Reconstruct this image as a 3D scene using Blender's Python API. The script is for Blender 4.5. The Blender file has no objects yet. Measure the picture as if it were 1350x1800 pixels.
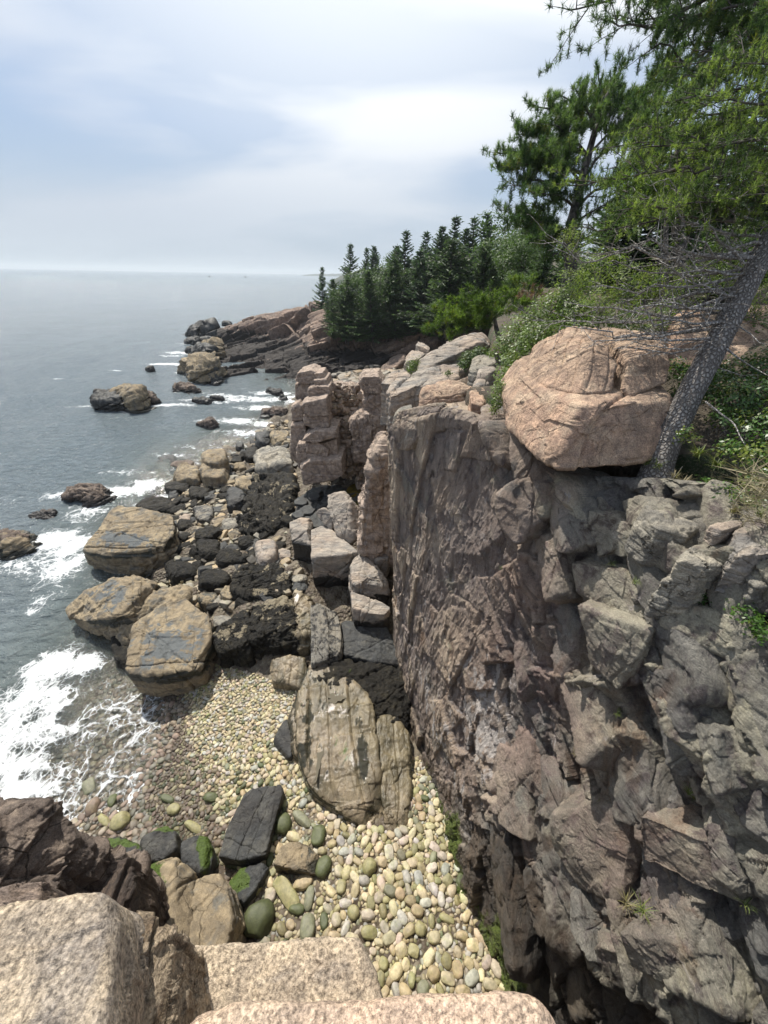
import bpy, bmesh, math, random
import numpy as np
from mathutils import Matrix, Vector
R = math.radians
sc = bpy.context.scene
C = sc.collection

# ------------------------------------------------------------------ camera
CAMH = 12.0
PITCH, ROLL = R(31.65), R(1.15)
F = 675.0
fwd = np.array([0, math.cos(PITCH), -math.sin(PITCH)])
up0 = np.array([0, math.sin(PITCH), math.cos(PITCH)])
rt0 = np.array([1.0, 0, 0])
rt = rt0 * math.cos(ROLL) + up0 * math.sin(ROLL)
up = up0 * math.cos(ROLL) - rt0 * math.sin(ROLL)
CAM = np.array([0, 0, CAMH])
cd = bpy.data.cameras.new('camera')
cam = bpy.data.objects.new('camera', cd)
C.objects.link(cam)
m = Matrix(((rt[0], up[0], -fwd[0], 0), (rt[1], up[1], -fwd[1], 0), (rt[2], up[2], -fwd[2], CAMH), (0, 0, 0, 1)))
cam.matrix_world = m
cd.sensor_fit = 'HORIZONTAL'
cd.sensor_width = 36.0
cd.lens = 18.0
cd.clip_start = 0.05
cd.clip_end = 40000
sc.camera = cam

# ------------------------------------------------------------------ world
SUN_EL, SUN_AZ = R(56), R(-36)       # azimuth measured from +Y towards +X
world = bpy.data.worlds.new('World')
sc.world = world
world.use_nodes = True
wn = world.node_tree.nodes
wl = world.node_tree.links
wn.clear()
wo = wn.new('ShaderNodeOutputWorld')
bg = wn.new('ShaderNodeBackground')
bg.inputs['Strength'].default_value = 0.092
sky = wn.new('ShaderNodeTexSky')
sky.sky_type = 'NISHITA'
sky.sun_disc = False
sky.sun_elevation = SUN_EL
sky.sun_rotation = SUN_AZ
sky.air_density = 1.2
sky.dust_density = 2.0
tc = wn.new('ShaderNodeTexCoord')
sep = wn.new('ShaderNodeSeparateXYZ')
wl.new(tc.outputs['Generated'], sep.inputs[0])


def wmath(op, a, b=None, c=None):
    n = wn.new('ShaderNodeMath')
    n.operation = op
    for i, v in enumerate((a, b, c)):
        if v is None:
            continue
        if isinstance(v, (int, float)):
            n.inputs[i].default_value = v
        else:
            wl.new(v, n.inputs[i])
    return n.outputs[0]


den = wmath('ADD', wmath('MAXIMUM', sep.outputs['Z'], 0.0), 0.22)
cu = wmath('DIVIDE', sep.outputs['X'], den)
cv = wmath('DIVIDE', sep.outputs['Y'], den)
comb = wn.new('ShaderNodeCombineXYZ')
wl.new(cu, comb.inputs[0]); wl.new(cv, comb.inputs[1])
mp = wn.new('ShaderNodeMapping')
mp.inputs['Rotation'].default_value = (0, 0, R(-28))
mp.inputs['Scale'].default_value = (0.42, 1.0, 1)
mp.inputs['Location'].default_value = (2.05, 1.0, 0)
wl.new(comb.outputs[0], mp.inputs[0])
cn = wn.new('ShaderNodeTexNoise')
cn.inputs['Scale'].default_value = 1.15
cn.inputs['Detail'].default_value = 5
cn.inputs['Roughness'].default_value = 0.45
cn.inputs['Distortion'].default_value = 0.35
wl.new(mp.outputs[0], cn.inputs['Vector'])
cr = wn.new('ShaderNodeMapRange')
cr.interpolation_type = 'SMOOTHSTEP'
cr.inputs['From Min'].default_value = 0.33
cr.inputs['From Max'].default_value = 0.60
wl.new(cn.outputs[0], cr.inputs[0])
# haze towards the horizon
hz = wn.new('ShaderNodeMapRange')
hz.inputs['From Min'].default_value = 0.22
hz.inputs['From Max'].default_value = 0.0
wl.new(sep.outputs['Z'], hz.inputs[0])
# glow round the sun behind the cloud
sd = (math.sin(SUN_AZ) * math.cos(SUN_EL), math.cos(SUN_AZ) * math.cos(SUN_EL), math.sin(SUN_EL))
dp = wn.new('ShaderNodeVectorMath'); dp.operation = 'DOT_PRODUCT'
wl.new(tc.outputs['Generated'], dp.inputs[0]); dp.inputs[1].default_value = (math.sin(R(-3)) * math.cos(R(50)), math.cos(R(-3)) * math.cos(R(50)), math.sin(R(50)))
gl = wn.new('ShaderNodeMapRange')
gl.interpolation_type = 'SMOOTHSTEP'
gl.inputs['From Min'].default_value = 0.62
gl.inputs['From Max'].default_value = 0.97
wl.new(dp.outputs['Value'], gl.inputs[0])


def wmix(f, a, b):
    n = wn.new('ShaderNodeMix'); n.data_type = 'RGBA'
    if isinstance(f, float): n.inputs[0].default_value = f
    else: wl.new(f, n.inputs[0])
    for i, v in ((6, a), (7, b)):
        if isinstance(v, tuple): n.inputs[i].default_value = v + (1,)
        else: wl.new(v, n.inputs[i])
    return n.outputs[2]


cloud = wmix(gl.outputs[0], (5.6, 6.1, 7.1), (10.6, 10.8, 10.7))
blue = wmix(0.72, sky.outputs[0], (2.7, 4.0, 6.2))
skyc = wmix(wmath('MAXIMUM', cr.outputs[0], wmath('MULTIPLY', gl.outputs[0], 0.85)), blue, cloud)
skyc = wmix(wmath('MULTIPLY', hz.outputs[0], 0.8), skyc, (4.7, 5.4, 6.0))
wl.new(skyc, bg.inputs['Color'])
wl.new(bg.outputs[0], wo.inputs['Surface'])

sl = bpy.data.lights.new('sun', 'SUN')
sl.energy = 4.9
sl.angle = R(0.6)
sl.color = (1.0, 0.95, 0.86)
so = bpy.data.objects.new('sun', sl)
C.objects.link(so)
so.rotation_mode = 'QUATERNION'
so.rotation_quaternion = Vector(sd).to_track_quat('Z', 'Y')
so.location = (0, 0, 60)

sc.view_settings.view_transform = 'Standard'
sc.view_settings.look = 'None'
sc.view_settings.exposure = 0.38
sc.view_settings.gamma = 1.0
sc.render.engine = 'CYCLES'
sc.cycles.max_bounces = 5
sc.cycles.diffuse_bounces = 2
sc.cycles.glossy_bounces = 2
sc.cycles.transparent_max_bounces = 8
sc.cycles.volume_bounces = 0
sc.cycles.use_adaptive_sampling = True
sc.cycles.adaptive_threshold = 0.02


# ------------------------------------------------------------------ pixel <-> place
def ray(px, py):
    return fwd + rt * ((px - 675.0) / F) - up * ((py - 900.0) / F)


def P(px, py, t):            # a place seen at this pixel, t metres in front
    return CAM + ray(px, py) * t


def G(px, py, z=0.0):        # the place at height z
    r = ray(px, py)
    return CAM + r * ((z - CAMH) / r[2])


def proj(V):
    D = np.asarray(V) - CAM
    t = D @ fwd
    t = np.where(np.abs(t) < 1e-3, 1e-3, t)
    return 675 + F * (D @ rt) / t, 900 - F * (D @ up) / t, t


# ------------------------------------------------------------------ noise
def _h(ix, iy, iz, seed):
    with np.errstate(over='ignore'):
        h = (ix.astype(np.uint32) * np.uint32(374761393) + iy.astype(np.uint32) * np.uint32(668265263)
             + iz.astype(np.uint32) * np.uint32(2147483647 - 1640531) + np.uint32((seed * 2654435761) & 0xffffffff))
        h = (h ^ (h >> np.uint32(13))) * np.uint32(1274126177)
        h ^= h >> np.uint32(16)
        h = h * np.uint32(2246822519)
        h ^= h >> np.uint32(15)
    return h


def _f(h, k):
    with np.errstate(over='ignore'):
        g = h * np.uint32(k)
        g ^= g >> np.uint32(15)
    return (g & np.uint32(0xffffff)).astype(np.float32) / 16777216.0


def vnoise(Pn, seed=0):
    Pn = np.asarray(Pn, np.float64)
    I = np.floor(Pn).astype(np.int64)
    f = (Pn - I).astype(np.float32)
    u = f * f * f * (f * (f * 6 - 15) + 10)
    out = 0
    for dx in (0, 1):
        wx = u[:, 0] if dx else 1 - u[:, 0]
        for dy in (0, 1):
            wy = u[:, 1] if dy else 1 - u[:, 1]
            for dz in (0, 1):
                wz = u[:, 2] if dz else 1 - u[:, 2]
                h = _h(I[:, 0] + dx, I[:, 1] + dy, I[:, 2] + dz, seed)
                out = out + wx * wy * wz * _f(h, 3266489917)
    return out * 2 - 1


def fbm(Pn, seed=0, oct=4, lac=2.03, gain=0.5):
    Pn = np.asarray(Pn, np.float64)
    a, s, o = 1.0, 0.0, 0
    for i in range(oct):
        o = o + a * vnoise(Pn, seed + i * 17)
        s += a
        a *= gain
        Pn = Pn * lac + 11.3
    return o / s


def worley(Pn, seed=0, tilt=1.0, k=1.0):
    """continuous faceted value, stepped value, distance to crack, cell random"""
    Pn = np.asarray(Pn, np.float64)
    I = np.floor(Pn).astype(np.int64)
    n = len(Pn)
    Q = Pn.astype(np.float32)
    d1 = np.full(n, 9, np.float32); d2 = d1.copy()
    cont = np.full(n, -99, np.float32)
    step = np.zeros(n, np.float32); rnd = np.zeros(n, np.float32)
    for dx in (-1, 0, 1):
        for dy in (-1, 0, 1):
            for dz in (-1, 0, 1):
                J = I + (dx, dy, dz)
                h = _h(J[:, 0], J[:, 1], J[:, 2], seed)
                c = np.stack([J[:, 0] + _f(h, 2654435761), J[:, 1] + _f(h, 2246822519), J[:, 2] + _f(h, 3266489917)], 1).astype(np.float32)
                D = Q - c
                dd = (D * D).sum(1)
                off = _f(h, 668265263)
                g = np.stack([_f(h, 374761393), _f(h, 1103515245), _f(h, 134775813)], 1) - 0.5
                pl = off + tilt * (D * g).sum(1)
                cont = np.maximum(cont, pl - k * dd)
                near = dd < d1
                d2 = np.where(near, d1, np.minimum(d2, dd))
                step = np.where(near, pl, step)
                rnd = np.where(near, off, rnd)
                d1 = np.where(near, dd, d1)
    return cont, step, np.sqrt(d2) - np.sqrt(d1), rnd


def joints(Pn, normals, spac, seed=0, tilt=.8, warp=.06, brick=.6):
    """rock broken along three joint sets: stepped value per block, distance to the nearest joint"""
    Nn = np.array(normals, float); Nn /= np.linalg.norm(Nn, axis=1, keepdims=True)
    c = (Pn @ Nn.T) / np.array(spac)
    for a in range(3):
        c[:, a] += warp * fbm(Pn / max(spac) * 1.5 + a * 7.7, seed + a, 3)
        z = 0 * c[:, a]
        c[:, a] += .32 * vnoise(np.stack([c[:, a] * .8 + a * 13.1, z, z], 1), seed + 50 + a)
    I0 = np.floor(c[:, 0]).astype(np.int64); z = 0 * I0
    c[:, 1] += brick * _f(_h(I0, z, z + 1, seed), 3266489917)
    I1 = np.floor(c[:, 1]).astype(np.int64)
    c[:, 2] += brick * _f(_h(I0, I1, z + 2, seed), 3266489917)
    I2 = np.floor(c[:, 2]).astype(np.int64)
    h = _h(I0, I1, I2, seed + 9)
    f = c - np.floor(c) - .5
    g = np.stack([_f(h, 374761393), _f(h, 1103515245), _f(h, 134775813)], 1) - .5
    return (_f(h, 668265263) - .5 + tilt * 2 * (f * g).sum(1)), (.5 - np.abs(f)).min(1)


def rotm(ax, ay, az):
    return np.array(Matrix.Rotation(az, 3, 'Z') @ Matrix.Rotation(ay, 3, 'Y') @ Matrix.Rotation(ax, 3, 'X'))


def sstep(a, b, x):
    t = np.clip((np.asarray(x, float) - a) / (b - a), 0, 1)
    return t * t * (3 - 2 * t)


# ------------------------------------------------------------------ meshes
def mesh(name, V, Fc, mat=None, smooth=True, zone=None, loc=None, parent=None, attrs=None):
    """Fc: list of arrays (m,3)/(m,4) or a single one"""
    V = np.asarray(V, np.float32)
    if loc is not None:
        V = V - np.asarray(loc, np.float32)
    if not isinstance(Fc, (list, tuple)):
        Fc = [Fc]
    Fc = [np.asarray(f, np.int32) for f in Fc if len(f)]
    me = bpy.data.meshes.new(name)
    nl = sum(f.size for f in Fc); nf = sum(len(f) for f in Fc)
    me.vertices.add(len(V)); me.vertices.foreach_set('co', V.ravel())
    me.loops.add(nl); me.loops.foreach_set('vertex_index', np.concatenate([f.ravel() for f in Fc]))
    me.polygons.add(nf)
    tot = np.concatenate([np.full(len(f), f.shape[1], np.int32) for f in Fc])
    st = np.concatenate([[0], np.cumsum(tot)[:-1]]).astype(np.int32)
    me.polygons.foreach_set('loop_start', st)
    me.polygons.foreach_set('use_smooth', np.full(nf, smooth, bool))
    me.update(calc_edges=True)
    me.validate()
    if zone is not None:
        a = me.attributes.new('zone', 'FLOAT_COLOR', 'POINT')
        z = np.ones((len(V), 4), np.float32); zz = np.asarray(zone, np.float32)
        z[:, :zz.shape[1]] = zz
        a.data.foreach_set('color', z.ravel())
    if mat is not None:
        me.materials.append(mat)
    o = bpy.data.objects.new(name, me)
    C.objects.link(o)
    if loc is not None:
        o.location = [float(q) for q in loc]
    if parent is not None:
        o.parent = parent
        o.location = (0, 0, 0) if loc is None else [float(a - b) for a, b in zip(loc, parent.location)]
    return o


def tag(o, label=None, cat=None, group=None, kind=None):
    if label: o['label'] = label
    if cat: o['category'] = cat
    if group: o['group'] = group
    if kind: o['kind'] = kind
    return o


def empty(name, loc, label, cat, group=None):
    o = bpy.data.objects.new(name, None)
    C.objects.link(o)
    o.location = [float(q) for q in loc]
    o.empty_display_size = 0.2
    return tag(o, label, cat, group)


def gridfaces(nr, nc, wrap=False):
    i = np.arange(nr - 1)[:, None]; j = np.arange(nc if wrap else nc - 1)[None, :]
    a = i * nc + j; b = i * nc + (j + 1) % nc; c = (i + 1) * nc + (j + 1) % nc; d = (i + 1) * nc + j
    return np.stack([a, b, c, d], -1).reshape(-1, 4)


def catmull(A, n, axis=0):
    """A: (..., k, 3) -> resample to n along axis with Catmull-Rom"""
    A = np.moveaxis(np.asarray(A, float), axis, 0)
    k = A.shape[0]
    t = np.linspace(0, k - 1, n); i = np.clip(np.floor(t).astype(int), 0, k - 2); f = (t - i).reshape((-1,) + (1,) * (A.ndim - 1))
    g = lambda j: A[np.clip(j, 0, k - 1)]
    p0, p1, p2, p3 = g(i - 1), g(i), g(i + 1), g(i + 2)
    p0 = np.where((i == 0).reshape(f.shape), 2 * p1 - p2, p0)
    p3 = np.where((i == k - 2).reshape(f.shape), 2 * p2 - p1, p3)
    o = 0.5 * (2 * p1 + (p2 - p0) * f + (2 * p0 - 5 * p1 + 4 * p2 - p3) * f ** 2 + (3 * p1 - p0 - 3 * p2 + p3) * f ** 3)
    return np.moveaxis(o, 0, axis)


def gnormals(V, nr, nc):
    A = V.reshape(nr, nc, 3)
    du = np.gradient(A, axis=1); dv = np.gradient(A, axis=0)
    n = np.cross(du, dv); n /= np.linalg.norm(n, axis=2, keepdims=True) + 1e-9
    return n.reshape(-1, 3)


class Buf:
    """collects pieces, then links them as one mesh"""
    def __init__(s):
        s.V = []; s.F = {3: [], 4: []}; s.Z = []; s.n = 0

    def add(s, V, Fc, z=None):
        V = np.asarray(V, np.float32)
        if not isinstance(Fc, (list, tuple)): Fc = [Fc]
        for f in Fc:
            f = np.asarray(f)
            if len(f): s.F[f.shape[1]].append(f + s.n)
        s.V.append(V)
        s.Z.append(np.broadcast_to(np.asarray(z if z is not None else (0, 0, 0), np.float32), (len(V), 3)))
        s.n += len(V)

    def build(s, name, mat, parent=None, smooth=True, loc=None):
        Fc = [np.concatenate(v) for v in s.F.values() if v]
        return mesh(name, np.concatenate(s.V), Fc, mat, smooth, np.concatenate(s.Z), loc, parent)


def tube(pts, rad, sides=6, cap=True, rough=0.0, seed=0):
    pts = np.asarray(pts, float); n = len(pts)
    rad = np.broadcast_to(np.asarray(rad, float), (n,))
    T = np.gradient(pts, axis=0); T /= np.linalg.norm(T, axis=1, keepdims=True) + 1e-9
    ref = np.array([0.31, 0.17, 0.93]) if abs(T[:, 2]).mean() < 0.8 else np.array([1.0, 0.1, 0])
    U = np.cross(T, ref); U /= np.linalg.norm(U, axis=1, keepdims=True) + 1e-9
    W = np.cross(T, U)
    a = np.arange(sides) / sides * 2 * math.pi
    rr = rad[:, None] * np.ones((1, sides))
    V = pts[:, None] + rr[..., None] * (np.cos(a)[None, :, None] * U[:, None] + np.sin(a)[None, :, None] * W[:, None])
    V = V.reshape(-1, 3)
    if rough:
        nn = fbm(V * 3, seed, 3)
        ctr = np.repeat(pts, sides, 0)
        V = V + (V - ctr) * (nn * rough)[:, None]
    Fc = gridfaces(n, sides, True)
    if cap:
        V = np.vstack([V, pts[-1:]])
        k = (n - 1) * sides
        t = np.array([[k + j, k + (j + 1) % sides, len(V) - 1] for j in range(sides)])
        return V, [Fc, t]
    return V, [Fc]


# ------------------------------------------------------------------ materials
class N:
    def __init__(s, name, disp=False):
        s.m = bpy.data.materials.new(name); s.m.use_nodes = True
        s.t = s.m.node_tree; s.t.nodes.clear()
        s.out = s.t.nodes.new('ShaderNodeOutputMaterial')

    def n(s, kind, **kw):
        o = s.t.nodes.new('ShaderNode' + kind)
        for k, v in kw.items(): setattr(o, k, v)
        return o

    def set(s, sock, v):
        if isinstance(v, (int, float)): sock.default_value = v
        elif isinstance(v, tuple):
            sock.default_value = v + (1,) if (len(v) == 3 and sock.type == 'RGBA') else v
        else: s.t.links.new(v, sock)

    def mapping(s, vec, scale=(1, 1, 1), rot=(0, 0, 0), loc=(0, 0, 0)):
        o = s.n('Mapping'); s.set(o.inputs[0], vec)
        o.inputs['Scale'].default_value = scale; o.inputs['Rotation'].default_value = rot; o.inputs['Location'].default_value = loc
        return o.outputs[0]

    def noise(s, vec, scale, detail=4, rough=0.55, dist=0.0):
        o = s.n('TexNoise'); s.set(o.inputs['Vector'], vec)
        o.inputs['Scale'].default_value = scale; o.inputs['Detail'].default_value = detail
        o.inputs['Roughness'].default_value = rough; o.inputs['Distortion'].default_value = dist
        return o.outputs[0]

    def voro(s, vec, scale, feature='F1', out='Distance', rand=1.0):
        o = s.n('TexVoronoi', feature=feature); s.set(o.inputs['Vector'], vec)
        o.inputs['Scale'].default_value = scale; o.inputs['Randomness'].default_value = rand
        return o.outputs[out]

    def rng(s, v, a, b, c=0.0, d=1.0, smooth=True):
        o = s.n('MapRange'); o.interpolation_type = 'SMOOTHSTEP' if smooth else 'LINEAR'
        s.set(o.inputs[0], v)
        for i, q in enumerate((a, b, c, d)): s.set(o.inputs[i + 1], q)
        return o.outputs[0]

    def math(s, op, a, b=None, c=None, clamp=False):
        o = s.n('Math', operation=op); o.use_clamp = clamp
        for i, q in enumerate((a, b, c)):
            if q is not None: s.set(o.inputs[i], q)
        return o.outputs[0]

    def mix(s, f, a, b, blend='MIX'):
        o = s.n('Mix', data_type='RGBA', blend_type=blend)
        s.set(o.inputs[0], f); s.set(o.inputs[6], a); s.set(o.inputs[7], b)
        return o.outputs[2]

    def bump(s, h, strength=0.5, dist=0.05, normal=None):
        o = s.n('Bump'); s.set(o.inputs['Height'], h); s.set(o.inputs['Strength'], strength); o.inputs['Distance'].default_value = dist
        if normal is not None: s.set(o.inputs['Normal'], normal)
        return o.outputs[0]

    def bsdf(s, **kw):
        o = s.n('BsdfPrincipled')
        for k, v in kw.items(): s.set(o.inputs[k.replace('_', ' ')], v)
        return o

    def done(s, shader):
        s.t.links.new(shader, s.out.inputs['Surface']); return s.m


def rockmat(name, a, b, c, sc_=1.0, speck=0.35, speck_scale=70, bump=0.6, rough=0.88, stretch=(1, 1, 1), rot=(0, 0, 0),
            dark=(.018, .016, .014), green=(.055, .085, .014), white=(.55, .5, .46), crack=0.5, objcol=False, fine=9.0, weed=False, wet=.38):
    q = N(name)
    if objcol:
        t = q.n('TexCoord'); pos = t.outputs['Object']
        oi = q.n('ObjectInfo')
        ad = q.n('VectorMath', operation='ADD'); q.set(ad.inputs[0], pos); q.set(ad.inputs[1], oi.outputs['Location'])
        pos = ad.outputs[0]
    else:
        pos = q.n('NewGeometry').outputs['Position']
    st = q.mapping(pos, stretch, rot)
    big = q.noise(pos, 0.55 * sc_, 5, 0.6, 0.4)
    med = q.noise(st, 2.6 * sc_, 8, 0.62, 0.6)
    med2 = q.noise(st, 5.5 * sc_, 7, 0.6, 0.2)
    fin = q.noise(pos, speck_scale, 3, 0.7)
    col = q.mix(q.rng(big, 0.38, 0.62), a, b)
    col = q.mix(q.rng(med, 0.47, 0.66), col, c)
    col = q.mix(q.rng(med2, 0.35, 0.7), q.mix(1.0, col, (.72, .72, .74), 'MULTIPLY'), q.mix(1.0, col, (1.22, 1.2, 1.16), 'MULTIPLY'))
    # thin fracture lines
    cr_ = q.voro(q.mix(0.18, st, q.n('TexNoise').outputs['Color']), 1.1 * sc_, 'DISTANCE_TO_EDGE')
    line = q.math('MULTIPLY', q.rng(cr_, 0.0, 0.014, 1.0, 0.0), crack)
    col = q.mix(line, col, q.mix(1.0, col, (.25, .24, .22), 'MULTIPLY'))
    sp = q.rng(fin, 0.34, 0.66, 1.0 - speck, 1.0 + speck, False)
    cs = q.n('CombineColor'); [q.set(cs.inputs[i], sp) for i in range(3)]
    col = q.mix(1.0, col, cs.outputs[0], 'MULTIPLY')
    at = q.n('Attribute', attribute_name='zone')
    sp_ = q.n('SeparateColor'); q.set(sp_.inputs[0], at.outputs['Color'])
    edge = q.math('ADD', q.math('MULTIPLY', q.math('SUBTRACT', med2, 0.5), 1.5), q.math('MULTIPLY', q.math('SUBTRACT', med, 0.5), 2.0))
    mw = q.rng(q.math('ADD', sp_.outputs[2], edge), 0.35, 0.6)
    mw = q.math('MULTIPLY', mw, q.rng(sp_.outputs[2], 0.02, 0.2))
    col = q.mix(mw, col, q.mix(1.0, white, cs.outputs[0], 'MULTIPLY'))
    mk = q.rng(q.math('ADD', sp_.outputs[0], edge), 0.35, 0.65)
    mk = q.math('MULTIPLY', mk, q.rng(sp_.outputs[0], 0.02, 0.2))
    col = q.mix(mk, col, q.mix(1.0, dark, cs.outputs[0], 'MULTIPLY'))
    mg = q.rng(q.math('ADD', sp_.outputs[1], edge), 0.35, 0.65)
    mg = q.math('MULTIPLY', mg, q.rng(sp_.outputs[1], 0.02, 0.2))
    gv = q.mix(q.rng(fin, .3, .7), tuple(x * .5 for x in green), tuple(x * 1.4 for x in green))
    col = q.mix(mg, col, gv)
    hgt = q.math('ADD', q.math('MULTIPLY', q.noise(st, fine * sc_, 9, 0.68), 1.0), q.math('MULTIPLY', fin, 0.12))
    hgt = q.math('SUBTRACT', hgt, q.math('MULTIPLY', line, 0.5))
    bm_ = q.bump(hgt, bump, 0.06)
    ro = q.math('SUBTRACT', rough, q.math('MULTIPLY', mk, wet))
    bs = q.bsdf(Base_Color=col, Roughness=ro, Normal=bm_)
    q.set(bs.inputs['Specular IOR Level'], q.math('ADD', 0.3, q.math('MULTIPLY', mk, wet * .6)))
    return q.done(bs.outputs[0])


M = {}
M['granite'] = rockmat('pink_granite', (.53, .435, .325), (.47, .385, .29), (.40, .345, .29), 1.6, .6, 70, .8, crack=.2, fine=20)
M['boulder'] = rockmat('pink_boulder_granite', (.42, .285, .205), (.33, .24, .175), (.48, .36, .26), 1.2, .4, 60, .9, crack=.35)
M['cliff'] = rockmat('cliff_rock', (.155, .125, .11), (.125, .125, .12), (.24, .185, .15), 0.8, .35, 60, 1.0, stretch=(1, 1, .38), rot=(R(-18), R(8), 0),
                     dark=(.045, .035, .030), green=(.06, .085, .012), crack=.7, fine=7.0)
M['greyledge'] = rockmat('grey_ledge_rock', (.21, .20, .175), (.26, .235, .19), (.35, .32, .26), 1.0, .3, 60, 1.0, crack=.6)
M['tan'] = rockmat('tan_shore_rock', (.29, .235, .155), (.225, .18, .12), (.14, .13, .11), 0.9, .25, 60, .7, white=(.115, .122, .122), dark=(.03, .028, .018), crack=.5)
M['pinkrock'] = rockmat('pinkish_stack_rock', (.38, .30, .24), (.28, .22, .18), (.44, .355, .29), 1.3, .3, 50, .8, crack=.6, dark=(.05, .042, .038))
M['slab'] = rockmat('grey_pink_slab_rock', (.31, .275, .235), (.36, .29, .23), (.24, .225, .205), 1.0, .3, 50, .8, crack=.5, stretch=(.5, 1.4, 1))
M['black'] = rockmat('black_weedy_rock', (.022, .019, .014), (.014, .013, .011), (.04, .034, .022), 1.5, .5, 40, 1.3, .62, crack=.2, white=(.26, .22, .15), fine=16)
M['slate'] = rockmat('dark_slate', (.05, .052, .052), (.038, .036, .034), (.08, .078, .07), 1.2, .25, 60, .7, .6, crack=.4)
M['brown'] = rockmat('brown_fractured_rock', (.155, .122, .10), (.115, .092, .078), (.215, .172, .138), 1.0, .35, 60, 1.0, crack=.7, dark=(.03, .025, .022))
M['head'] = rockmat('headland_granite', (.215, .155, .122), (.165, .128, .105), (.28, .205, .158), .35, .35, 12, 1.0, crack=.7, dark=(.035, .03, .027), fine=3, wet=.0)
M['wetledge'] = rockmat('wet_tan_ledge', (.165, .138, .088), (.225, .182, .125), (.085, .074, .048), 0.9, .3, 60, .5, .36, dark=(.03, .027, .016), crack=.25, stretch=(1.0, .55, 1), rot=(0, 0, R(-10)))

# ------------------------------------------------------------------ rock builder
def hullplanes(pts):
    bm = bmesh.new()
    vs = [bm.verts.new(p) for p in pts]
    bmesh.ops.convex_hull(bm, input=vs)
    bm.normal_update()
    c = np.mean([v.co[:] for v in bm.verts if v.link_faces], axis=0)
    Nn, Hh = [], []
    for f in bm.faces:
        n = np.array(f.normal); ctr = np.array(f.calc_center_median())
        h = n @ (ctr - c)
        if h < 0: n, h = -n, -h
        if h < 1e-4: continue
        if any(n @ q > 0.995 for q in Nn): continue
        Nn.append(n); Hh.append(h)
    bm.free()
    return c, np.array(Nn), np.array(Hh)


def cubedirs(res, half):
    """grid on a box surface, welded enough to look closed"""
    a = np.linspace(-1, 1, res)
    V, Fc, off = [], [], 0
    idx = {}
    n = res
    U, W = np.meshgrid(a, a, indexing='ij')
    for ax in range(3):
        for s in (-1, 1):
            A = np.zeros((n, n, 3)); A[..., ax] = s; A[..., (ax + 1) % 3] = U * s; A[..., (ax + 2) % 3] = W
            V.append(A.reshape(-1, 3)); Fc.append(gridfaces(n, n) + off); off += n * n
    V = np.concatenate(V); Fc = np.concatenate(Fc)
    key = np.round(V * 4096).astype(np.int64)
    _, first, inv = np.unique(key, axis=0, return_index=True, return_inverse=True)
    V = V[first]; Fc = inv.reshape(-1)[Fc]
    D = V * half
    return D / np.linalg.norm(D, axis=1, keepdims=True), Fc


def rockgeo(pts, res=22, k=16, chips=6, amp=0.04, seed=1, strata=None, sa=0.0, ss=0.25, crack=0.0, chipd=(.76, .95), fscale=None, fine=1.0, fiss=3):
    if k > 9: k = k * 2.4
    chips = int(chips * 1.5)
    rs = np.random.RandomState(seed)
    pts = np.asarray(pts, float)
    c, Nn, Hh = hullplanes(pts.tolist())
    ext = (pts.max(0) - pts.min(0)) / 2
    size = float(np.mean(ext)) * 2
    for _ in range(chips):
        n = rs.normal(size=3); n /= np.linalg.norm(n)
        if n[2] < -0.2: n[2] *= -1
        s = ((pts - c) @ n).max()
        Nn = np.vstack([Nn, n]); Hh = np.append(Hh, s * rs.uniform(*chipd))
    D, Fc = cubedirs(res, ext + size * .05)
    q = np.maximum(D @ Nn.T, 0) / Hh
    r = (q ** k).sum(1) ** (-1.0 / k)
    w = (q * r[:, None]) ** k
    nn = w @ Nn; nn /= np.linalg.norm(nn, axis=1, keepdims=True) + 1e-9
    V = c + D * r[:, None]
    if amp:
        fs = fscale or size * 0.42
        ct, st, cr, _ = worley(V / fs, seed * 7 + 3, 1.8, .25)
        ct2, st2, _, _ = worley(V / (fs * .36), seed * 5 + 1, 2.2, .2)
        d = (ct - .6) * 0.8 + (st - .5) * 0.40 + (ct2 - .7) * .30 + (st2 - .5) * .14 + fine * 0.30 * fbm(V / (fs * .30), seed, 5) + fine * .15 * fbm(V / (fs * 1.6), seed + 5, 2)
        fr = rotm(rs.uniform(-.3, .3), rs.uniform(-.3, .3), rs.uniform(0, 3)); jr, je = joints(V, fr, (size * .30, size * .42, size * .34), seed + 77, .9, .10)
        d = d * .75 + jr * (.55 if k > 20 else .2)
        if res >= 44: d = d + joints(V, fr, (size * .09, size * .12, size * .10), seed + 78, 1.0, .15)[0] * (.22 if k > 20 else .1)
        V = V + nn * (d * amp * size)[:, None]
        if crack:
            V = V - nn * ((1 - sstep(0, .05, cr)) * crack * size)[:, None]
    if amp and res >= 30:
        for _ in range(fiss):
            n = rs.normal(size=3); n[2] *= .5; n /= np.linalg.norm(n)
            ds = (V - c) @ n - rs.uniform(-.25, .25) * size + fbm(V / (size * .4), seed + 31, 3) * .07 * size
            w_ = max(.010, .6 / res) * size
            V = V - nn * (np.exp(-(ds / w_) ** 2) * .022 * size + np.where(ds > 0, rs.uniform(.0, .018), 0) * size)[:, None]
    if sa:
        sd_ = np.asarray(strata, float); sd_ /= np.linalg.norm(sd_)
        hh = (V @ sd_) / (ss * size) + 0.5 * fbm(V / size * 1.3, seed + 9, 2)
        i = np.floor(hh); f = hh - i
        rv = _f(_h(i.astype(np.int64), 0 * i.astype(np.int64), 0 * i.astype(np.int64), seed), 3266489917)
        groove = -(1 - sstep(0, .13, np.minimum(f, 1 - f))) * 0.6
        side = 1 - np.abs(nn @ sd_)
        V = V + nn * ((rv - .5 + groove) * sa * size * side)[:, None]
    return V, Fc, nn


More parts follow.
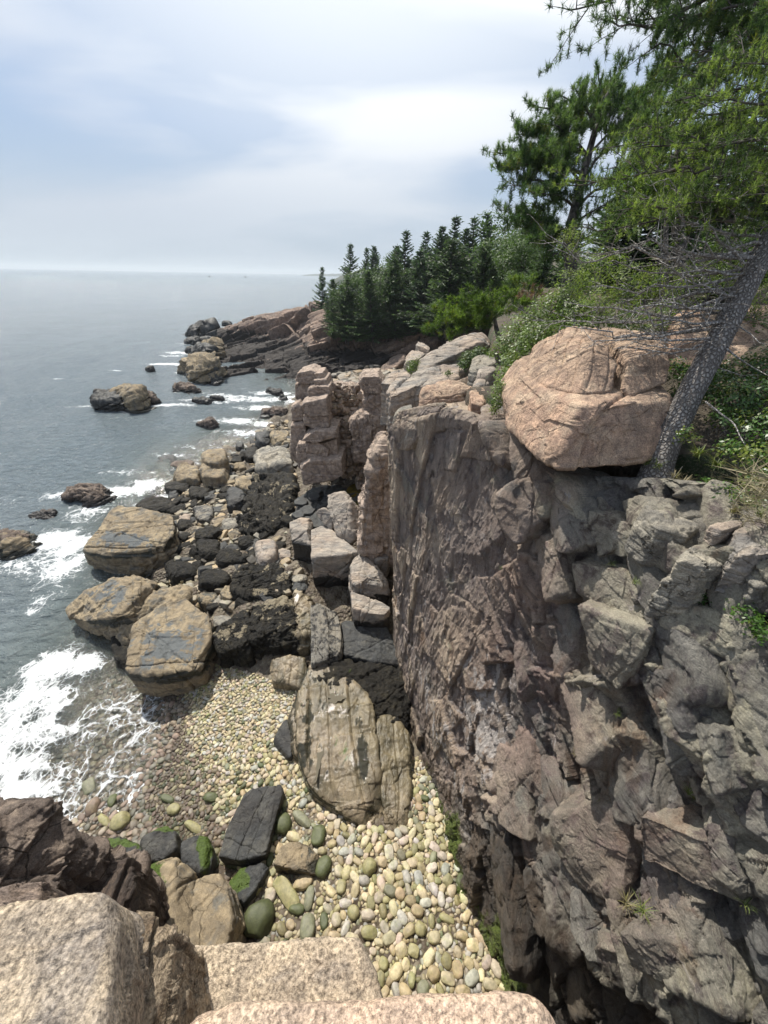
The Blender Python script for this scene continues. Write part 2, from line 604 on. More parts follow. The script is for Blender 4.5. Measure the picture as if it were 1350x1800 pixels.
def prism(poly, z, zb, flare=1.0, shift=(0, 0)):
    zs = z if isinstance(z, (list, tuple)) else [z] * len(poly)
    T = np.array([G(p[0], p[1], q) for p, q in zip(poly, zs)])
    c = T.mean(0)
    Bm = T.copy(); Bm[:, :2] = c[:2] + (T[:, :2] - c[:2]) * flare + np.array(shift); Bm[:, 2] = zb
    return np.vstack([T, Bm])


ROCKV = []


def rock(name, label, cat, pts, mat, group=None, zone=None, parent=None, ctr=None, **kw):
    V, Fc, nn = rockgeo(pts, **kw)
    b = V.mean(0); b[2] = V[:, 2].min()
    z = zone(V, nn) if zone is not None else np.zeros((len(V), 3))
    o = mesh(name, V, Fc, M[mat] if isinstance(mat, str) else mat, True, z, loc=b, parent=parent)
    if parent is None: tag(o, label, cat, group)
    elif label: o['label'] = label
    return o


def blk(name, label, cat, poly, z, zb, mat, flare=1.0, shift=(0, 0), **kw):
    return rock(name, label, cat, prism(poly, z, zb, flare, shift), mat, **kw)


def zn(V, k=0., g=0., w=0.):
    Z = np.zeros((len(V), 3)); Z[:, 0] = k; Z[:, 1] = g; Z[:, 2] = w; return Z


# ------------------------------------------------------------------ sea bed, shore and beach: one height field
GP = [  # pixel, height
    (0, 700, -3), (150, 640, -3), (330, 600, -3), (0, 900, -2.2), (0, 1050, -1.6), (0, 1200, -1.0), (0, 1330, -.55), (0, 1450, -.2), (60, 1440, -.15),
    (100, 960, -1.2), (60, 820, -2.4), (200, 780, -2), (300, 730, -2.2), (400, 720, -2), (470, 720, -1.2), (380, 690, -2), (200, 850, -1.2), (300, 800, -.8),
    (100, 1080, -1.1), (120, 1180, -.6), (110, 1300, -.35), (180, 1200, -.30), (230, 1300, -.10), (160, 1390, -.10), (240, 1430, 0.0), (320, 1330, .10), (300, 1250, .02), (360, 1250, .30),
    (300, 1400, .10), (350, 1440, .25), (420, 1200, .65), (480, 1180, .9), (450, 1300, .65), (520, 1300, .95), (430, 1420, .5), (520, 1430, .95), (420, 1500, .6), (300, 1500, .3),
    (500, 1600, 1.0), (600, 1560, 1.2), (700, 1540, 1.3), (780, 1600, 1.3), (640, 1690, 1.3), (840, 1750, 1.45), (740, 1400, 1.15), (720, 1330, 1.0), (700, 1250, 1.0), (800, 1900, 1.5),
    (430, 1640, .9), (300, 1650, .8), (200, 1600, .5), (500, 1900, 1.0), (100, 1600, .3),
    (330, 860, .0), (290, 880, -.1), (350, 930, .5), (330, 1000, .6), (400, 1000, .95), (400, 900, .7), (440, 850, .6), (440, 800, .15), (400, 790, -.15), (500, 760, .1), (480, 780, .4), (500, 850, 1.0),
    (480, 950, 1.3), (480, 1050, 1.4), (400, 1080, .9), (350, 1080, .5), (540, 900, 1.9), (520, 1000, 1.7), (600, 1120, 1.2), (650, 1150, 1.0), (520, 1120, 1.2), (440, 1140, .9),
    (560, 850, 2.0), (620, 840, 2.0), (640, 870, 2.0), (540, 740, 1.0), (600, 740, 2.8), (600, 690, 2.6), (660, 740, 3.0), (660, 690, 2.8), (700, 660, 2.6), (520, 700, -.2), (560, 660, .4), (500, 690, -.8),
    (620, 650, .9), (700, 640, 1.2), (450, 690, -1.0), (560, 645, .2), (200, 1050, -.5), (250, 1150, -.2)]
GX = np.array([G(a, b, c) for a, b, c in GP])
_ext = np.array([[-60, 120, -4], [-120, 60, -5], [-120, 0, -5], [-40, -10, -3], [-20, -10, -1.5], [4, -8, 1.5], [8, 8, 1.5], [8, 20, 2], [8, 40, 1.5], [-8, -4, .0], [-40, 200, -5], [20, 60, 1]], float)
GX = np.vstack([GX, _ext])
_r = np.sqrt(((GX[:, None, :2] - GX[None, :, :2]) ** 2).sum(-1) + .05)
_A = np.block([[_r + 0.02 * np.eye(len(GX)), np.ones((len(GX), 1))], [np.ones((1, len(GX))), np.zeros((1, 1))]])
_w = np.linalg.solve(_A, np.append(GX[:, 2], 0))


def gbase(X, Y):
    X = np.asarray(X, float).ravel(); Y = np.asarray(Y, float).ravel()
    o = np.empty(len(X))
    for s in range(0, len(X), 20000):
        r = np.sqrt((X[s:s + 20000, None] - GX[None, :, 0]) ** 2 + (Y[s:s + 20000, None] - GX[None, :, 1]) ** 2 + .05)
        o[s:s + 20000] = r @ _w[:-1] + _w[-1]
    return o


def gz(X, Y):
    X = np.atleast_1d(X).astype(float); Y = np.atleast_1d(Y).astype(float)
    z = gbase(X, Y)
    Q = np.stack([X, Y, 0 * X], 1)
    return z + 0.05 * fbm(Q * .9, 41, 3)


def ghit(px, py):
    z = 0.5
    for _ in range(12):
        p = G(px, py, z); z = 0.5 * z + 0.5 * float(gz(p[0], p[1])[0])
    return G(px, py, z)


xs = np.unique(np.concatenate([np.linspace(-120, -20, 60), np.linspace(-20, -12, 60), np.arange(-12, 4, .085), np.linspace(4, 20, 40)]))
ys = np.unique(np.concatenate([np.linspace(-12, 0, 30), np.arange(0, 22, .085), np.linspace(22, 60, 160), np.linspace(60, 200, 60)]))
XX, YY = np.meshgrid(xs, ys)
gx, gy = XX.ravel(), YY.ravel()
zz = gz(gx, gy)
Q3 = np.stack([gx, gy, 0 * gx], 1)
ct, st, cr_, _ = worley(Q3 / .55, 5, 1, .8)
px_, py_, _t = proj(np.stack([gx, gy, zz], 1))
rocky = sstep(1.0, 0, 0 * gx) * ((py_ < 1165) & (px_ > 270)).astype(float)
zz = zz + rocky * ((ct - .3) * .35 + .1 * st)
gq = N('shore_gravel')
gp = gq.n('NewGeometry').outputs['Position']
v1 = gq.voro(gp, 9.0, 'F1', 'Color'); vd = gq.voro(gp, 9.0, 'F1', 'Distance')
sepc = gq.n('SeparateColor'); gq.set(sepc.inputs[0], v1)
gc = gq.mix(sepc.outputs[0], (.10, .075, .055), (.17, .145, .10))
gc = gq.mix(gq.rng(gq.noise(gp, 1.2, 4), .4, .6), gc, gq.mix(1.0, gc, (.5, .45, .4), 'MULTIPLY'))
gh = gq.math('SUBTRACT', 1.0, vd)
gb = gq.bump(gh, .9, .08)
M['gravel'] = gq.done(gq.bsdf(Base_Color=gc, Roughness=.7, Normal=gb).outputs[0])
g_o = mesh('ground', np.stack([gx, gy, zz], 1), gridfaces(len(ys), len(xs)), M['gravel'])
tag(g_o, kind='structure')

# ------------------------------------------------------------------ sea
wx = np.unique(np.concatenate([np.linspace(-9000, -200, 30), np.linspace(-200, -60, 60), np.linspace(-60, -22, 180), np.arange(-22, 2.5, .09), np.linspace(2.5, 40, 20), np.linspace(40, 9000, 20)]))
wy = np.unique(np.concatenate([np.linspace(-400, -3, 12), np.arange(-3, 32, .09), np.linspace(32, 75, 240), np.linspace(75, 200, 120), np.linspace(200, 12000, 60)]))
XX, YY = np.meshgrid(wx, wy)
X, Y = XX.ravel(), YY.ravel()
Q3 = np.stack([X, Y, 0 * X], 1)
near = np.exp(-np.hypot(X, Y - 10) / 60)
rw = np.array([[.94, -.34, 0], [.34, .94, 0], [0, 0, 1]])
W1 = fbm((Q3 @ rw) * (.28, .11, 1), 3, 3) * .55 + fbm((Q3 @ rw) * (1.1, .5, 1), 9, 3) * .18 + fbm(Q3 * (2.6, 1.8, 1), 12, 2) * .05
depth = -gbase(X, Y)
calm = sstep(.0, 1.6, depth)
Zw = W1 * near * (.12 + .88 * calm) * .8
Zw = np.where(np.hypot(X, Y) > 400, 0, Zw)
# foam density: breaking edge along the rocks, and the surge in the cove
foam = np.zeros(len(X))
def fblob(px, py, rx, ry, a, rot=0.0):
    c = G(px, py, 0)
    dx, dy = X - c[0], Y - c[1]
    u = dx * math.cos(rot) + dy * math.sin(rot); v = -dx * math.sin(rot) + dy * math.cos(rot)
    global foam
    foam = np.maximum(foam, a * np.exp(-((u / rx) ** 2 + (v / ry) ** 2)))
for a in [(90, 1170, 1.1, .9, 1.05), (150, 1165, .9, .6, 1.1), (40, 1230, 1.3, 1.2, 1.0), (100, 1230, .7, .8, .85), (60, 1290, 1.0, .8, 1.05), (20, 1340, 1.3, .7, 1.0), (30, 1390, 1.1, .5, 1.0), (90, 1290, .6, .7, .5),
          (0, 1300, 1.2, 1.0, 1.0), (60, 1330, .8, .6, .55), (110, 1000, 1.3, 1.6, .75), (90, 950, 1.8, 1.6, .8), (150, 900, 1.6, 1.5, .72), (200, 865, 2.0, 1.0, .85), (260, 850, 1.6, .9, .85), (70, 1060, 1.0, 1.2, .5), (130, 960, .8, 1.5, .9),
          (40, 990, 2, 1.2, .55), (110, 870, 1.8, .8, .72), (230, 830, 2.4, .8, .62), (310, 800, 2.4, .8, .62), (330, 785, 1.5, .7, .6), (430, 760, 2.6, 1.2, .82), (400, 740, 3.5, 1.4, .68), (470, 745, 2.0, 1.2, .9), (450, 715, 4, 1.3, .66), (250, 860, 1, 1, .85),
          (215, 722, 1.9, .5, .85), (170, 715, 3.5, .6, .6), (290, 712, 4, .7, .62), (330, 690, 3, .8, .5), (360, 705, 4, 1.0, .6), (440, 700, 5, 1.4, .75), (510, 700, 3, 1.3, .85), (480, 690, 3, 1.2, .85), (400, 695, 3, 1.1, .8),
          (360, 672, 2.2, 1, .75), (330, 655, 2, 1.2, .75), (300, 640, 5, 1.1, .82), (330, 620, 5, 1.5, .9), (350, 605, 4, 1.5, .85), (300, 625, 3, 1, .6), (370, 590, 4, 2, .8), (200, 652, 2, .5, .55), (265, 602, 3, .6, .6),
          (340, 585, 5, 1.5, .6), (395, 575, 6, 2, .6), (110, 665, 3, .4, .5), (430, 480 + 60, 9, 2, .4), (20, 880, 2, 1, .35), (520, 720, 2, 1.2, .7)]:
    fblob(*a)
shore = sstep(1.0, .1, depth) * sstep(-.15, .02, depth) * .40
foam = np.maximum(foam * .95, shore * (Y < 60))
foam = foam * (.88 + .5 * fbm(Q3 * .45, 71, 3)) + .05 * near
wz = np.stack([np.clip(depth / 4, 0, 1), foam, 0 * foam], 1)
Vw = np.stack([X, Y, Zw], 1)
q = N('sea_water')
pos = q.n('NewGeometry').outputs['Position']
at = q.n('Attribute', attribute_name='zone'); sp = q.n('SeparateColor'); q.set(sp.inputs[0], at.outputs['Color'])
dpt = sp.outputs[0]; fo = sp.outputs[1]
m1 = q.mapping(pos, (1.0, 1.7, 1), (0, 0, R(18)))
cdn = q.n('CameraData') if False else None
nz = q.noise(m1, 1.4, 6, .62, .3)
nz2 = q.noise(q.mapping(pos, (1, 1.6, 1), (0, 0, R(10))), .22, 8, .62, .2)
nz3 = q.noise(m1, 7.0, 3, .6)
hh = q.math('ADD', q.math('MULTIPLY', nz, 1.3), q.math('ADD', q.math('MULTIPLY', nz2, 1.9), q.math('MULTIPLY', nz3, .18)))
bmp = q.bump(hh, 1.0, .40)
# net-like foam lace
warp = q.n('TexNoise'); q.set(warp.inputs['Vector'], pos); warp.inputs['Scale'].default_value = 1.1; warp.inputs['Detail'].default_value = 4
wv = q.mix(.35, pos, warp.outputs['Color'], 'LINEAR_LIGHT')
l1 = q.voro(wv, 1.7, 'DISTANCE_TO_EDGE'); l2 = q.voro(wv, 5.0, 'DISTANCE_TO_EDGE')
lace = q.math('MAXIMUM', q.rng(l1, .0, .10, 1, 0), q.math('MULTIPLY', q.rng(l2, 0, .14, 1, 0), .8))
fn = q.noise(wv, 2.2, 8, .7, .5); fn3 = q.noise(wv, .5, 4, .6, .5)
body = q.math('ADD', q.math('MULTIPLY', fn, 1.0), q.math('MULTIPLY', lace, .16))
body = q.math('ADD', body, q.math('MULTIPLY', q.math('SUBTRACT', fn3, .5), .5))
thr = q.math('SUBTRACT', 1.0, fo)
ff = q.rng(q.math('SUBTRACT', body, q.math('MULTIPLY', thr, .86)), .02, .30)
deepc = q.mix(q.rng(q.noise(pos, .05, 4), .35, .65), (.135, .168, .185), (.160, .190, .205))
shal = q.mix(q.rng(dpt, .05, .40), (.13, .16, .15), deepc)
body_ = q.bsdf(Base_Color=shal, Roughness=.13, IOR=1.33, Normal=bmp)
clear = q.n('BsdfTransparent'); clear.inputs[0].default_value = (.78, .80, .76, 1)
gls = q.n('BsdfGlossy'); gls.inputs['Roughness'].default_value = .08; q.set(gls.inputs['Normal'], q.bump(hh, .5, .2))
fr = q.n('Fresnel'); fr.inputs[0].default_value = 1.33
sh = q.n('MixShader'); q.set(sh.inputs[0], fr.outputs[0]); q.set(sh.inputs[1], clear.outputs[0]); q.set(sh.inputs[2], gls.outputs[0])
mx = q.n('MixShader'); q.set(mx.inputs[0], q.rng(dpt, .0, .28)); q.set(mx.inputs[1], sh.outputs[0]); q.set(mx.inputs[2], body_.outputs[0])
fs_ = q.bsdf(Base_Color=(.68, .70, .71), Roughness=.8, Normal=q.bump(body, .8, .15))
mf = q.n('MixShader'); q.set(mf.inputs[0], ff); q.set(mf.inputs[1], mx.outputs[0]); q.set(mf.inputs[2], fs_.outputs[0])
M['sea'] = q.done(mf.outputs[0])
sea = tag(mesh('sea', Vw, gridfaces(len(wy), len(wx)), M['sea'], True, wz), kind='structure')

def _ip(x, y, p):
    c = False; j = len(p) - 1
    for i in range(len(p)):
        if (p[i][1] > y) != (p[j][1] > y) and x < (p[j][0] - p[i][0]) * (y - p[i][1]) / (p[j][1] - p[i][1]) + p[i][0]: c = not c
        j = i
    return c


# ------------------------------------------------------------------ near cliff
Wp = lambda *a: np.array(a, float)
cols = [  # base, rim (world)
    (Wp(5.5, 13.5, 1.5), Wp(5.6, 14.0, 9.4)),
    (Wp(2.4, 11.4, 1.2), Wp(2.4, 12.0, 9.3)),
    (Wp(.78, 9.2, .6), Wp(.55, 9.6, 8.9)),
    (Wp(.52, 8.45, .4), Wp(.10, 8.65, 8.9)),
    (Wp(.80, 6.9, .4), Wp(.55, 7.9, 9.45)),
    (Wp(1.05, 5.7, .4), Wp(1.05, 7.1, 9.75)),
    (Wp(1.35, 4.5, .5), Wp(1.65, 6.3, 9.75)),
    (Wp(1.60, 3.5, .5), Wp(2.05, 5.5, 9.55)),
    (Wp(1.82, 2.4, .5), Wp(2.45, 4.75, 9.55)),
    (Wp(2.05, 1.4, .5), Wp(3.15, 4.1, 9.8)),
    (Wp(2.3, .4, .5), Wp(3.6, 3.2, 10.1)),
    (Wp(2.6, -.8, .5), Wp(3.9, 2.2, 10.3)),
    (Wp(3.0, -2.5, .5), Wp(4.3, .2, 10.6)),
    (Wp(3.6, -5.5, .5), Wp(5.0, -4, 10.8)),
]
rows = []
for b, r in cols:
    col = []
    for f in (-.12, .1, .3, .5, .68, .84, 1.0):
        p = b + (r - b) * f
        col.append(p)
    inland = Wp(.9, .35, .10)
    col.append(r + inland * .5 + Wp(0, 0, .02)); col.append(r + inland * 1.6 + Wp(0, 0, -.8))
    rows.append(col)
A = np.array(rows)                    # cols x rows x 3
nc, nr = 1000, 620
A = catmull(A, nr, 1)
# denser columns where the camera is close
A = catmull(A, nc, 0)
V = np.swapaxes(A, 0, 1).reshape(-1, 3)   # rows x cols
nrm = gnormals(V, nr, nc)
if (nrm[(nr // 3) * nc + nc // 2])[0] > 0: nrm = -nrm; flipc = True
else: flipc = False
rowf = np.repeat(np.linspace(0, 1, nr), nc)
cx, cy, ctt = proj(V)
onface = sstep(1.0, .93, rowf)


def crest(poly, amp, below, above, taper=60):
    taper = taper + 45
    below = max(below, .14)
    """a ledge: the face swells towards the crest from above and falls away below it"""
    poly = np.array(poly, float)
    yy = np.interp(cx, poly[:, 0], poly[:, 1])
    x0, x1 = poly[0, 0], poly[-1, 0]
    w = sstep(x0 - taper, x0 + taper * .3, cx) * (1 - sstep(x1 - taper * .3, x1 + taper, cx)) if x1 < 1340 else sstep(x0 - taper, x0 + taper * .3, cx)
    d = (cy - yy) / F * ctt + .10 * fbm(V * 1.7, 77, 3)
    prof = np.where(d > 0, np.exp(-np.maximum(d, 0) / below), np.clip(1 + d / above, 0, 1))
    return .72 * amp * w * prof * (ctt > .8)


disp = np.zeros(len(V))
for a in [([(985, 985), (1060, 1012), (1130, 1040), (1210, 1072), (1350, 1140), (1500, 1200)], .30, .6, .35),
          ([(1000, 1120), (1060, 1190), (1110, 1195), (1150, 1150), (1200, 1110)], .30, .10, .8, 40),
          ([(1130, 1160), (1190, 1110), (1280, 1130), (1350, 1190), (1500, 1240)], .22, .8, .25, 40),
          ([(965, 1425), (1040, 1415), (1110, 1420), (1200, 1450), (1350, 1500), (1500, 1540)], .30, .7, .25),
          ([(960, 1500), (1030, 1575), (1120, 1590), (1200, 1620), (1350, 1650), (1500, 1680)], .36, .10, .7),
          ([(1070, 1640), (1130, 1640), (1250, 1690), (1350, 1740), (1500, 1790)], .25, .5, .2, 40),
          ([(1090, 1700), (1180, 1740), (1260, 1800), (1350, 1850)], .25, .08, .4, 40),
          ([(1180, 900), (1230, 915), (1350, 950), (1500, 980)], .12, .25, .3, 30),
          ([(1000, 870), (1100, 935), (1200, 960), (1350, 1010), (1500, 1040)], .16, .25, .5, 50),
          ([(845, 975), (880, 950), (930, 900), (960, 850)], .20, .10, .7, 50),
          ([(800, 740), (860, 745), (900, 790)], .14, .12, .5, 50),
          ([(640, 720), (700, 735), (760, 742), (800, 720)], .08, .12, .5, 50),
          ([(930, 1170), (990, 1180), (1030, 1200)], .15, .08, .5, 25),
          ([(1150, 1290), (1230, 1270), (1350, 1330), (1500, 1380)], .22, .2, .4, 40),
          ([(850, 1395), (900, 1380), (960, 1420)], .16, .06, .5, 25)]:
    disp += crest(*a)
# fracture facets, stretched down the face
rm = rotm(R(20), R(-8), R(-12))
Wq = V + np.stack([fbm(V * .9, 91, 3), fbm(V * .9, 92, 3), fbm(V * .9, 93, 3)], 1) * .35
Q = (Wq @ rm.T)
w2 = .10 + .90 * sstep(800, 1010, cx + .20 * (cy - 900))
wf = 1.1 - w2
NJ = [(.15, -.50, .86), (.15, .86, .50), (1, .15, .1)]
NK = [(-.2, -.25, .95), (.25, .93, -.25), (1, -.1, .3)]
# big ledges and joints of the near shelves
j, e1 = joints(V, NJ, (1.0, 1.45, 1.1), 11, 1.25, .09)
tint = .55 * j
disp += j * .20 * w2 * onface
Dg = disp.reshape(nr, nc)
for _ in range(2):
    Dg[1:-1, 1:-1] = (Dg[1:-1, 1:-1] * 2 + Dg[:-2, 1:-1] + Dg[2:, 1:-1] + Dg[1:-1, :-2] + Dg[1:-1, 2:]) / 6
disp = Dg.ravel()
j, e2 = joints(V, NK, (.55, .48, .6), 12, 1.2, .08)
tint += .45 * j * w2
disp += j * .14 * w2 * onface
j, e3 = joints(V, NJ, (.16, .22, .25), 13, 1.2, .10)
disp += j * .050 * w2 * onface
j, e4 = joints(V, NK, (.06, .085, .1), 14, 1.2, .15)
disp += j * .013 * w2 * onface
ct, st, c1, rn1 = worley(Q / (.9, .7, 1.0) + 3.1, 11, 2.6, .2)
disp += ((ct - .8) * .05) * onface * w2
# cleaved far wall: tall thin flakes
j, f1 = joints(V, [(.1, 1, .12), (.05, .35, 1), (1, .1, 0)], (.75, 2.3, .8), 21, .9, .12)
disp += j * .09 * wf * onface
tint += .7 * j * wf
j, f2 = joints(V, [(.1, 1, -.10), (.05, .5, 1), (1, .1, 0)], (.24, .85, .4), 22, 1.0, .2)
disp += j * .034 * wf * onface
j, f3 = joints(V, [(.1, 1, .15), (.05, .2, 1), (1, .1, 0)], (.07, .32, .2), 23, 1.0, .3)
disp += j * .013 * (.3 + wf) * onface
disp += .02 * fbm(V * .7, 5, 3) + .006 * fbm(Q * (3, 5, 1.2), 6, 4) * onface
disp -= (1 - sstep(0, .035, e1)) * .05 * onface * w2 + (1 - sstep(0, .05, e2)) * .018 * onface * w2 + (1 - sstep(0, .03, f1)) * .02 * onface * wf
ndir = np.array([-.92, -.28, .22]); ndir /= np.linalg.norm(ndir)
nrm = np.where((rowf < .93)[:, None], ndir, nrm * .0 + ndir)
top = sstep(.9, .97, rowf)
Vd = V + nrm * disp[:, None] * (1 - .6 * sstep(.86, .97, rowf))[:, None]
# stains that keep to the rock: tidal black, algae at the foot, mineral runs, pale lichen
low = Vd[:, 2]
n1 = fbm(Vd * 1.3, 31, 3)
n2 = fbm(Q * (4, 6, .7), 33, 4)
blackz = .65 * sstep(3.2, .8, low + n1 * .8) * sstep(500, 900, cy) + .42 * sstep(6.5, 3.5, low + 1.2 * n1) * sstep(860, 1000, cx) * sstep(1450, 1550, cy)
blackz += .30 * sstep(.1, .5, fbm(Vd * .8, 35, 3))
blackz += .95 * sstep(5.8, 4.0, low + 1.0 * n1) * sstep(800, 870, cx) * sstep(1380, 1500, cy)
greenz = 1.0 * sstep(1.75, 1.0, low + n1 * .5) * sstep(1300, 1420, cy)
gb_ = np.exp(-(((cx - 890) / 48) ** 2 + ((cy - 1690) / 75) ** 2)) * 1.3 + np.exp(-(((cx - 800) / 16) ** 2 + ((cy - 1480) / 60) ** 2))
greenz = np.maximum(greenz * .6, gb_)
whitez = .62 * np.exp(-(((cx - 860) / 80) ** 2 + ((cy - 1260) / 130) ** 2)) + .42 * sstep(.25, .6, n2)
whitez += .5 * np.exp(-(((cx - 745 - (cy - 1200) * .28) / 12) ** 2 + ((cy - 1210) / 90) ** 2))
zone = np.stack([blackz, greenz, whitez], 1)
Fc = gridfaces(nr, nc)
_qx, _qy, _qt = proj(Vd)
def onc(px, py, off=0.0):
    """the place on the cliff seen at this pixel, off metres nearer"""
    d = np.hypot(_qx - px, _qy - py); m_ = (d < max(6, d.min() + 1)) & (_qt > .5)
    return P(px, py, float(_qt[m_].min()) - off)
cliff = tag(mesh('cliff', Vd, Fc, None, True, zone), kind='structure')
ta = cliff.data.attributes.new('tint', 'FLOAT', 'POINT'); ta.data.foreach_set('value', np.clip(.5 + tint * .8, 0, 1).astype(np.float32))
pt = cliff.data.attributes.new('purple', 'FLOAT', 'POINT'); pt.data.foreach_set('value', np.clip(np.exp(-(((cx - 940) / 130) ** 2 + ((cy - 1180) / 330) ** 2)) * .9 + .7 * np.exp(-(((cx - 1150) / 160) ** 2 + ((cy - 1540) / 130) ** 2)) + .35 * fbm(Vd * .9, 88, 3), 0, 1).astype(np.float32))
# cliff material: brown-purple far wall, grey-green near shelves, rust runs
q = N('cliff_rock_face')
pos = q.n('NewGeometry').outputs['Position']
st_ = q.mapping(pos, (1.0, .8, .33), (R(-20), R(8), R(10)))
big = q.noise(pos, .42, 5, .6, .5); med = q.noise(st_, 2.2, 9, .64, .9); med2 = q.noise(st_, 6.5, 8, .66, .4); fin = q.noise(pos, 55, 4, .7)
sx = q.n('SeparateXYZ'); q.set(sx.inputs[0], pos)
nearg = q.rng(q.math('ADD', q.math('SUBTRACT', sx.outputs[0], q.math('MULTIPLY', sx.outputs[1], .22)), q.math('MULTIPLY', q.math('SUBTRACT', big, .5), 2.4)), .9, 1.8)
colA = q.mix(q.rng(med, .40, .60), (.30, .235, .190), (.47, .385, .31))
colA = q.mix(q.rng(med2, .52, .68), colA, (.125, .098, .095))
colB = q.mix(q.rng(med, .40, .60), (.235, .225, .195), (.40, .38, .315))
colB = q.mix(q.rng(med2, .50, .66), colB, (.130, .112, .112))
col = q.mix(nearg, colA, colB)
col = q.mix(q.math('MULTIPLY', q.rng(q.noise(st_, 1.2, 6, .6, .8), .56, .68), .7), col, (.20, .115, .062))
col = q.mix(q.math('MULTIPLY', q.rng(q.noise(pos, .9, 6, .6, .4), .56, .66), .6), col, (.15, .16, .15))
col = q.mix(q.math('MULTIPLY', q.rng(q.noise(pos, 1.6, 7, .65), .58, .7), .7), col, (.38, .355, .26))
vn = q.noise(q.mapping(pos, (1, 1, .5), (R(35), R(20), 0)), 3.1, 7, .6, 1.6)
vein = q.rng(q.math('ABSOLUTE', q.math('SUBTRACT', vn, .5)), 0, .010, 1, 0)
col = q.mix(q.math('MULTIPLY', vein, q.rng(big, .42, .6)), col, (.40, .36, .32))
sA = q.mapping(pos, (1.5, 1.2, .28), (R(-14), R(8), R(10))); sB = q.mapping(pos, (1.5, .30, 1.3), (R(-34), 0, 0))
nA = q.noise(sA, 4.6, 10, .74, .5); nB = q.noise(sB, 4.2, 10, .74, .6)
fl = q.math('ADD', q.math('MULTIPLY', nA, q.math('SUBTRACT', 1.0, nearg)), q.math('MULTIPLY', nB, nearg))
big2 = q.rng(q.noise(pos, .8, 4, .6, .3), .38, .62)
col = q.mix(q.math('MULTIPLY', q.rng(fl, .45, .35), .62), col, (.085, .068, .060))
col = q.mix(q.math('MULTIPLY', q.rng(fl, .575, .66), q.math('ADD', .25, q.math('MULTIPLY', big2, .5))), col, (.50, .455, .41))
tn = q.n('Attribute', attribute_name='tint').outputs['Fac']; pu = q.n('Attribute', attribute_name='purple').outputs['Fac']
col = q.mix(q.math('MULTIPLY', pu, q.rng(q.math('ADD', med, q.math('MULTIPLY', tn, .3)), .45, .75)), col, q.mix(q.rng(med2, .4, .62), (.135, .088, .082), (.27, .20, .18)))
col = q.mix(1.0, col, q.mix(q.rng(tn, .2, .8, 0.0, 1.0, False), (.62, .62, .66), (1.12, 1.09, 1.0)), 'MULTIPLY')
at = q.n('Attribute', attribute_name='zone'); sp_ = q.n('SeparateColor'); q.set(sp_.inputs[0], at.outputs['Color'])
edge = q.math('MULTIPLY', q.math('SUBTRACT', med2, .5), 1.7); e2 = q.math('MULTIPLY', q.math('SUBTRACT', med, .5), 1.2)
edge = q.math('ADD', edge, e2)
def msk(ch, lo=.35, hi=.6): return q.math('MULTIPLY', q.rng(q.math('ADD', sp_.outputs[ch], edge), lo, hi), q.rng(sp_.outputs[ch], .02, .2))
mk = msk(0, .3, .75)
col = q.mix(q.math('MULTIPLY', msk(2, .42, .62), .85), col, (.42, .385, .36))
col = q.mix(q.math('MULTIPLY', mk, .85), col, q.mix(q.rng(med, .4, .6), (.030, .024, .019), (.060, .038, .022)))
col = q.mix(msk(1), col, q.mix(q.rng(fin, .3, .7), (.03, .045, .006), (.13, .17, .025)))
spk = q.rng(fin, .3, .7, .72, 1.28, False); cs = q.n('CombineColor'); [q.set(cs.inputs[i], spk) for i in range(3)]
col = q.mix(1.0, col, cs.outputs[0], 'MULTIPLY')
hgt = q.math('ADD', q.math('ADD', q.math('MULTIPLY', fl, 2.2), q.math('MULTIPLY', q.noise(st_, 3.2, 6, .6, .8), 1.3)), q.math('MULTIPLY', fin, .18))
bs = q.bsdf(Base_Color=col, Roughness=q.math('SUBTRACT', .85, q.math('MULTIPLY', mk, .30)), Normal=q.bump(hgt, 1.0, .065))
cliff.data.materials.append(q.done(bs.outputs[0]))



def purp(V_):
    x, y, _ = proj(V_)
    return np.clip(np.exp(-(((x - 940) / 130) ** 2 + ((y - 1180) / 330) ** 2)) * .9 + .7 * np.exp(-(((x - 1150) / 160) ** 2 + ((y - 1540) / 130) ** 2)) + .35 * fbm(V_ * .9, 88, 3), 0, 1)


def cliffpart(name, pts, tintv, parent=None, **kw):
    """a sharp block of the same rock standing proud of the face"""
    V_, F_, n_ = rockgeo(pts, **kw)
    x, y, _ = proj(V_); lo_ = V_[:, 2] + 1.3 * fbm(V_ * 1.3, 31, 3)
    k_ = .95 * sstep(5.8, 4.0, lo_) * sstep(800, 870, x) * sstep(1380, 1500, y) + .30 * sstep(.1, .5, fbm(V_ * .8, 35, 3))
    z_ = np.zeros((len(V_), 3)); z_[:, 0] = k_; z_[:, 2] = .40 * sstep(.25, .6, fbm(V_ * (2, 4, .7), 33, 4))
    b_ = V_.mean(0)
    o_ = mesh(name, V_, F_, CLM, True, z_, loc=b_, parent=parent)
    for nm_, val in (('tint', np.clip(tintv + .15 * fbm(V_ * 1.5, 9, 2), 0, 1)), ('purple', purp(V_))):
        a_ = o_.data.attributes.new(nm_, 'FLOAT', 'POINT'); a_.data.foreach_set('value', val.astype(np.float32))
    return o_


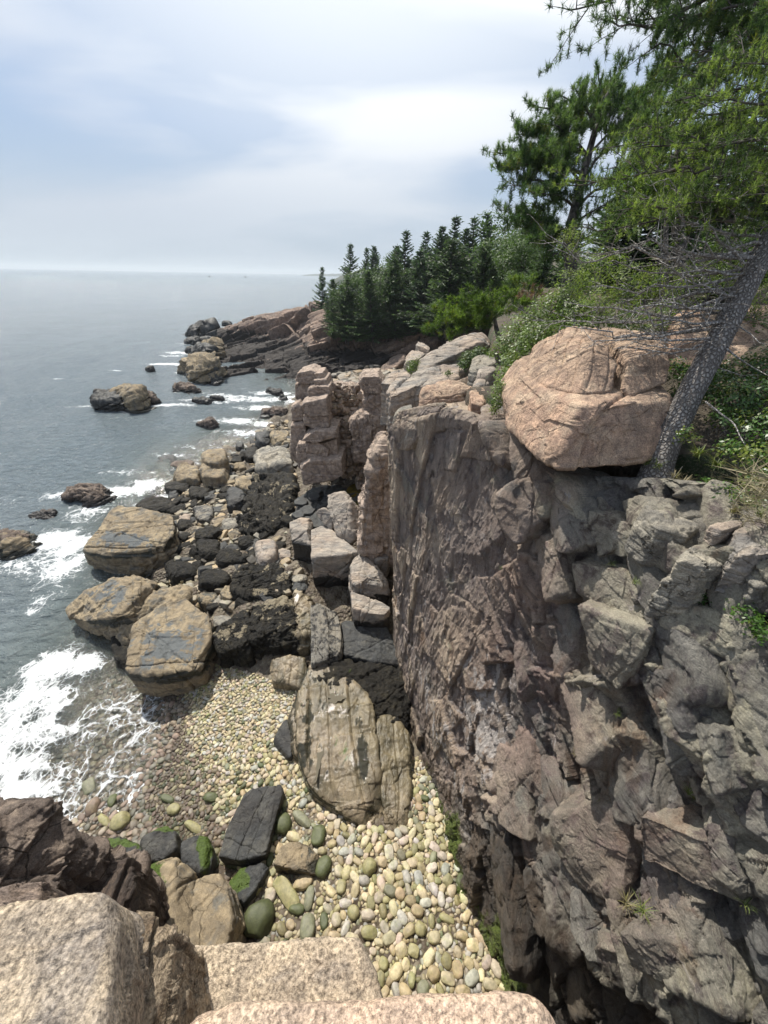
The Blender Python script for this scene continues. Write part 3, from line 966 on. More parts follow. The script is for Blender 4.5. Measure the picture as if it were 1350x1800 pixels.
CLM = cliff.data.materials[0]
rsb = np.random.RandomState(44)
def frame(n1, n2):
    n1 = np.array(n1, float); n1 /= np.linalg.norm(n1); n2 = np.array(n2, float); n2 -= n1 * (n1 @ n2); n2 /= np.linalg.norm(n2)
    return np.array([n1, n2, np.cross(n1, n2)])
cand = []
nearp = [(985, 890), (1100, 900), (1200, 960), (1350, 1000), (1350, 1790), (1000, 1790), (900, 1620), (850, 1480), (870, 1250), (930, 1050)]
for _ in range(1500):
    x_, y_ = rsb.uniform(850, 1345), rsb.uniform(890, 1790)
    if not _ip(x_, y_, nearp): continue
    s_ = rsb.uniform(80, 190)
    if all(math.hypot(x_ - a[0], y_ - a[1]) > (s_ + a[2]) * .36 for a in cand): cand.append((x_, y_, s_))
    if len(cand) >= 46: break
BF = frame((.12, -.50, .86), (-.05, -.87, -.50))
for i, (x_, y_, s_) in enumerate(cand):
    p_ = onc(x_, y_); t_ = float((p_ - CAM) @ fwd); w_ = s_ * t_ / F
    Rj = np.array(rotm(*rsb.uniform(-.22, .22, 3))); fr_ = BF @ Rj.T
    hx_, hy_, hz2 = w_ * rsb.uniform(.22, .42), w_ * rsb.uniform(.6, 1.0), w_ * rsb.uniform(.34, .46)
    c_ = p_ - ndir * hz2 * rsb.uniform(.82, 1.0)
    pts = [c_ + fr_[0] * a * hx_ * rsb.uniform(.35, 1.2) + fr_[1] * b * hy_ * rsb.uniform(.5, 1.2) + fr_[2] * c * hz2 * rsb.uniform(.75, 1.1) for a in (-1, 1) for b in (-1, 1) for c in (-1, 1)]
    cliffpart('block', pts, rsb.uniform(.2, .95), cliff, res=60, k=34, chips=5, amp=.034, seed=2000 + i, chipd=(.66, .95), fiss=2, fine=1.6)
for i, (L_, off, tv) in enumerate([
    ([(1005, 990), (1080, 1003), (1160, 1043), (1200, 1085), (1130, 1100), (1050, 1080), (1012, 1040)], .20, 1.0), ([(1150, 1046), (1230, 1058), (1350, 1112), (1420, 1150), (1350, 1190), (1240, 1142), (1160, 1100)], .20, 1.0),
    ([(1018, 1065), (1110, 1098), (1142, 1112), (1120, 1180), (1085, 1212), (1040, 1165)], .24, .8), ([(1190, 972), (1300, 962), (1420, 1000), (1420, 1040), (1290, 1032), (1200, 1006)], .14, 1.0),
    ([(1030, 898), (1120, 922), (1184, 945), (1170, 985), (1090, 978), (1040, 950)], .10, .7), ([(965, 1432), (1040, 1412), (1112, 1425), (1132, 1500), (1090, 1588), (1020, 1560), (975, 1490)], .22, .75),
    ([(1120, 1432), (1230, 1468), (1350, 1520), (1420, 1600), (1350, 1610), (1230, 1560), (1130, 1512)], .18, .85), ([(1090, 1640), (1180, 1650), (1290, 1710), (1300, 1760), (1200, 1740), (1110, 1700)], .16, .6)]):
    A_ = np.array([onc(min(x, 1345), y, off * .5) for x, y in L_]); A_ = np.array([P(x, y, float((p - CAM) @ fwd)) for (x, y), p in zip(L_, A_)])
    tt_ = (A_ - CAM) @ fwd; tm = np.median(tt_); A_ = np.array([P(x, y, tm + np.clip(v - tm, -.35, .35)) for (x, y), v in zip(L_, tt_)])
    cliffpart('ledge', np.vstack([A_, A_ + np.array([.55, .30, -.05])]), tv, cliff, res=80, k=40, chips=2, amp=.026, seed=2300 + i, chipd=(.88, .97), fiss=2, fine=1.5, strata=(.12, -.5, .86), sa=.016, ss=.15)

# ------------------------------------------------------------------ hill behind the cliff top (carries the wood)
coast = np.array([(9, -30), (5.2, -4), (4.55, .2), (4.05, 2.2), (3.75, 3.2), (3.25, 4.15), (2.6, 4.95), (2.25, 5.7), (1.9, 6.6), (1.4, 7.5), (.95, 8.5), (1.1, 9.8), (1.6, 11), (2.2, 13), (3.2, 16), (5, 24), (9, 34), (13, 42), (14, 50), (8, 57), (0, 61), (-5, 66), (-9, 72), (-10, 84), (-2, 100), (20, 160), (60, 400), (90, 900)], float)
def coastd(X, Y):
    P2 = np.stack([X, Y], 1); best = np.full(len(X), 1e9); sg = np.ones(len(X))
    for a, b in zip(coast[:-1], coast[1:]):
        ab = b - a; t = np.clip(((P2 - a) @ ab) / (ab @ ab), 0, 1)
        d = P2 - (a + t[:, None] * ab); dd = np.hypot(d[:, 0], d[:, 1])
        s = np.sign(ab[1] * (P2[:, 0] - a[0]) - ab[0] * (P2[:, 1] - a[1]))
        m_ = dd < best; best = np.where(m_, dd, best); sg = np.where(m_, s, sg)
    return best * sg
HP = np.array([(4, 0, 10.4), (4.5, 3, 10.0), (3.9, 5, 9.95), (2.7, 8, 9.85), (2.4, 11, 9.4), (3, 14, 9.4), (5, 8, 10.8), (6, 16, 9.8), (7, 6, 11.6), (9, 3, 12.2), (7, 24, 10.2), (15, 10, 15), (12, 30, 11.5), (15, 50, 10), (8, 60, 8), (0, 63, 6.2), (-6, 72, 5.2), (-8, 82, 5.0), (20, 80, 13), (60, 60, 26), (60, 0, 26), (40, 200, 20), (10, -20, 13)])
def hz_(X, Y):
    X = np.atleast_1d(X).astype(float); Y = np.atleast_1d(Y).astype(float)
    w = 1 / (((X[:, None] - HP[None, :, 0]) ** 2 + (Y[:, None] - HP[None, :, 1]) ** 2 + .4) ** 1.5)
    z = (w * HP[None, :, 2]).sum(1) / w.sum(1)
    return z + .12 * fbm(np.stack([X, Y, 0 * X], 1) * .8, 61, 3)
def hill(X, Y):
    X = np.atleast_1d(X).astype(float); Y = np.atleast_1d(Y).astype(float)
    d = coastd(X, Y); s = sstep(-.1, .9, d)
    return hz_(X, Y) * s + (-1) * (1 - s)
hx = np.unique(np.concatenate([np.arange(-12, 8, .14), np.linspace(8, 40, 60), np.linspace(40, 900, 40)]))
hy = np.unique(np.concatenate([np.linspace(-30, -2, 20), np.arange(-2, 18, .14), np.linspace(18, 110, 190), np.linspace(110, 900, 40)]))
XX, YY = np.meshgrid(hx, hy); X, Y = XX.ravel(), YY.ravel()
Zh = hill(X, Y)
F4 = gridfaces(len(hy), len(hx))
dd = coastd(X, Y)
keep = (dd[F4] > -.25).any(1)
q = N('forest_floor'); pos = q.n('NewGeometry').outputs['Position']
c = q.mix(q.rng(q.noise(pos, 1.3, 7, .65), .4, .6), (.055, .042, .030), (.095, .075, .052))
c = q.mix(q.rng(q.noise(pos, .6, 6, .6), .5, .62), c, (.030, .048, .016))
c = q.mix(q.math('MULTIPLY', q.rng(q.noise(pos, 30, 3, .7), .5, .66), .6), c, (.17, .14, .10))
M['floor'] = q.done(q.bsdf(Base_Color=c, Roughness=.95, Normal=q.bump(q.noise(pos, 14, 8, .7), 1.0, .08)).outputs[0])
tag(mesh('hill', np.stack([X, Y, Zh], 1), F4[keep], M['floor']), kind='structure')

# ------------------------------------------------------------------ headland
HC = [
    [(388, 690, 47), (384, 664, 53), (385, 637, 62), (387, 612, 72), (389, 590, 77), (400, 590, 92)],
    [(440, 696, 46), (440, 664, 52), (443, 630, 60), (446, 602, 69), (449, 567, 74), (460, 567, 90)],
    [(500, 694, 47), (500, 660, 52), (500, 622, 58), (505, 590, 66), (508, 552, 72), (515, 552, 88)],
    [(560, 684, 48), (560, 652, 52), (560, 618, 55), (560, 590, 58), (556, 545, 66), (570, 543, 84)],
    [(620, 672, 50), (620, 648, 53), (620, 634, 55), (620, 600, 56), (620, 566, 58), (630, 552, 75)],
    [(700, 668, 50), (700, 646, 52), (700, 628, 53), (700, 592, 54), (700, 556, 56), (710, 540, 72)],
    [(770, 662, 48), (770, 640, 50), (770, 615, 51), (770, 580, 52), (770, 536, 54), (780, 515, 70)],
    [(870, 655, 44), (870, 630, 46), (870, 600, 47), (870, 570, 48), (870, 530, 50), (880, 505, 68)],
]
A = np.array([[P(*p) for p in c] for c in HC])
A[:, 0, 2] = np.where(np.arange(8) < 4, -.6, .4)
nr, nc = 360, 560
A = catmull(catmull(A, nr, 1), nc, 0)
V = np.swapaxes(A, 0, 1).reshape(-1, 3); nrm = gnormals(V, nr, nc)
if nrm[:, 2].mean() < 0: nrm = -nrm
bed = rotm(R(-14), R(-24), R(0))          # bedding rises to the right
Q = V @ bed
BN = [(-.38, .22, .90), (.90, .15, .40), (.1, 1, -.15)]
j1, c1 = joints(V, BN, (1.9, 13, 7), 21, .5, .08)
j2, c2 = joints(V, BN, (.8, 2.6, 1.8), 22, .6, .10)
j3, c3 = joints(V, BN, (.32, 1.0, .7), 23, .7, .12)
d = j1 * 2.3 + j2 * .45 + j3 * .14 - (1 - sstep(0, .03, c1)) * .5 - (1 - sstep(0, .04, c2)) * .15
rf = np.repeat(np.linspace(0, 1, nr), nc)
V = V + nrm * (d * sstep(1.0, .82, rf))[:, None]
hx_, hy_, _ = proj(V)
tide_shade = sstep(3.8, 1.8, V[:, 2] + .5 * fbm(V * .5, 3, 3))
zone = np.stack([tide_shade * .95, 0 * tide_shade, 0 * tide_shade], 1)
tag(mesh('headland', V, gridfaces(nr, nc), M['head'], True, zone), kind='structure')

# ------------------------------------------------------------------ foreground ledges
FG = 'granite'
blk('granite_ledge', 'pale coarse-grained granite ledge in the near left corner', 'rock ledge',
    [(-260, 1700), (-60, 1620), (0, 1603), (70, 1584), (150, 1572), (178, 1580), (192, 1610), (188, 1700), (170, 1830), (150, 2300), (-400, 2300)],
    [10.3, 10.4, 10.42, 10.44, 10.45, 10.45, 10.42, 10.44, 10.46, 10.5, 10.4], 8.3, FG, 1.0, k=26, chips=3, amp=.018, fiss=0, res=170, seed=3, fscale=.35, fine=1.6, chipd=(.95, .99))
blk('granite_ledge', 'fluted side ledge with rusty vertical streaks beside the pale near ledge', 'rock ledge',
    [(180, 1590), (205, 1612), (250, 1630), (292, 1655), (333, 1688), (352, 1800), (372, 2100), (160, 2100), (168, 1800)],
    [10.36, 10.34, 10.12, 10.0, 9.78, 9.72, 9.70, 10.3, 10.36], 8.0, rockmat('fluted_granite', (.52, .42, .30), (.42, .33, .235), (.27, .20, .135), 1.5, .5, 90, 1.0, stretch=(6, .9, 1.6), rot=(0, 0, R(12)), crack=.4),
    1.05, k=14, chips=5, amp=.035, fiss=0, res=150, seed=8, fscale=.30, fine=1.6, strata=(1, .25, -.25), sa=.07, ss=.07)
blk('granite_ledge', 'flat pinkish granite ledge with a small grass tuft at the bottom middle', 'rock ledge',
    [(330, 1668), (430, 1668), (540, 1661), (628, 1655), (648, 1690), (668, 1735), (678, 1790), (690, 2100), (300, 2100), (322, 1800)],
    [9.68, 9.7, 9.72, 9.75, 9.75, 9.75, 9.78, 9.8, 9.7, 9.7], 7.6, FG, 1.0, k=40, chips=1, amp=.012, fiss=1, res=150, seed=5, fscale=.5, fine=1.5, chipd=(.96, .99))
blk('granite_ledge', 'rounded pinkish granite lip along the bottom edge of the view', 'rock ledge',
    [(300, 1830), (400, 1812), (560, 1785), (690, 1768), (800, 1757), (890, 1754), (945, 1764), (982, 1800), (1010, 2300), (200, 2300)],
    10.38, 8.8, rockmat('orange_granite', (.58, .43, .32), (.52, .41, .31), (.62, .46, .345), 1.4, .6, 85, .7, crack=.1, fine=20), 1.0, k=22, chips=2, amp=.012, fiss=0, res=150, seed=6, fscale=.3, fine=1.5, chipd=(.95, .99))
bp = np.array([[x, y, z] for z, s in ((8.6, 0), (-.5, .35)) for x, y in ((-9, -6), (-7.5, -.9 + s), (-2.0, .02 + s), (1.0, .05 + s * .5), (2.2, -.3), (3.2, -2.5), (3.6, -6))])
tag(rock('bedrock', None, None, bp, 'brown', res=60, k=20, amp=.03, seed=77, fscale=1.2), kind='structure')
blk('rock_ledge', 'smooth grey-brown sloping ledge at the left edge below the brown outcrop', 'rock ledge',
    [(-220, 1500), (-60, 1462), (0, 1486), (42, 1535), (92, 1592), (60, 1640), (0, 1660), (-200, 1700)], [9.4, 9.4, 9.2, 8.9, 8.5, 8.6, 8.9, 9.2], 3.0,
    rockmat('striped_grey_granite', (.25, .19, .15), (.19, .15, .125), (.33, .26, .20), 1.3, .4, 60, .8, stretch=(.8, 3, 1), rot=(0, 0, R(35)), crack=.3), 1.3, k=12, chips=4, amp=.03, res=90, seed=9)
blk('rock_outcrop', 'brown fractured outcrop rising from the surf at the left edge', 'rock outcrop',
    [(-200, 1420), (-60, 1400), (0, 1402), (62, 1425), (120, 1462), (172, 1478), (165, 1530), (120, 1590), (40, 1640), (-200, 1680)], [5.9, 5.9, 5.8, 5.6, 5.3, 4.9, 4.6, 4.8, 5.3, 6], -.6,
    'brown', 1.12, k=22, chips=9, amp=.075, res=150, seed=12, fscale=.8, strata=(.75, -.5, .35), sa=.06, ss=.14, zone=lambda V, n: zn(V, sstep(2.2, .8, V[:, 2])))
blk('slate_outcrop', 'dark slaty outcrop of upright splintered plates beside the brown outcrop', 'rock outcrop',
    [(150, 1520), (190, 1512), (228, 1516), (243, 1545), (245, 1625), (230, 1690), (150, 1690), (120, 1580)], [4.4, 4.4, 4.2, 3.9, 3.8, 3.8, 4.4, 4.8], -.4,
    rockmat('dark_brown_slate', (.085, .062, .05), (.06, .048, .042), (.12, .09, .07), 1.2, .3, 60, 1.0, stretch=(4, .6, 1), rot=(0, 0, R(-12)), crack=.4), 1.1, k=20, chips=6, amp=.04, res=110, seed=14, strata=(1, .2, .1), sa=.10, ss=.055)
blk('shore_boulder', 'tan mossy-topped shore boulder, left half of the split pair below the ledges', 'boulder',
    [(252, 1640), (240, 1540), (262, 1500), (285, 1492), (308, 1512), (331, 1536), (329, 1720), (262, 1720)], [2.5, 2.2, 2.0, 1.95, 2.3, 2.4, 2.6, 2.6], .0, 'tan', 1.1, k=26, chips=4, amp=.03, res=70, seed=15, group=None,
    zone=lambda V, n: zn(V, 0, 1.3 * np.exp(-(((proj(V)[0] - 262) / 26) ** 2 + ((proj(V)[1] - 1535) / 42) ** 2)), .1))
blk('shore_boulder', 'tan shore boulder with a cracked crust, right half of the split pair', 'boulder',
    [(333, 1541), (355, 1528), (381, 1531), (398, 1556), (408, 1600), (400, 1645), (385, 1720), (333, 1720)], [2.3, 2.2, 2.1, 2.1, 2.2, 2.3, 2.4, 2.5], .2, 'tan', 1.06, k=24, chips=5, amp=.035, res=70, seed=16, zone=lambda V, n: zn(V, 0, 0, .05))


def green(cx0, cy0, rx, ry, a=1.2, k=0.0):
    return lambda V, n: zn(V, k, a * np.exp(-(((proj(V)[0] - cx0) / rx) ** 2 + ((proj(V)[1] - cy0) / ry) ** 2)))


SH = 'wet shore rocks by the split boulders'
for i, (lab, poly, z, h, zf) in enumerate([
    ('low wet rock with a green algae stripe behind the slaty outcrop', [(165, 1478), (205, 1468), (245, 1478), (258, 1500), (235, 1530), (180, 1540)], 1.3, 1.2, green(205, 1482, 45, 10)),
    ('grey wet rock with an algae-green top edge beside the shallow wash', [(235, 1480), (252, 1462), (290, 1450), (308, 1462), (309, 1492), (285, 1512), (250, 1512)], 1.0, .9, green(285, 1455, 35, 9)),
    ('dark rock half covered with bright green algae next to the black slab', [(318, 1480), (340, 1465), (362, 1468), (371, 1500), (362, 1530), (338, 1538), (318, 1520)], 1.1, .9, green(360, 1490, 12, 40, 1.4)),
    ('dark rock with a sloping algae-green face under the black slab', [(398, 1545), (420, 1522), (455, 1512), (470, 1525), (452, 1560), (428, 1588), (406, 1582)], 1.15, .8, green(418, 1545, 22, 22, 1.5)),
    ('rounded tan and black rock below the black slab', [(480, 1518), (493, 1487), (515, 1478), (540, 1480), (561, 1503), (555, 1535), (520, 1530)], 1.35, .6, lambda V, n: zn(V, .42)),
]):
    blk('shore_rock', lab, 'rock', poly, z, z - h, 'tan' if i == 4 else 'slate', 1.05, k=10, chips=4, amp=.035, res=46, seed=30 + i, zone=zf)
blk('rock_slab', 'large black angular slab lying on the cobble beach', 'rock slab', [(384, 1504), (400, 1455), (430, 1398), (442, 1388), (495, 1377), (497, 1390), (480, 1450), (466, 1500), (423, 1513)],
    [1.15, 1.2, 1.25, 1.25, 1.3, 1.3, 1.25, 1.2, 1.15], .35, 'slate', .97, k=34, chips=3, amp=.022, res=80, seed=40, chipd=(.93, .98), zone=lambda V, n: zn(V, 0, 0, 0))


def tide_shade(z0, z1, w=0., g=0.):  # black below a height: tidal stain, plus the block fronts' shadow put into colour
    def f(V, n):
        k = sstep(z0, z1, V[:, 2] + .12 * fbm(V * 2, 3, 3))
        Z = zn(V, k * .95, g * sstep(z1, z1 - .5, V[:, 2]), w)
        return Z
    return f


# ------------------------------------------------------------------ big boulders by the surf
def topgrey(px, py, rx, ry, a=.75):
    def f(V, n):
        x, y, _ = proj(V)
        w = a * np.exp(-(((x - px) / rx) ** 2 + ((y - py) / ry) ** 2)) * sstep(.3, .8, n[:, 2])
        k = sstep(.30, .02, n[:, 2]) * sstep(V[:, 2].max() - .25, V[:, 2].max() - .35, V[:, 2]) * sstep(V[:, 2].max() - 1.0, V[:, 2].max() - .6, V[:, 2]) * .9
        return zn(V, k, 0, w)
    return f


blk('surf_boulder', 'largest tan boulder by the surf, nearest the cobble beach, with a blue-grey top', 'boulder',
    [(224, 1178), (232, 1120), (240, 1090), (268, 1068), (326, 1049), (340, 1073), (373, 1089), (375, 1120), (352, 1172), (300, 1182), (255, 1186)],
    [1.35, 1.5, 1.6, 1.65, 1.7, 1.65, 1.6, 1.55, 1.4, 1.35, 1.3], -.15, 'tan', .93, k=30, chips=4, amp=.035, res=90, seed=50, chipd=(.93, .98), strata=(.2, .1, 1), sa=.03, ss=.22, zone=topgrey(295, 1135, 70, 38, .8))
blk('surf_boulder', 'rounded tan boulder jutting over the white surf, middle of the three big ones', 'boulder',
    [(108, 1062), (128, 1040), (151, 1022), (187, 1009), (240, 1005), (270, 1012), (262, 1040), (240, 1060), (226, 1074), (188, 1086), (142, 1088), (115, 1078)],
    [.9, 1.2, 1.4, 1.5, 1.5, 1.4, 1.4, 1.35, 1.3, 1.15, 1.0, .9], -1.0, 'tan', .86, shift=(.5, -.1), k=14, chips=6, amp=.045, res=84, seed=51, strata=(.3, .1, 1), sa=.04, ss=.2, zone=topgrey(195, 1050, 40, 28, .62))
blk('surf_boulder', 'broad flat-topped tan boulder by the surf, farthest of the three big ones', 'boulder',
    [(149, 966), (165, 940), (200, 891), (255, 894), (264, 910), (306, 911), (306, 940), (284, 964), (240, 970), (190, 974)],
    [1.2, 1.4, 1.65, 1.7, 1.6, 1.6, 1.5, 1.3, 1.25, 1.15], -1.0, 'tan', .95, k=30, chips=4, amp=.035, res=90, seed=52, chipd=(.93, .98), strata=(.15, .1, 1), sa=.03, ss=.22, zone=topgrey(215, 950, 60, 16, .7))
blk('shore_rock', 'low pale ledge joining the three big surf boulders', 'rock', [(200, 1085), (240, 1062), (290, 1030), (330, 1030), (330, 1060), (265, 1075), (235, 1110), (215, 1130)], [.7, .9, 1.0, 1.0, 1.0, .9, .6, .4], -.6, 'tan', 1.1, k=10, chips=7, amp=.07, res=50, seed=53)
blk('shore_rock', 'dark undercut rock at the foot of the middle surf boulder', 'rock', [(190, 1110), (225, 1095), (235, 1140), (225, 1170), (205, 1165)], .25, -.5, 'black', 1.1, k=10, chips=5, amp=.05, res=36, seed=54)

# ------------------------------------------------------------------ shore rocks, table driven: px box, height, material
def polybox(x0, y0, x1, y1, rs, n=8):
    a = (np.arange(n) + rs.uniform(-.3, .3, n)) / n * 2 * math.pi
    s = (np.abs(np.cos(a)) ** 4 + np.abs(np.sin(a)) ** 4) ** -.25 * rs.uniform(.88, 1.04, n)
    return [((x0 + x1) / 2 + (x1 - x0) / 2 * math.cos(t) * q, (y0 + y1) / 2 + (y1 - y0) / 2 * math.sin(t) * q) for t, q in zip(a, s)]


def shorerock(name, lab, box, h, mat, cat='rock', seed=0, tilt=0., k=14, amp=.06, res=34, group=None, zone=None, sink=.25, flare=1.02, **kw):
    """box = outline of the upper part in the photo; h = height over the ground"""
    rs = np.random.RandomState(seed)
    x0, y0, x1, y1 = box
    g = ghit((x0 + x1) / 2, y1)
    zt = g[2] + h
    poly = polybox(x0, y0, x1, y0 + (y1 - y0) * (kw.pop('topf', .7)), rs)
    zs = [zt + tilt * (p[0] - x0) / (x1 - x0) + rs.uniform(-.06, .06) * h for p in poly]
    return blk(name, lab, cat, poly, zs, g[2] - sink, mat, flare, k=k, amp=amp, res=res, seed=seed, group=group, zone=zone, chips=6, **kw)


weed = dict(amp=.085, fine=2.4, k=9)
T = [
    # box, height, material, label, extra
    ((352, 786, 397, 828), 1.6, 'tan', 'squared brown block standing highest on the rock heap by the water', {}),
    ((350, 812, 400, 852), 1.0, 'tan', 'brown block carrying the squared block by the water', {}),
    ((252, 800, 314, 822), .45, 'slate', 'dark tilted slab at the outer tip of the rock heap', dict(tilt=.4)),
    ((295, 808, 342, 826), .4, 'brown', 'brown wave-washed slab behind the tilted dark slab', dict(tilt=.2)),
    ((302, 816, 351, 853), .7, 'tan', 'sloping grey-brown slab left of the squared block', dict(tilt=.3, k=20)),
    ((207, 828, 277, 852), .22, 'brown', 'long low spit of brown rock awash in foam', dict(tilt=.2)),
    ((246, 845, 274, 869), .35, 'slate', 'small dark rock awash between spit and heap', {}),
    ((289, 846, 334, 868), .45, 'black', 'dark weedy rock below the sloping slab', {}),
    ((240, 872, 311, 910), .6, 'black', 'dark weedy rock behind the far surf boulder', weed),
    ((332, 851, 370, 884), .55, 'black', 'black rock under the squared blocks', weed),
    ((364, 846, 392, 862), .4, 'black', 'small black rock right under the brown block', {}),
    ((413, 832, 447, 872), .8, 'tan', 'yellow-tan boulder left of the black weedy mound', dict(k=20)),
    ((396, 855, 430, 898), .7, 'slate', 'dark diagonal rock below the yellow-tan boulder', {}),
    ((449, 779, 512, 836), .7, 'greyledge', 'pale grey sloping bedrock at the foot of the stack', dict(topf=.85, tilt=.4, k=16)),
    ((474, 753, 508, 782), .7, 'tan', 'yellowish rock at the water behind the stack', {}),
    ((449, 756, 475, 787), .8, 'slate', 'dark rounded rock beside the yellowish one', {}),
    ((431, 784, 454, 815), .6, 'black', 'dark rock at the water edge, left of the sloping bedrock', {}),
    ((414, 774, 427, 791), .4, 'slate', 'little dark rock standing in the water behind the heap', {}),
    ((405, 800, 425, 818), .45, 'black', 'little dark rock right of the squared blocks', {}),
    ((411, 812, 430, 826), .4, 'tan', 'little pale block right of the squared blocks', {}),
    ((311, 897, 337, 924), .4, 'slab', 'round pale pinkish stone behind the far surf boulder', dict(k=6, amp=.03)),
    ((337, 882, 376, 926), .5, 'greyledge', 'pale stone streaked with dark weed', dict(k=8, zone=lambda V, n: zn(V, .5))),
    ((384, 908, 424, 938), .35, 'greyledge', 'low pale stone among gravel above the black rocks', dict(k=8)),
    ((340, 922, 379, 958), .55, 'black', 'black angular rock beside the far surf boulder', weed),
    ((344, 945, 391, 986), .6, 'black', 'black slanting rock in the middle of the weedy group', weed),
    ((377, 960, 425, 1001), .6, 'black', 'black wedge rock with pale barnacles', weed),
    ((417, 938, 448, 965), .5, 'black', 'small black round rock left of the tan standing boulder', weed),
    ((346, 996, 402, 1042), .6, 'black', 'shaggy black rock above the tan speckled one', weed),
    ((288, 982, 348, 1027), .55, 'black', 'long weedy rock right of the far surf boulder', weed),
    ((442, 938, 489, 1001), .8, 'slab', 'tan standing boulder among black weed', dict(topf=.75, k=9, amp=.04)),
    ((347, 1037, 383, 1070), .45, 'tan', 'tan speckled rock behind the nearest surf boulder', dict(zone=lambda V, n: zn(V, .45))),
    ((273, 1026, 293, 1052), .4, 'tan', 'small yellowish cube between the surf boulders', dict(k=12)),
    ((250, 1022, 275, 1048), .4, 'tan', 'yellowish block left of the small cube', {}),
    ((369, 1045, 405, 1073), .25, 'greyledge', 'flat grey slab lying on the weedy rocks', dict(k=22, amp=.02, zone=None)),
    ((371, 1078, 408, 1112), .45, 'greyledge', 'grey pointed slab right of the nearest surf boulder', dict(k=22, amp=.02)),
    ((486, 962, 511, 988), .3, 'slab', 'flat pale stone right of the tan standing boulder', {}),
    ((513, 1010, 539, 1026), .35, 'greyledge', 'thin grey stone under the dark blocks', dict(k=20)),
    ((514, 1023, 542, 1044), .3, 'slate', 'grey tilted plate under the dark blocks', dict(k=20)),
]
for i, (box, h, mt, lab, ex) in enumerate(T):
    ex = dict(ex)
    if mt in ('tan', 'slate', 'brown') and 'zone' not in ex: ex['zone'] = lambda V, n: zn(V, .8 * sstep(V[:, 2].min() + .55, V[:, 2].min() + .3, V[:, 2]))
    shorerock('shore_rock', lab, box, h, mt, seed=100 + i, **ex)

# weed-covered masses
for i, (poly, z, zb, lab) in enumerate([
    ([(428, 905), (440, 860), (455, 835), (500, 828), (515, 850), (514, 880), (500, 925), (460, 935), (432, 925)], [1.7, 1.8, 1.9, 2.0, 2.1, 2.1, 1.9, 1.6, 1.5], .2, 'big black weedy mound in front of the stack'),
    ([(408, 1030), (415, 1002), (450, 990), (500, 985), (514, 1010), (508, 1040), (440, 1046)], [1.7, 1.7, 1.8, 1.9, 1.9, 1.8, 1.6], .6, 'shaggy black weed bank below the tan standing boulder'),
    ([(376, 1100), (400, 1082), (434, 1070), (440, 1110), (436, 1135), (384, 1135)], [1.75, 1.8, 1.85, 1.8, 1.7, 1.65], .4, 'black weedy block beside the nearest surf boulder'),
    ([(437, 1085), (446, 1062), (480, 1052), (515, 1052), (535, 1080), (545, 1125), (500, 1128), (440, 1128)], [1.9, 2.0, 2.05, 2.05, 2.0, 1.9, 1.85, 1.8], .5, 'large black weedy block above the cobble beach'),
    ([(515, 1035), (545, 1045), (548, 1120), (530, 1125), (520, 1080)], [2.1, 2.2, 2.0, 1.9, 2.0], .6, 'brown wet rock between weedy block and wedge'),
]):
    def zf(V, n, i=i):
        w = .55 * sstep(.05, .3, fbm(V * 1.5, 60 + i, 3)) * sstep(.4, .8, n[:, 2])
        if i == 3:
            x, y, _ = proj(V); w = np.maximum(w * .6, .75 * sstep(1072, 1058, y) + .7 * sstep(522, 532, x))
        return zn(V, 0, 0, w)
    blk('weedy_rock', lab, 'rock', poly, z, zb, 'black' if i < 4 else 'wetledge', 1.05, k=12, chips=8, amp=.075, fine=2.2, res=84, seed=150 + i, zone=zf, fscale=.55)

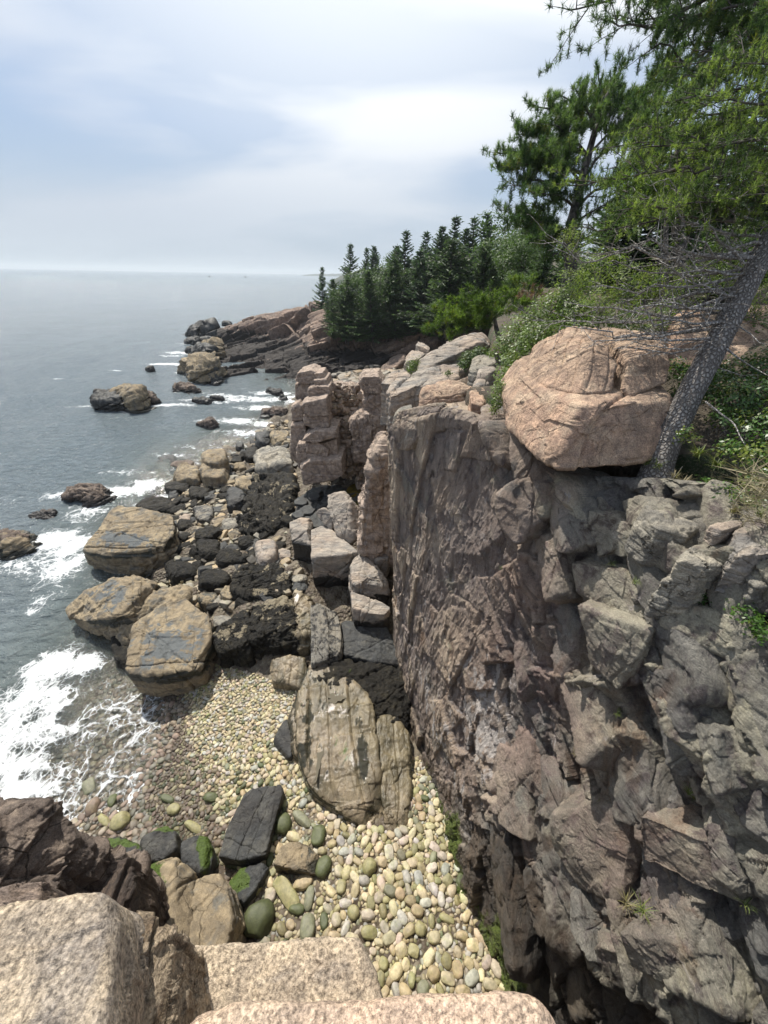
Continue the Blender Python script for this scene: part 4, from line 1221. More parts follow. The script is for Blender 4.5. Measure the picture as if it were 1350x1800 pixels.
# ------------------------------------------------------------------ rocks awash
for i, (x0, y0, x1, y1, h, mt, lab) in enumerate([
    (168, 692, 215, 720, .9, 'slate', 'left slab of the offshore reef'), (200, 682, 256, 716, 1.2, 'tan', 'tallest slab of the offshore reef'), (163, 685, 200, 702, .6, 'slate', 'low dark outer tip of the offshore reef'), (248, 690, 270, 706, .6, 'brown', 'small end rock of the offshore reef'), (205, 704, 246, 718, .4, 'tan', 'low front slab of the offshore reef'),
    (308, 674, 351, 690, .6, 'brown', 'rounded brown rock awash off the headland'), (336, 698, 372, 710, .25, 'slate', 'flat dark rock awash in front of the headland'), (370, 694, 392, 704, .25, 'slate', 'small flat rock awash next to the flat dark one'), (348, 737, 379, 752, .5, 'brown', 'lone brown rock awash in the inlet'),
    (460, 716, 502, 730, .45, 'brown', 'flat brown reef before the stack'), (456, 727, 474, 736, .2, 'slate', 'tiny rock beside the flat brown reef'), (470, 683, 495, 692, .4, 'slate', 'dark rock awash under the headland'), (490, 696, 506, 702, .25, 'slate', 'tiny dark rock near the stack top'),
    (324, 628, 384, 668, 1.8, 'tan', 'layered outlying rock off the headland tip'), (330, 650, 380, 670, .9, 'slate', 'low dark shelf of the outlying rock'), (343, 607, 372, 624, 1.6, 'slate', 'dark rock left of the headland tip'), (362, 600, 386, 622, 1.6, 'tan', 'brown rock touching the headland tip'),
    (334, 575, 350, 587, 1.5, 'slate', 'left of the two far dark rocks'), (350, 572, 381, 586, 2.0, 'slate', 'right of the two far dark rocks'), (392, 566, 406, 571, .8, 'slate', 'farthest small rock awash off the headland'), (328, 596, 352, 603, .7, 'slate', 'low skerry left of the headland'), (327, 611, 342, 618, .7, 'slate', 'small skerry nearest the foam line'),
    (258, 644, 269, 651, .5, 'slate', 'lone small rock in open water'), (352, 594, 378, 602, .9, 'slate', 'middle skerry off the headland'),
    (108, 852, 198, 888, .5, 'brown', 'brown spit of rock in the surf left of the boulders'), (48, 898, 100, 912, .12, 'brown', 'nearly drowned brown rock in the surf'), (-40, 925, 34, 968, .55, 'brown', 'dark brown rock at the left edge of the water'), (6, 930, 50, 985, .45, 'tan', 'weed-brown rock at the left edge of the water'),
]):
    rs = np.random.RandomState(200 + i)
    poly = polybox(x0, y0, x1, y0 + (y1 - y0) * .62, rs)
    tl = h * .5
    zs = [max(.05, h * .7 + tl * (p[0] - x0) / (x1 - x0) + rs.uniform(-.1, .1) * h) for p in poly]
    blk('skerry', lab, 'rock', poly, zs, -.9, mt, 1.12, k=16, chips=8, amp=.13, res=48, seed=200 + i, strata=(-.45, .1, 1), sa=.12, ss=.17, chipd=(.6, .92), zone=lambda V, n: zn(V, .9 * sstep(.5, .15, V[:, 2])))

# ------------------------------------------------------------------ middle platform
blk('rock_block', 'dark slate ledge behind the leaning plates, cracked into flat sheets', 'rock ledge', [(508, 912), (518, 868), (600, 850), (632, 868), (640, 905), (600, 930), (550, 925)], [2.3, 2.3, 2.3, 2.3, 2.3, 2.4, 2.4], 1.2, 'slate', 1.03, k=30, chips=3, amp=.025, res=60, seed=300, strata=(0, 0, 1), sa=.05, ss=.12)
PLN = ['leftmost', 'second from the left', 'third from the left', 'fourth from the left', 'fourth from the right', 'third from the right', 'second from the right', 'rightmost']
PLX = [530, 552, 575, 540, 565, 524, 556, 580]
for i, (x, y, w) in enumerate([(530, 880, 26), (552, 872, 24), (575, 880, 22), (540, 896, 30), (565, 893, 20), (524, 903, 24), (556, 862, 22), (580, 866, 22)]):
    rs = np.random.RandomState(310 + i)
    blk('slate_plate', 'thin dark slate plate behind the leaning pale plates, ' + PLN[sorted(PLX).index(PLX[i])] + ' of eight', 'rock slab', polybox(x - w / 2, y - w * .28, x + w / 2, y + w * .28, rs, 6), 2.47 + .03 * (i % 3), 2.34, 'slate', 1.0, k=30, chips=2, amp=.02, res=14, seed=310 + i, group='slate plates behind the leaning plates')
blk('rock_block', 'dark square block left of the pale fallen block', 'rock block', [(509, 912), (524, 903), (548, 908), (549, 930), (545, 948), (512, 940)], 3.1, 1.3, 'slab', .98, k=30, chips=4, amp=.025, res=46, seed=320, zone=tide_shade(3.0, 2.7))
blk('rock_block', 'pale-topped square block with a black shaded front in the middle of the cove', 'rock block', [(548, 980), (547, 930), (570, 920), (590, 936), (613, 957), (630, 971), (600, 976), (575, 977)], 3.2, 1.2, 'slab', .98, k=34, chips=4, amp=.022, res=66, seed=321, chipd=(.93, .98), zone=tide_shade(2.6, 1.9))
def pts3(L, off=(0.1, .45, -.25)):
    A_ = np.array([G(x, y, z) for x, y, z in L])
    return np.vstack([A_, A_ + np.array(off)])
rock('leaning_plate', 'tall pale plate of rock leaning on the square block, dark pitted right face', 'rock slab', pts3([(570, 872, 4.25), (600, 864, 4.5), (618, 885, 4.4), (634, 912, 3.9), (632, 938, 3.4), (612, 957, 3.15), (592, 940, 3.3), (584, 905, 3.7)]), 'slab', res=56, k=26, chips=3, amp=.035, seed=322)
rock('leaning_plate', 'smaller pale shell-shaped plate leaning left of the tall one', 'rock slab', pts3([(553, 897, 3.7), (570, 893, 3.9), (588, 905, 3.8), (592, 925, 3.3), (580, 932, 3.2), (563, 915, 3.4)], (.05, .25, -.15)), 'slab', res=36, k=26, chips=3, amp=.03, seed=323)
for i, (x0, y0, x1, y1, z) in enumerate([(634, 936, 662, 960, 3.3), (655, 960, 684, 992, 3.3), (627, 955, 652, 980, 3.4), (660, 940, 682, 958, 3.0), (640, 968, 664, 990, 3.1)]):
    rs = np.random.RandomState(330 + i)
    blk('rock_block', ['small pale block against the cliff foot', 'triangular pale block against the cliff foot', 'small pale block touching the square block', 'little block wedged at the cliff', 'little block under the triangular one'][i], 'rock block', polybox(x0, y0, x1, y0 + (y1 - y0) * .7, rs, 6), z, z - .9, 'slab', .95, k=24, chips=4, amp=.035, res=24, seed=330 + i)
blk('rock_block', 'rough pale block with a broken dark front standing by the cliff', 'rock block', [(613, 985), (622, 973), (640, 975), (660, 998), (682, 1022), (684, 1034), (655, 1036), (628, 1034), (615, 1010)], [3.3, 3.3, 3.25, 3.1, 2.9, 2.8, 2.8, 2.95, 3.2], 1.5, 'slab', .97, k=26, chips=6, amp=.045, res=54, seed=340, zone=tide_shade(2.7, 2.3))
blk('rock_block', 'squared brown block with a black front below the rough pale block', 'rock block', [(617, 1040), (640, 1050), (684, 1056), (686, 1066), (676, 1077), (640, 1076), (622, 1072)], [2.75, 2.75, 2.75, 2.7, 2.65, 2.65, 2.7], .8, 'slab', .96, k=34, chips=4, amp=.025, res=46, seed=341, zone=tide_shade(2.5, 1.9))
blk('rock_wedge', 'sharp-edged wedge of grey and tan rock above the black step', 'rock ledge', [(545, 1064), (560, 1058), (592, 1072), (600, 1110), (598, 1146), (590, 1154), (546, 1170)], [2.35, 2.4, 2.2, 2.1, 2.0, 1.95, 1.9], .7, 'greyledge', 1.0, k=34, chips=3, amp=.03, res=66, seed=342, chipd=(.93, .98), strata=(1, .2, 0), sa=.03, ss=.12, zone=lambda V, n: zn(V, .45 + .6 * sstep(1.7, 1.4, V[:, 2])))
blk('rock_wedge', 'dark grey flat ledge between the wedge and the cliff', 'rock ledge', [(598, 1082), (640, 1092), (700, 1110), (704, 1160), (650, 1160), (604, 1150)], [2.0, 1.95, 1.9, 1.8, 1.8, 1.85], .6, 'slate', 1.0, k=30, chips=4, amp=.03, res=56, seed=343, zone=tide_shade(1.6, 1.3))
blk('rock_ledge', 'black dripping step under the wedge', 'rock ledge', [(545, 1165), (600, 1160), (650, 1160), (708, 1165), (722, 1220), (716, 1280), (668, 1282), (640, 1262), (600, 1220), (552, 1205)], [1.75, 1.7, 1.65, 1.6, 1.45, 1.35, 1.3, 1.4, 1.5, 1.65], .4, 'black', 1.0, k=12, chips=5, amp=.05, fine=2, res=80, seed=344, fscale=.4, zone=lambda V, n: zn(V, 0, .35 * sstep(.2, .5, fbm(V * 3, 8, 3)), .0))
def rlz(V, n):
    x, y, _ = proj(V)
    k = .75 * np.exp(-(((x - 638 - (y - 1330) * .12) / 12) ** 2 + ((y - 1330) / 100) ** 2))
    k += .85 * sstep(.55, .25, n[:, 2]) + .4 * sstep(555, 545, x) + .35 * sstep(.15, .5, fbm(V * 2.5, 9, 3)) * sstep(690, 660, x)
    g = .5 * np.exp(-(((x - 598) / 18) ** 2 + ((y - 1310) / 40) ** 2))
    return zn(V, k, g, .25 * np.exp(-(((x - 590) / 60) ** 2 + ((y - 1300) / 90) ** 2)))
blk('whaleback_ledge', 'smooth wave-rounded tan ledge with puddles in the middle of the cobble beach', 'rock ledge',
    [(524, 1215), (545, 1166), (600, 1176), (648, 1222), (662, 1290), (668, 1380), (668, 1452), (640, 1452), (590, 1425), (552, 1392), (532, 1345), (522, 1270)],
    [1.55, 1.7, 1.7, 1.65, 1.6, 1.5, 1.35, 1.3, 1.35, 1.45, 1.5, 1.55], .6, 'wetledge', 1.08, k=9.9, chips=1, amp=.032, fiss=1, res=120, seed=345, strata=(1, .22, 0), sa=.024, ss=.24, fscale=.8, zone=rlz)
blk('whaleback_ledge', 'narrow rounded ledge hugging the right side of the smooth puddled one', 'rock ledge',
    [(664, 1262), (690, 1254), (716, 1288), (722, 1380), (714, 1450), (699, 1480), (680, 1462), (672, 1400), (662, 1330)], [1.45, 1.4, 1.3, 1.3, 1.2, 1.1, 1.2, 1.4, 1.5], .6, 'wetledge', 1.08, k=9.9, chips=1, amp=.04, fiss=1, res=80, seed=349, strata=(1, .1, 0), sa=.03, ss=.3, fscale=.5, zone=rlz)
blk('shore_rock', 'brown wet fin of rock left of the smooth ledge', 'rock', [(506, 1262), (516, 1235), (532, 1225), (540, 1270), (534, 1322), (512, 1330)], [1.3, 1.4, 1.5, 1.5, 1.4, 1.2], .5, 'wetledge', 1.0, k=12, chips=5, amp=.05, res=40, seed=346, zone=lambda V, n: zn(V, .5))
blk('shore_rock', 'dark triangular rock at the foot of the brown fin', 'rock', [(480, 1300), (502, 1262), (512, 1270), (512, 1330), (500, 1332)], [1.0, 1.15, 1.2, 1.15, 1.0], .4, 'slate', 1.0, k=20, chips=3, amp=.03, res=26, seed=347)
blk('shore_rock', 'ribbed tan block under the large weedy block', 'rock', [(478, 1158), (505, 1152), (535, 1156), (540, 1190), (530, 1205), (478, 1196)], [1.4, 1.45, 1.45, 1.35, 1.3, 1.25], .6, 'wetledge', 1.0, k=16, chips=4, amp=.04, res=40, seed=348, strata=(1, .1, 0), sa=.06, ss=.2)
# puddles on the smooth ledge
q = N('puddle_water'); M['puddle'] = q.done(q.bsdf(Base_Color=(.11, .095, .065), Roughness=.03, IOR=1.33, Specular_IOR_Level=.9).outputs[0])

def surfz(o, x, y, r):
    V_ = np.array([v.co[:] for v in o.data.vertices]) + np.array(o.location)
    m_ = (np.hypot(V_[:, 0] - x, V_[:, 1] - y) < r) & (V_[:, 2] > V_[:, 2].mean())
    return np.percentile(V_[m_][:, 2], 60)


wb = bpy.data.objects['whaleback_ledge']
for i, (px, py, lx, ly, lab) in enumerate([(562, 1330, .07, .42, 'narrow puddle glinting in the sun on the smooth ledge'), (590, 1228, .22, .13, 'puddle at the upper end of the smooth ledge')]):
    c = G(px, py, 1.55); z_ = surfz(wb, c[0], c[1], max(lx, ly) * .7); c = G(px, py, z_)
    aa = np.linspace(0, 2 * math.pi, 48, endpoint=False); w_ = 1 + .25 * np.sin(3 * aa + i) + .15 * np.sin(7 * aa)
    ring = np.stack([c[0] + lx * np.cos(aa) * w_, c[1] + ly * np.sin(aa) * w_, np.full(48, z_ + .012)], 1)
    V_ = np.vstack([ring, ring - (0, 0, .06), [[c[0], c[1], z_ + .012]]])
    t_ = np.array([[j, (j + 1) % 48, 96] for j in range(48)]); q_ = np.array([[j, j + 48, (j + 1) % 48 + 48, (j + 1) % 48] for j in range(48)])
    tag(mesh('puddle', V_, [t_, q_], M['puddle'], False, loc=c), lab, 'puddle')

# ------------------------------------------------------------------ sea stack and column: upright faces at a given distance
def Yp(px, py, y):
    r = ray(px, py); return CAM + r * (y / r[1])
def fblk(name, lab, cat, poly, y, d, mat, **kw):
    A_ = np.array([Yp(a, b, y) for a, b in poly]); B_ = A_ + np.array([0, d, 0])
    return rock(name, lab, cat, np.vstack([A_, B_]), mat, **kw)
SG = dict(k=30, amp=.035, chips=5, chipd=(.90, .98))
for i, (nm, lab, poly, y, d) in enumerate([
    ('stack_block', 'rounded boulder topping the sea stack', [(518, 669), (523, 657), (545, 651), (557, 656), (554, 674), (530, 675)], 18.9, 1.6),
    ('stack_block', 'small block right beside the top boulder of the stack', [(553, 657), (567, 655), (572, 666), (556, 668)], 18.8, 1.3),
    ('stack_block', 'flat block under the small top block of the stack', [(551, 669), (573, 667), (576, 679), (553, 681)], 18.5, 1.4),
    ('stack_block', 'wide low block in the third tier of the stack', [(541, 684), (557, 680), (578, 680), (580, 696), (543, 697)], 18.2, 1.7000000000000002),
    ('stack_block', 'dark recessed block under the top boulder of the stack', [(519, 676), (546, 674), (548, 700), (519, 701)], 19.1, 1.6),
    ('stack_block', 'big pale cube at mid height on the front of the stack', [(529, 710), (573, 700), (576, 730), (548, 732), (533, 729)], 17.4, 1.7000000000000002),
    ('stack_block', 'thin block under the big pale cube', [(532, 730), (576, 730), (578, 750), (550, 753), (535, 746)], 17.5, 1.6),
    ('stack_block', 'left shoulder block of the stack beside the cube', [(512, 714), (523, 709), (533, 717), (532, 738), (514, 740)], 18.1, 1.6),
    ('stack_block', 'seaward left pillar of the stack', [(510, 748), (536, 740), (540, 768), (530, 822), (512, 806)], 17.9, 1.9),
    ('stack_block', 'overhanging tier slab at the waist of the stack', [(531, 774), (552, 758), (590, 759), (592, 768), (552, 779)], 16.9, 1.9),
    ('stack_block', 'dark blocky body below the waist of the stack', [(522, 780), (560, 778), (578, 792), (572, 820), (540, 828), (522, 822)], 17.0, 2.0),
    ('stack_block', 'right lower block of the stack', [(560, 783), (592, 771), (594, 806), (570, 812)], 17.2, 1.9),
    ('stack_block', 'wide dark foot block of the stack', [(528, 822), (545, 810), (600, 808), (604, 836), (585, 843), (535, 852)], 16.5, 2.4),
    ('stack_block', 'cap block of the column right of the stack', [(630, 674), (636, 663), (664, 662), (674, 674), (669, 692), (641, 691)], 18.2, 1.7000000000000002),
    ('stack_block', 'upper shaft of the column right of the stack', [(639, 692), (670, 690), (679, 702), (677, 760), (655, 770), (641, 735)], 18.3, 1.9),
    ('stack_block', 'lower body of the column right of the stack', [(618, 742), (642, 728), (676, 740), (674, 795), (660, 812), (624, 810)], 17.7, 2.2),
    ('stack_block', 'broken core of the stack filled with rubble', [(560, 712), (590, 690), (640, 700), (648, 800), (610, 842), (578, 826)], 19.6, 2.6),
]):
    rock_kw = dict(SG)
    if i in (16, 15, 14): rock_kw.update(amp=.07, fine=1.8, chips=9)
    fblk(nm, lab, 'rock block', poly, y, d, 'pinkrock', res=60 if i > 8 else 40, seed=400 + i, strata=(0, .15, 1), sa=.03, ss=.25, zone=lambda V, n: zn(V, .85 * sstep(3.4, 2.6, V[:, 2] + .3 * fbm(V, 3, 2))), group='blocks of the sea stack', **rock_kw)
fblk('rock_wall', 'pale pink cracked rib of rock in the gully left of the cliff', 'rock wall', [(636, 960), (640, 900), (650, 850), (664, 800), (678, 770), (690, 780), (690, 990), (650, 990)], 11.2, 1.6, 'pinkrock', res=90, k=22, amp=.07, chips=7, seed=430, strata=(0, .3, 1), sa=.03, ss=.1)
blk('rock_block', 'small dark-sided block in the brown pool behind the leaning plates', 'rock block', [(624, 838), (632, 833), (652, 834), (650, 848), (628, 850)], 2.75, 2.1, 'pinkrock', .95, k=30, chips=3, amp=.03, res=24, seed=431)
pool = G(628, 872, 2.36)
aa = np.linspace(0, 2 * math.pi, 40, endpoint=False)
Vp = np.stack([pool[0] + .55 * np.cos(aa) * (1 + .2 * np.sin(3 * aa)), pool[1] + 1.5 * np.sin(aa), np.full(40, 2.40)], 1)
Vp = np.vstack([Vp, Vp * (1, 1, 0) + (0, 0, 2.30)])
q = N('brown_pool'); pos = q.n('NewGeometry').outputs['Position']
M['pool'] = q.done(q.bsdf(Base_Color=q.mix(q.rng(q.noise(pos, 2, 5), .4, .6), (.16, .11, .02), (.07, .055, .015)), Roughness=.25).outputs[0])
bmp_ = bmesh.new(); vv = [bmp_.verts.new(p) for p in Vp[:40]]; f_ = bmp_.faces.new(vv); r_ = bmesh.ops.extrude_face_region(bmp_, geom=[f_]); bmesh.ops.translate(bmp_, verts=[e for e in r_['geom'] if isinstance(e, bmesh.types.BMVert)], vec=(0, 0, -.3)); bmesh.ops.recalc_face_normals(bmp_, faces=bmp_.faces)
me = bpy.data.meshes.new('pool'); bmp_.to_mesh(me); bmp_.free(); me.materials.append(M['pool']); po = bpy.data.objects.new('pool', me); C.objects.link(po); tag(po, kind='structure')

# ------------------------------------------------------------------ slabs on the cliff top
SL = [
    ('tilted_slab', 'long pale tilted slab under the little pine', [(735, 632), (775, 608), (835, 588), (862, 582), (864, 596), (820, 616), (775, 640), (729, 658)], [9.0, 9.35, 9.8, 9.9, 9.7, 9.3, 8.85, 8.6], 7.2, 'slab', dict(k=16)),
    ('tilted_slab', 'second tilted slab, in front of the pale one, with a brown broken face', [(683, 678), (705, 662), (760, 640), (816, 632), (818, 644), (790, 654), (742, 672), (700, 692), (684, 694)], [8.9, 9.05, 9.35, 9.5, 9.4, 9.2, 8.95, 8.75, 8.7], 7.2, 'slab', dict(k=18)),
    ('tilted_slab', 'stepped sheet of grey rock on the second tilted slab', [(735, 678), (765, 660), (812, 650), (816, 660), (780, 672), (745, 690)], [9.0, 9.2, 9.4, 9.3, 9.1, 8.85], 8.2, 'slab', dict(k=18)),
    ('cliff_top_block', 'rounded orange-grey block on the rim of the far cliff', [(736, 698), (742, 680), (790, 667), (834, 676), (828, 692), (797, 702), (765, 708)], [9.65, 9.8, 9.9, 9.85, 9.7, 9.6, 9.55], 8.6, 'boulder', dict(k=18)),
    ('cliff_top_block', 'small yellow-stained block next to the rounded rim block', [(826, 690), (832, 682), (855, 680), (862, 695), (850, 708), (828, 706)], 9.85, 8.9, 'boulder', dict(k=14)),
    ('cliff_top_block', 'pale block in the green shrubs left of the perched boulder', [(874, 684), (882, 673), (899, 672), (906, 690), (898, 705), (876, 700)], 10.1, 9.2, 'slab', dict(k=20)),
    ('cliff_top_block', 'pale low block below the pale one left of the perched boulder', [(874, 715), (885, 704), (903, 704), (903, 722), (880, 726)], 9.85, 9.2, 'slab', dict(k=20)),
    ('cliff_top_block', 'round pinkish stone by the shrubs, left one of two', [(832, 668), (838, 652), (860, 650), (868, 660), (860, 672), (840, 676)], 9.75, 8.9, 'slab', dict(k=8)),
    ('cliff_top_block', 'round pinkish stone by the shrubs, behind the left one', [(838, 656), (846, 641), (868, 638), (874, 650), (860, 658)], 9.9, 9.0, 'slab', dict(k=8)),
    ('cliff_top_block', 'dark arched rock under the little pine', [(824, 650), (830, 628), (848, 618), (866, 622), (874, 640), (862, 652), (832, 660)], [9.8, 10.0, 10.1, 10.1, 10.0, 9.8, 9.7], 8.9, 'greyledge', dict(k=14)),
    ('cliff_top_block', 'jumbled pale block at the seaward end of the slabs', [(668, 672), (680, 655), (704, 645), (722, 650), (720, 664), (690, 676)], [8.3, 8.5, 8.7, 8.7, 8.5, 8.3], 6.5, 'slab', dict(k=22)),
    ('cliff_top_block', 'rounded pale block behind the jumbled one', [(709, 632), (714, 616), (736, 612), (748, 622), (738, 634)], 9.0, 7.5, 'slab', dict(k=14)),
    ('cliff_top_block', 'thin pale splinter lying behind the slabs', [(731, 606), (735, 600), (756, 609), (754, 615)], 9.2, 8.8, 'slab', dict(k=20)),
    ('cliff_top_block', 'grey slab at the seaward end behind the column', [(680, 690), (690, 668), (730, 655), (738, 668), (700, 690)], [8.2, 8.4, 8.7, 8.6, 8.3], 6.5, 'slab', dict(k=22)),
    ('cliff_top_block', 'angular block hanging on the cliff corner under the tilted slabs', [(690, 735), (700, 712), (722, 706), (728, 720), (712, 738)], [8.9, 9.05, 9.1, 9.0, 8.85], 7.9, 'greyledge', dict(k=26)),
]
for i, (nm, lab, poly, z, zb, mt, ex) in enumerate(SL):
    blk(nm, lab, 'rock slab' if 'slab' in nm else 'rock block', poly, z, zb, mt, .95, chips=4, amp=.03, res=50, seed=450 + i, strata=(-.12, .1, 1), sa=.035, ss=.2, **ex)

# ------------------------------------------------------------------ perched boulder
pb = empty('perched_boulder', P(1040, 800, 5.4), 'huge orange-pink boulder perched on the cliff edge, cracked into three blocks', 'boulder')
def part(nm, L, back, **kw):
    A_ = np.array([P(*p) for p in L]); B_ = A_ + np.array(back)
    A_ = np.vstack([A_, B_]); A_ = A_.mean(0) + (A_ - A_.mean(0)) * (1.03 if nm == 'lower_block' else .97)
    o = rock(nm, None, None, A_, 'boulder', parent=pb, fiss=1, **kw)
    return o
part('lower_block', [(977, 820, 4.7), (1018, 718, 4.62), (1090, 808, 4.8), (1160, 792, 4.98), (1180, 706, 5.0), (1172, 692, 5.1), (1168, 775, 5.0), (1096, 712, 4.8), (950, 795, 5.0), (920, 765, 5.35), (893, 748, 5.8), (892, 705, 6.0), (922, 662, 6.0), (962, 692, 5.2)], (.25, 1.1, .05), res=130, k=40, chips=1, amp=.024, seed=500, fscale=.7, fine=1.6, chipd=(.95, .985))
part('left_block', [(962, 684, 5.25), (1020, 698, 4.86), (1072, 690, 4.92), (1082, 642, 5.02), (1045, 626, 5.06), (1052, 577, 6.2), (1003, 577, 6.2), (948, 606, 6.1), (922, 656, 6.0)], (.1, .5, -.1), res=110, k=44, chips=0, amp=.022, seed=501, fscale=.6, fine=1.4, strata=(1, -.55, .15), sa=.03, ss=.14)
part('right_block', [(1094, 690, 4.95), (1104, 698, 4.94), (1170, 674, 5.12), (1176, 640, 5.2), (1168, 610, 5.45), (1150, 592, 6.1), (1074, 577, 6.2), (1104, 640, 5.03), (1132, 622, 5.12)], (.1, .5, -.1), res=100, k=44, chips=0, amp=.022, seed=502, fscale=.6, fine=1.4)
rock('cliff_boulder', 'orange rock wall partly hidden behind the leaning spruce trunk', 'boulder', np.vstack([[P(1180, 640, 6.6), P(1200, 545, 7.2), P(1300, 540, 7.5), P(1420, 560, 7.0), P(1420, 660, 6.0), P(1300, 690, 6.0)]] + [[P(1180, 640, 9), P(1420, 640, 9), P(1300, 560, 9)]]), 'boulder', res=70, k=16, amp=.05, seed=504)
# block pillar under the perched boulder, and pale slabs on the near rim
rock('cliff_boulder', 'orange knob of rock jammed under the left end of the perched boulder', 'boulder', np.vstack([[P(893, 750, 5.75), P(895, 715, 5.85), P(918, 708, 5.7), P(928, 735, 5.5), P(908, 755, 5.6)], np.array([P(893, 750, 5.75), P(895, 715, 5.85), P(918, 708, 5.7), P(928, 735, 5.5), P(908, 755, 5.6)]) + (.3, .6, 0)]), 'boulder', res=30, k=12, amp=.04, seed=505)
NR = [
    ('pale thin slab on the near rim under the dry grass', [(1246, 926), (1262, 918), (1315, 912), (1300, 925), (1262, 936)], 10.02, .16),
    ('pale layered rim rock at the right edge', [(1290, 935), (1320, 920), (1400, 915), (1420, 960), (1340, 975), (1300, 965)], 10.0, .5),
    ('grey flat rim rock below the thin slab', [(1190, 980), (1215, 965), (1290, 968), (1296, 985), (1240, 1000)], 9.75, .4),
    ('broken rim rock where the dirt bank meets the cliff', [(1130, 900), (1150, 875), (1200, 890), (1240, 915), (1210, 935), (1160, 925)], 9.85, .5),
    ('grey angular rim rock above the leafy plant', [(1160, 1020), (1200, 985), (1270, 990), (1290, 1015), (1230, 1035)], 9.5, .5),
    ('grey rounded rim rock near the right edge', [(1300, 985), (1350, 975), (1420, 990), (1420, 1030), (1330, 1030)], 9.75, .5),
]
for i, (lab, poly, z, h) in enumerate(NR):
    blk('rim_rock', lab, 'rock', poly, z, z - h, 'slab' if i in (0, 1) else 'greyledge', 1.0, k=26, chips=5, amp=.05, res=44, seed=520 + i, strata=(.1, .1, 1), sa=.04, ss=.15)
for i, (nm, lab, L_, off, bk, mt) in enumerate([
    ('cliff_block', 'squared grey block forming the rim of the far wall under the rounded orange-grey one', [(742, 748), (752, 706), (800, 702), (836, 690), (852, 706), (848, 752), (812, 780), (760, 778)], .10, (.7, .25, -.05), 'cliffblk'),
    ('cliff_block', 'dark-sided upright block in the notch right of the far wall rim', [(848, 712), (896, 712), (906, 752), (893, 822), (866, 800), (846, 750)], .10, (.7, .3, 0), 'cliffblk'),
    ('cliff_block', 'greenish pillar block directly under the perched boulder', [(896, 752), (922, 765), (950, 800), (962, 846), (940, 862), (905, 845), (893, 800)], .12, (.7, .3, 0), 'cliffblk'),
    ('cliff_block', 'jutting grey wedge with a dark underside below the greenish pillar', [(868, 868), (905, 846), (960, 850), (1004, 862), (968, 905), (905, 958), (880, 930)], .16, (.7, .3, .1), 'cliffblk'),
    ('cliff_block', 'thin angular block at the left corner of the far wall rim', [(690, 760), (700, 722), (738, 715), (742, 760), (715, 790), (694, 790)], .06, (.6, .3, 0), 'cliffblk')]):
    A_ = np.array([onc(x, y, off + .22) for x, y in L_]); t_ = (A_ - CAM) @ fwd; tm = np.median(t_); A_ = np.array([P(x, y, tm + .35 * (tt_ - tm)) for (x, y), tt_ in zip(L_, t_)])
    tag(cliffpart(nm, np.vstack([A_, A_ + np.array(bk)]), [.75, .45, .6, .5, .7][i], res=64, k=30, chips=4, amp=.03, seed=560 + i, chipd=(.9, .98)), lab, 'rock block')
# far tilted slab at the inner corner of the inlet
blk('tilted_slab', 'dark tilted slab in the far inner corner of the inlet', 'rock slab', [(664, 648), (690, 626), (712, 616), (716, 628), (690, 650), (668, 660)], [2.2, 3.0, 3.6, 3.2, 2.2, 1.6], 0.2, 'head', 1.0, k=20, chips=4, amp=.03, res=30, seed=540)

# ------------------------------------------------------------------ cobbles
def cobblemat(name, attr):
    q = N(name)
    if attr:
        a_ = q.n('Attribute', attribute_name='zone'); col = a_.outputs['Color']; pos = q.n('NewGeometry').outputs['Position']
    else:
        oi = q.n('ObjectInfo'); col = oi.outputs['Color']; pos = q.n('NewGeometry').outputs['Position']
    n1 = q.noise(pos, 16, 5, .6); n2 = q.noise(pos, 5, 3)
    c = q.mix(q.rng(n1, .3, .7), q.mix(1.0, col, (.78, .78, .76), 'MULTIPLY'), q.mix(1.0, col, (1.18, 1.16, 1.1), 'MULTIPLY'))
    c = q.mix(q.math('MULTIPLY', q.rng(n2, .5, .62), .35), c, q.mix(1.0, c, (.75, .85, .5), 'MULTIPLY'))
    return q.done(q.bsdf(Base_Color=c, Roughness=.62, Normal=q.bump(q.noise(pos, 45, 4), .25, .02)).outputs[0])
CM_O, CM_A = cobblemat('cobble_stone', False), cobblemat('cobble_field_stone', True)
KN = {'cream': (.44, .375, .25), 'olive': (.26, .235, .125), 'grey-green': (.17, .17, .115), 'pinkish': (.41, .35, .285), 'grey': (.37, .355, .325), 'mossy green': (.070, .080, .034), 'tan': (.34, .27, .17), 'wet brown': (.165, .12, .09)}
KN = {k: np.array(v) for k, v in KN.items()}


def cobgeo(seed, res):
    rs = np.random.RandomState(seed)
    D, Fc = cubedirs(res, np.array([1, 1, 1.]))
    e = rs.uniform(2.1, 3.0)
    r = (np.abs(D) ** e).sum(1) ** (-1 / e)
    V = D * r[:, None]
    for _ in range(3):
        n = rs.normal(size=3); n /= np.linalg.norm(n); dd = V @ n; lim = rs.uniform(.75, .95)
        V = V - n * (np.maximum(dd - lim, 0) * .75)[:, None]
    V = V * (1 + .09 * fbm(V * 1.3 + seed, seed, 2))[:, None]
    return V, Fc


inpoly = lambda px, py, poly: _inp(np.asarray(px), np.asarray(py), np.asarray(poly, float))
def _inp(x, y, p):
    c = np.zeros(len(x), bool); j = len(p) - 1
    for i in range(len(p)):
        t = ((p[i, 1] > y) != (p[j, 1] > y)) & (x < (p[j, 0] - p[i, 0]) * (y - p[i, 1]) / (p[j, 1] - p[i, 1] + 1e-9) + p[i, 0])
        c ^= t; j = i
    return c


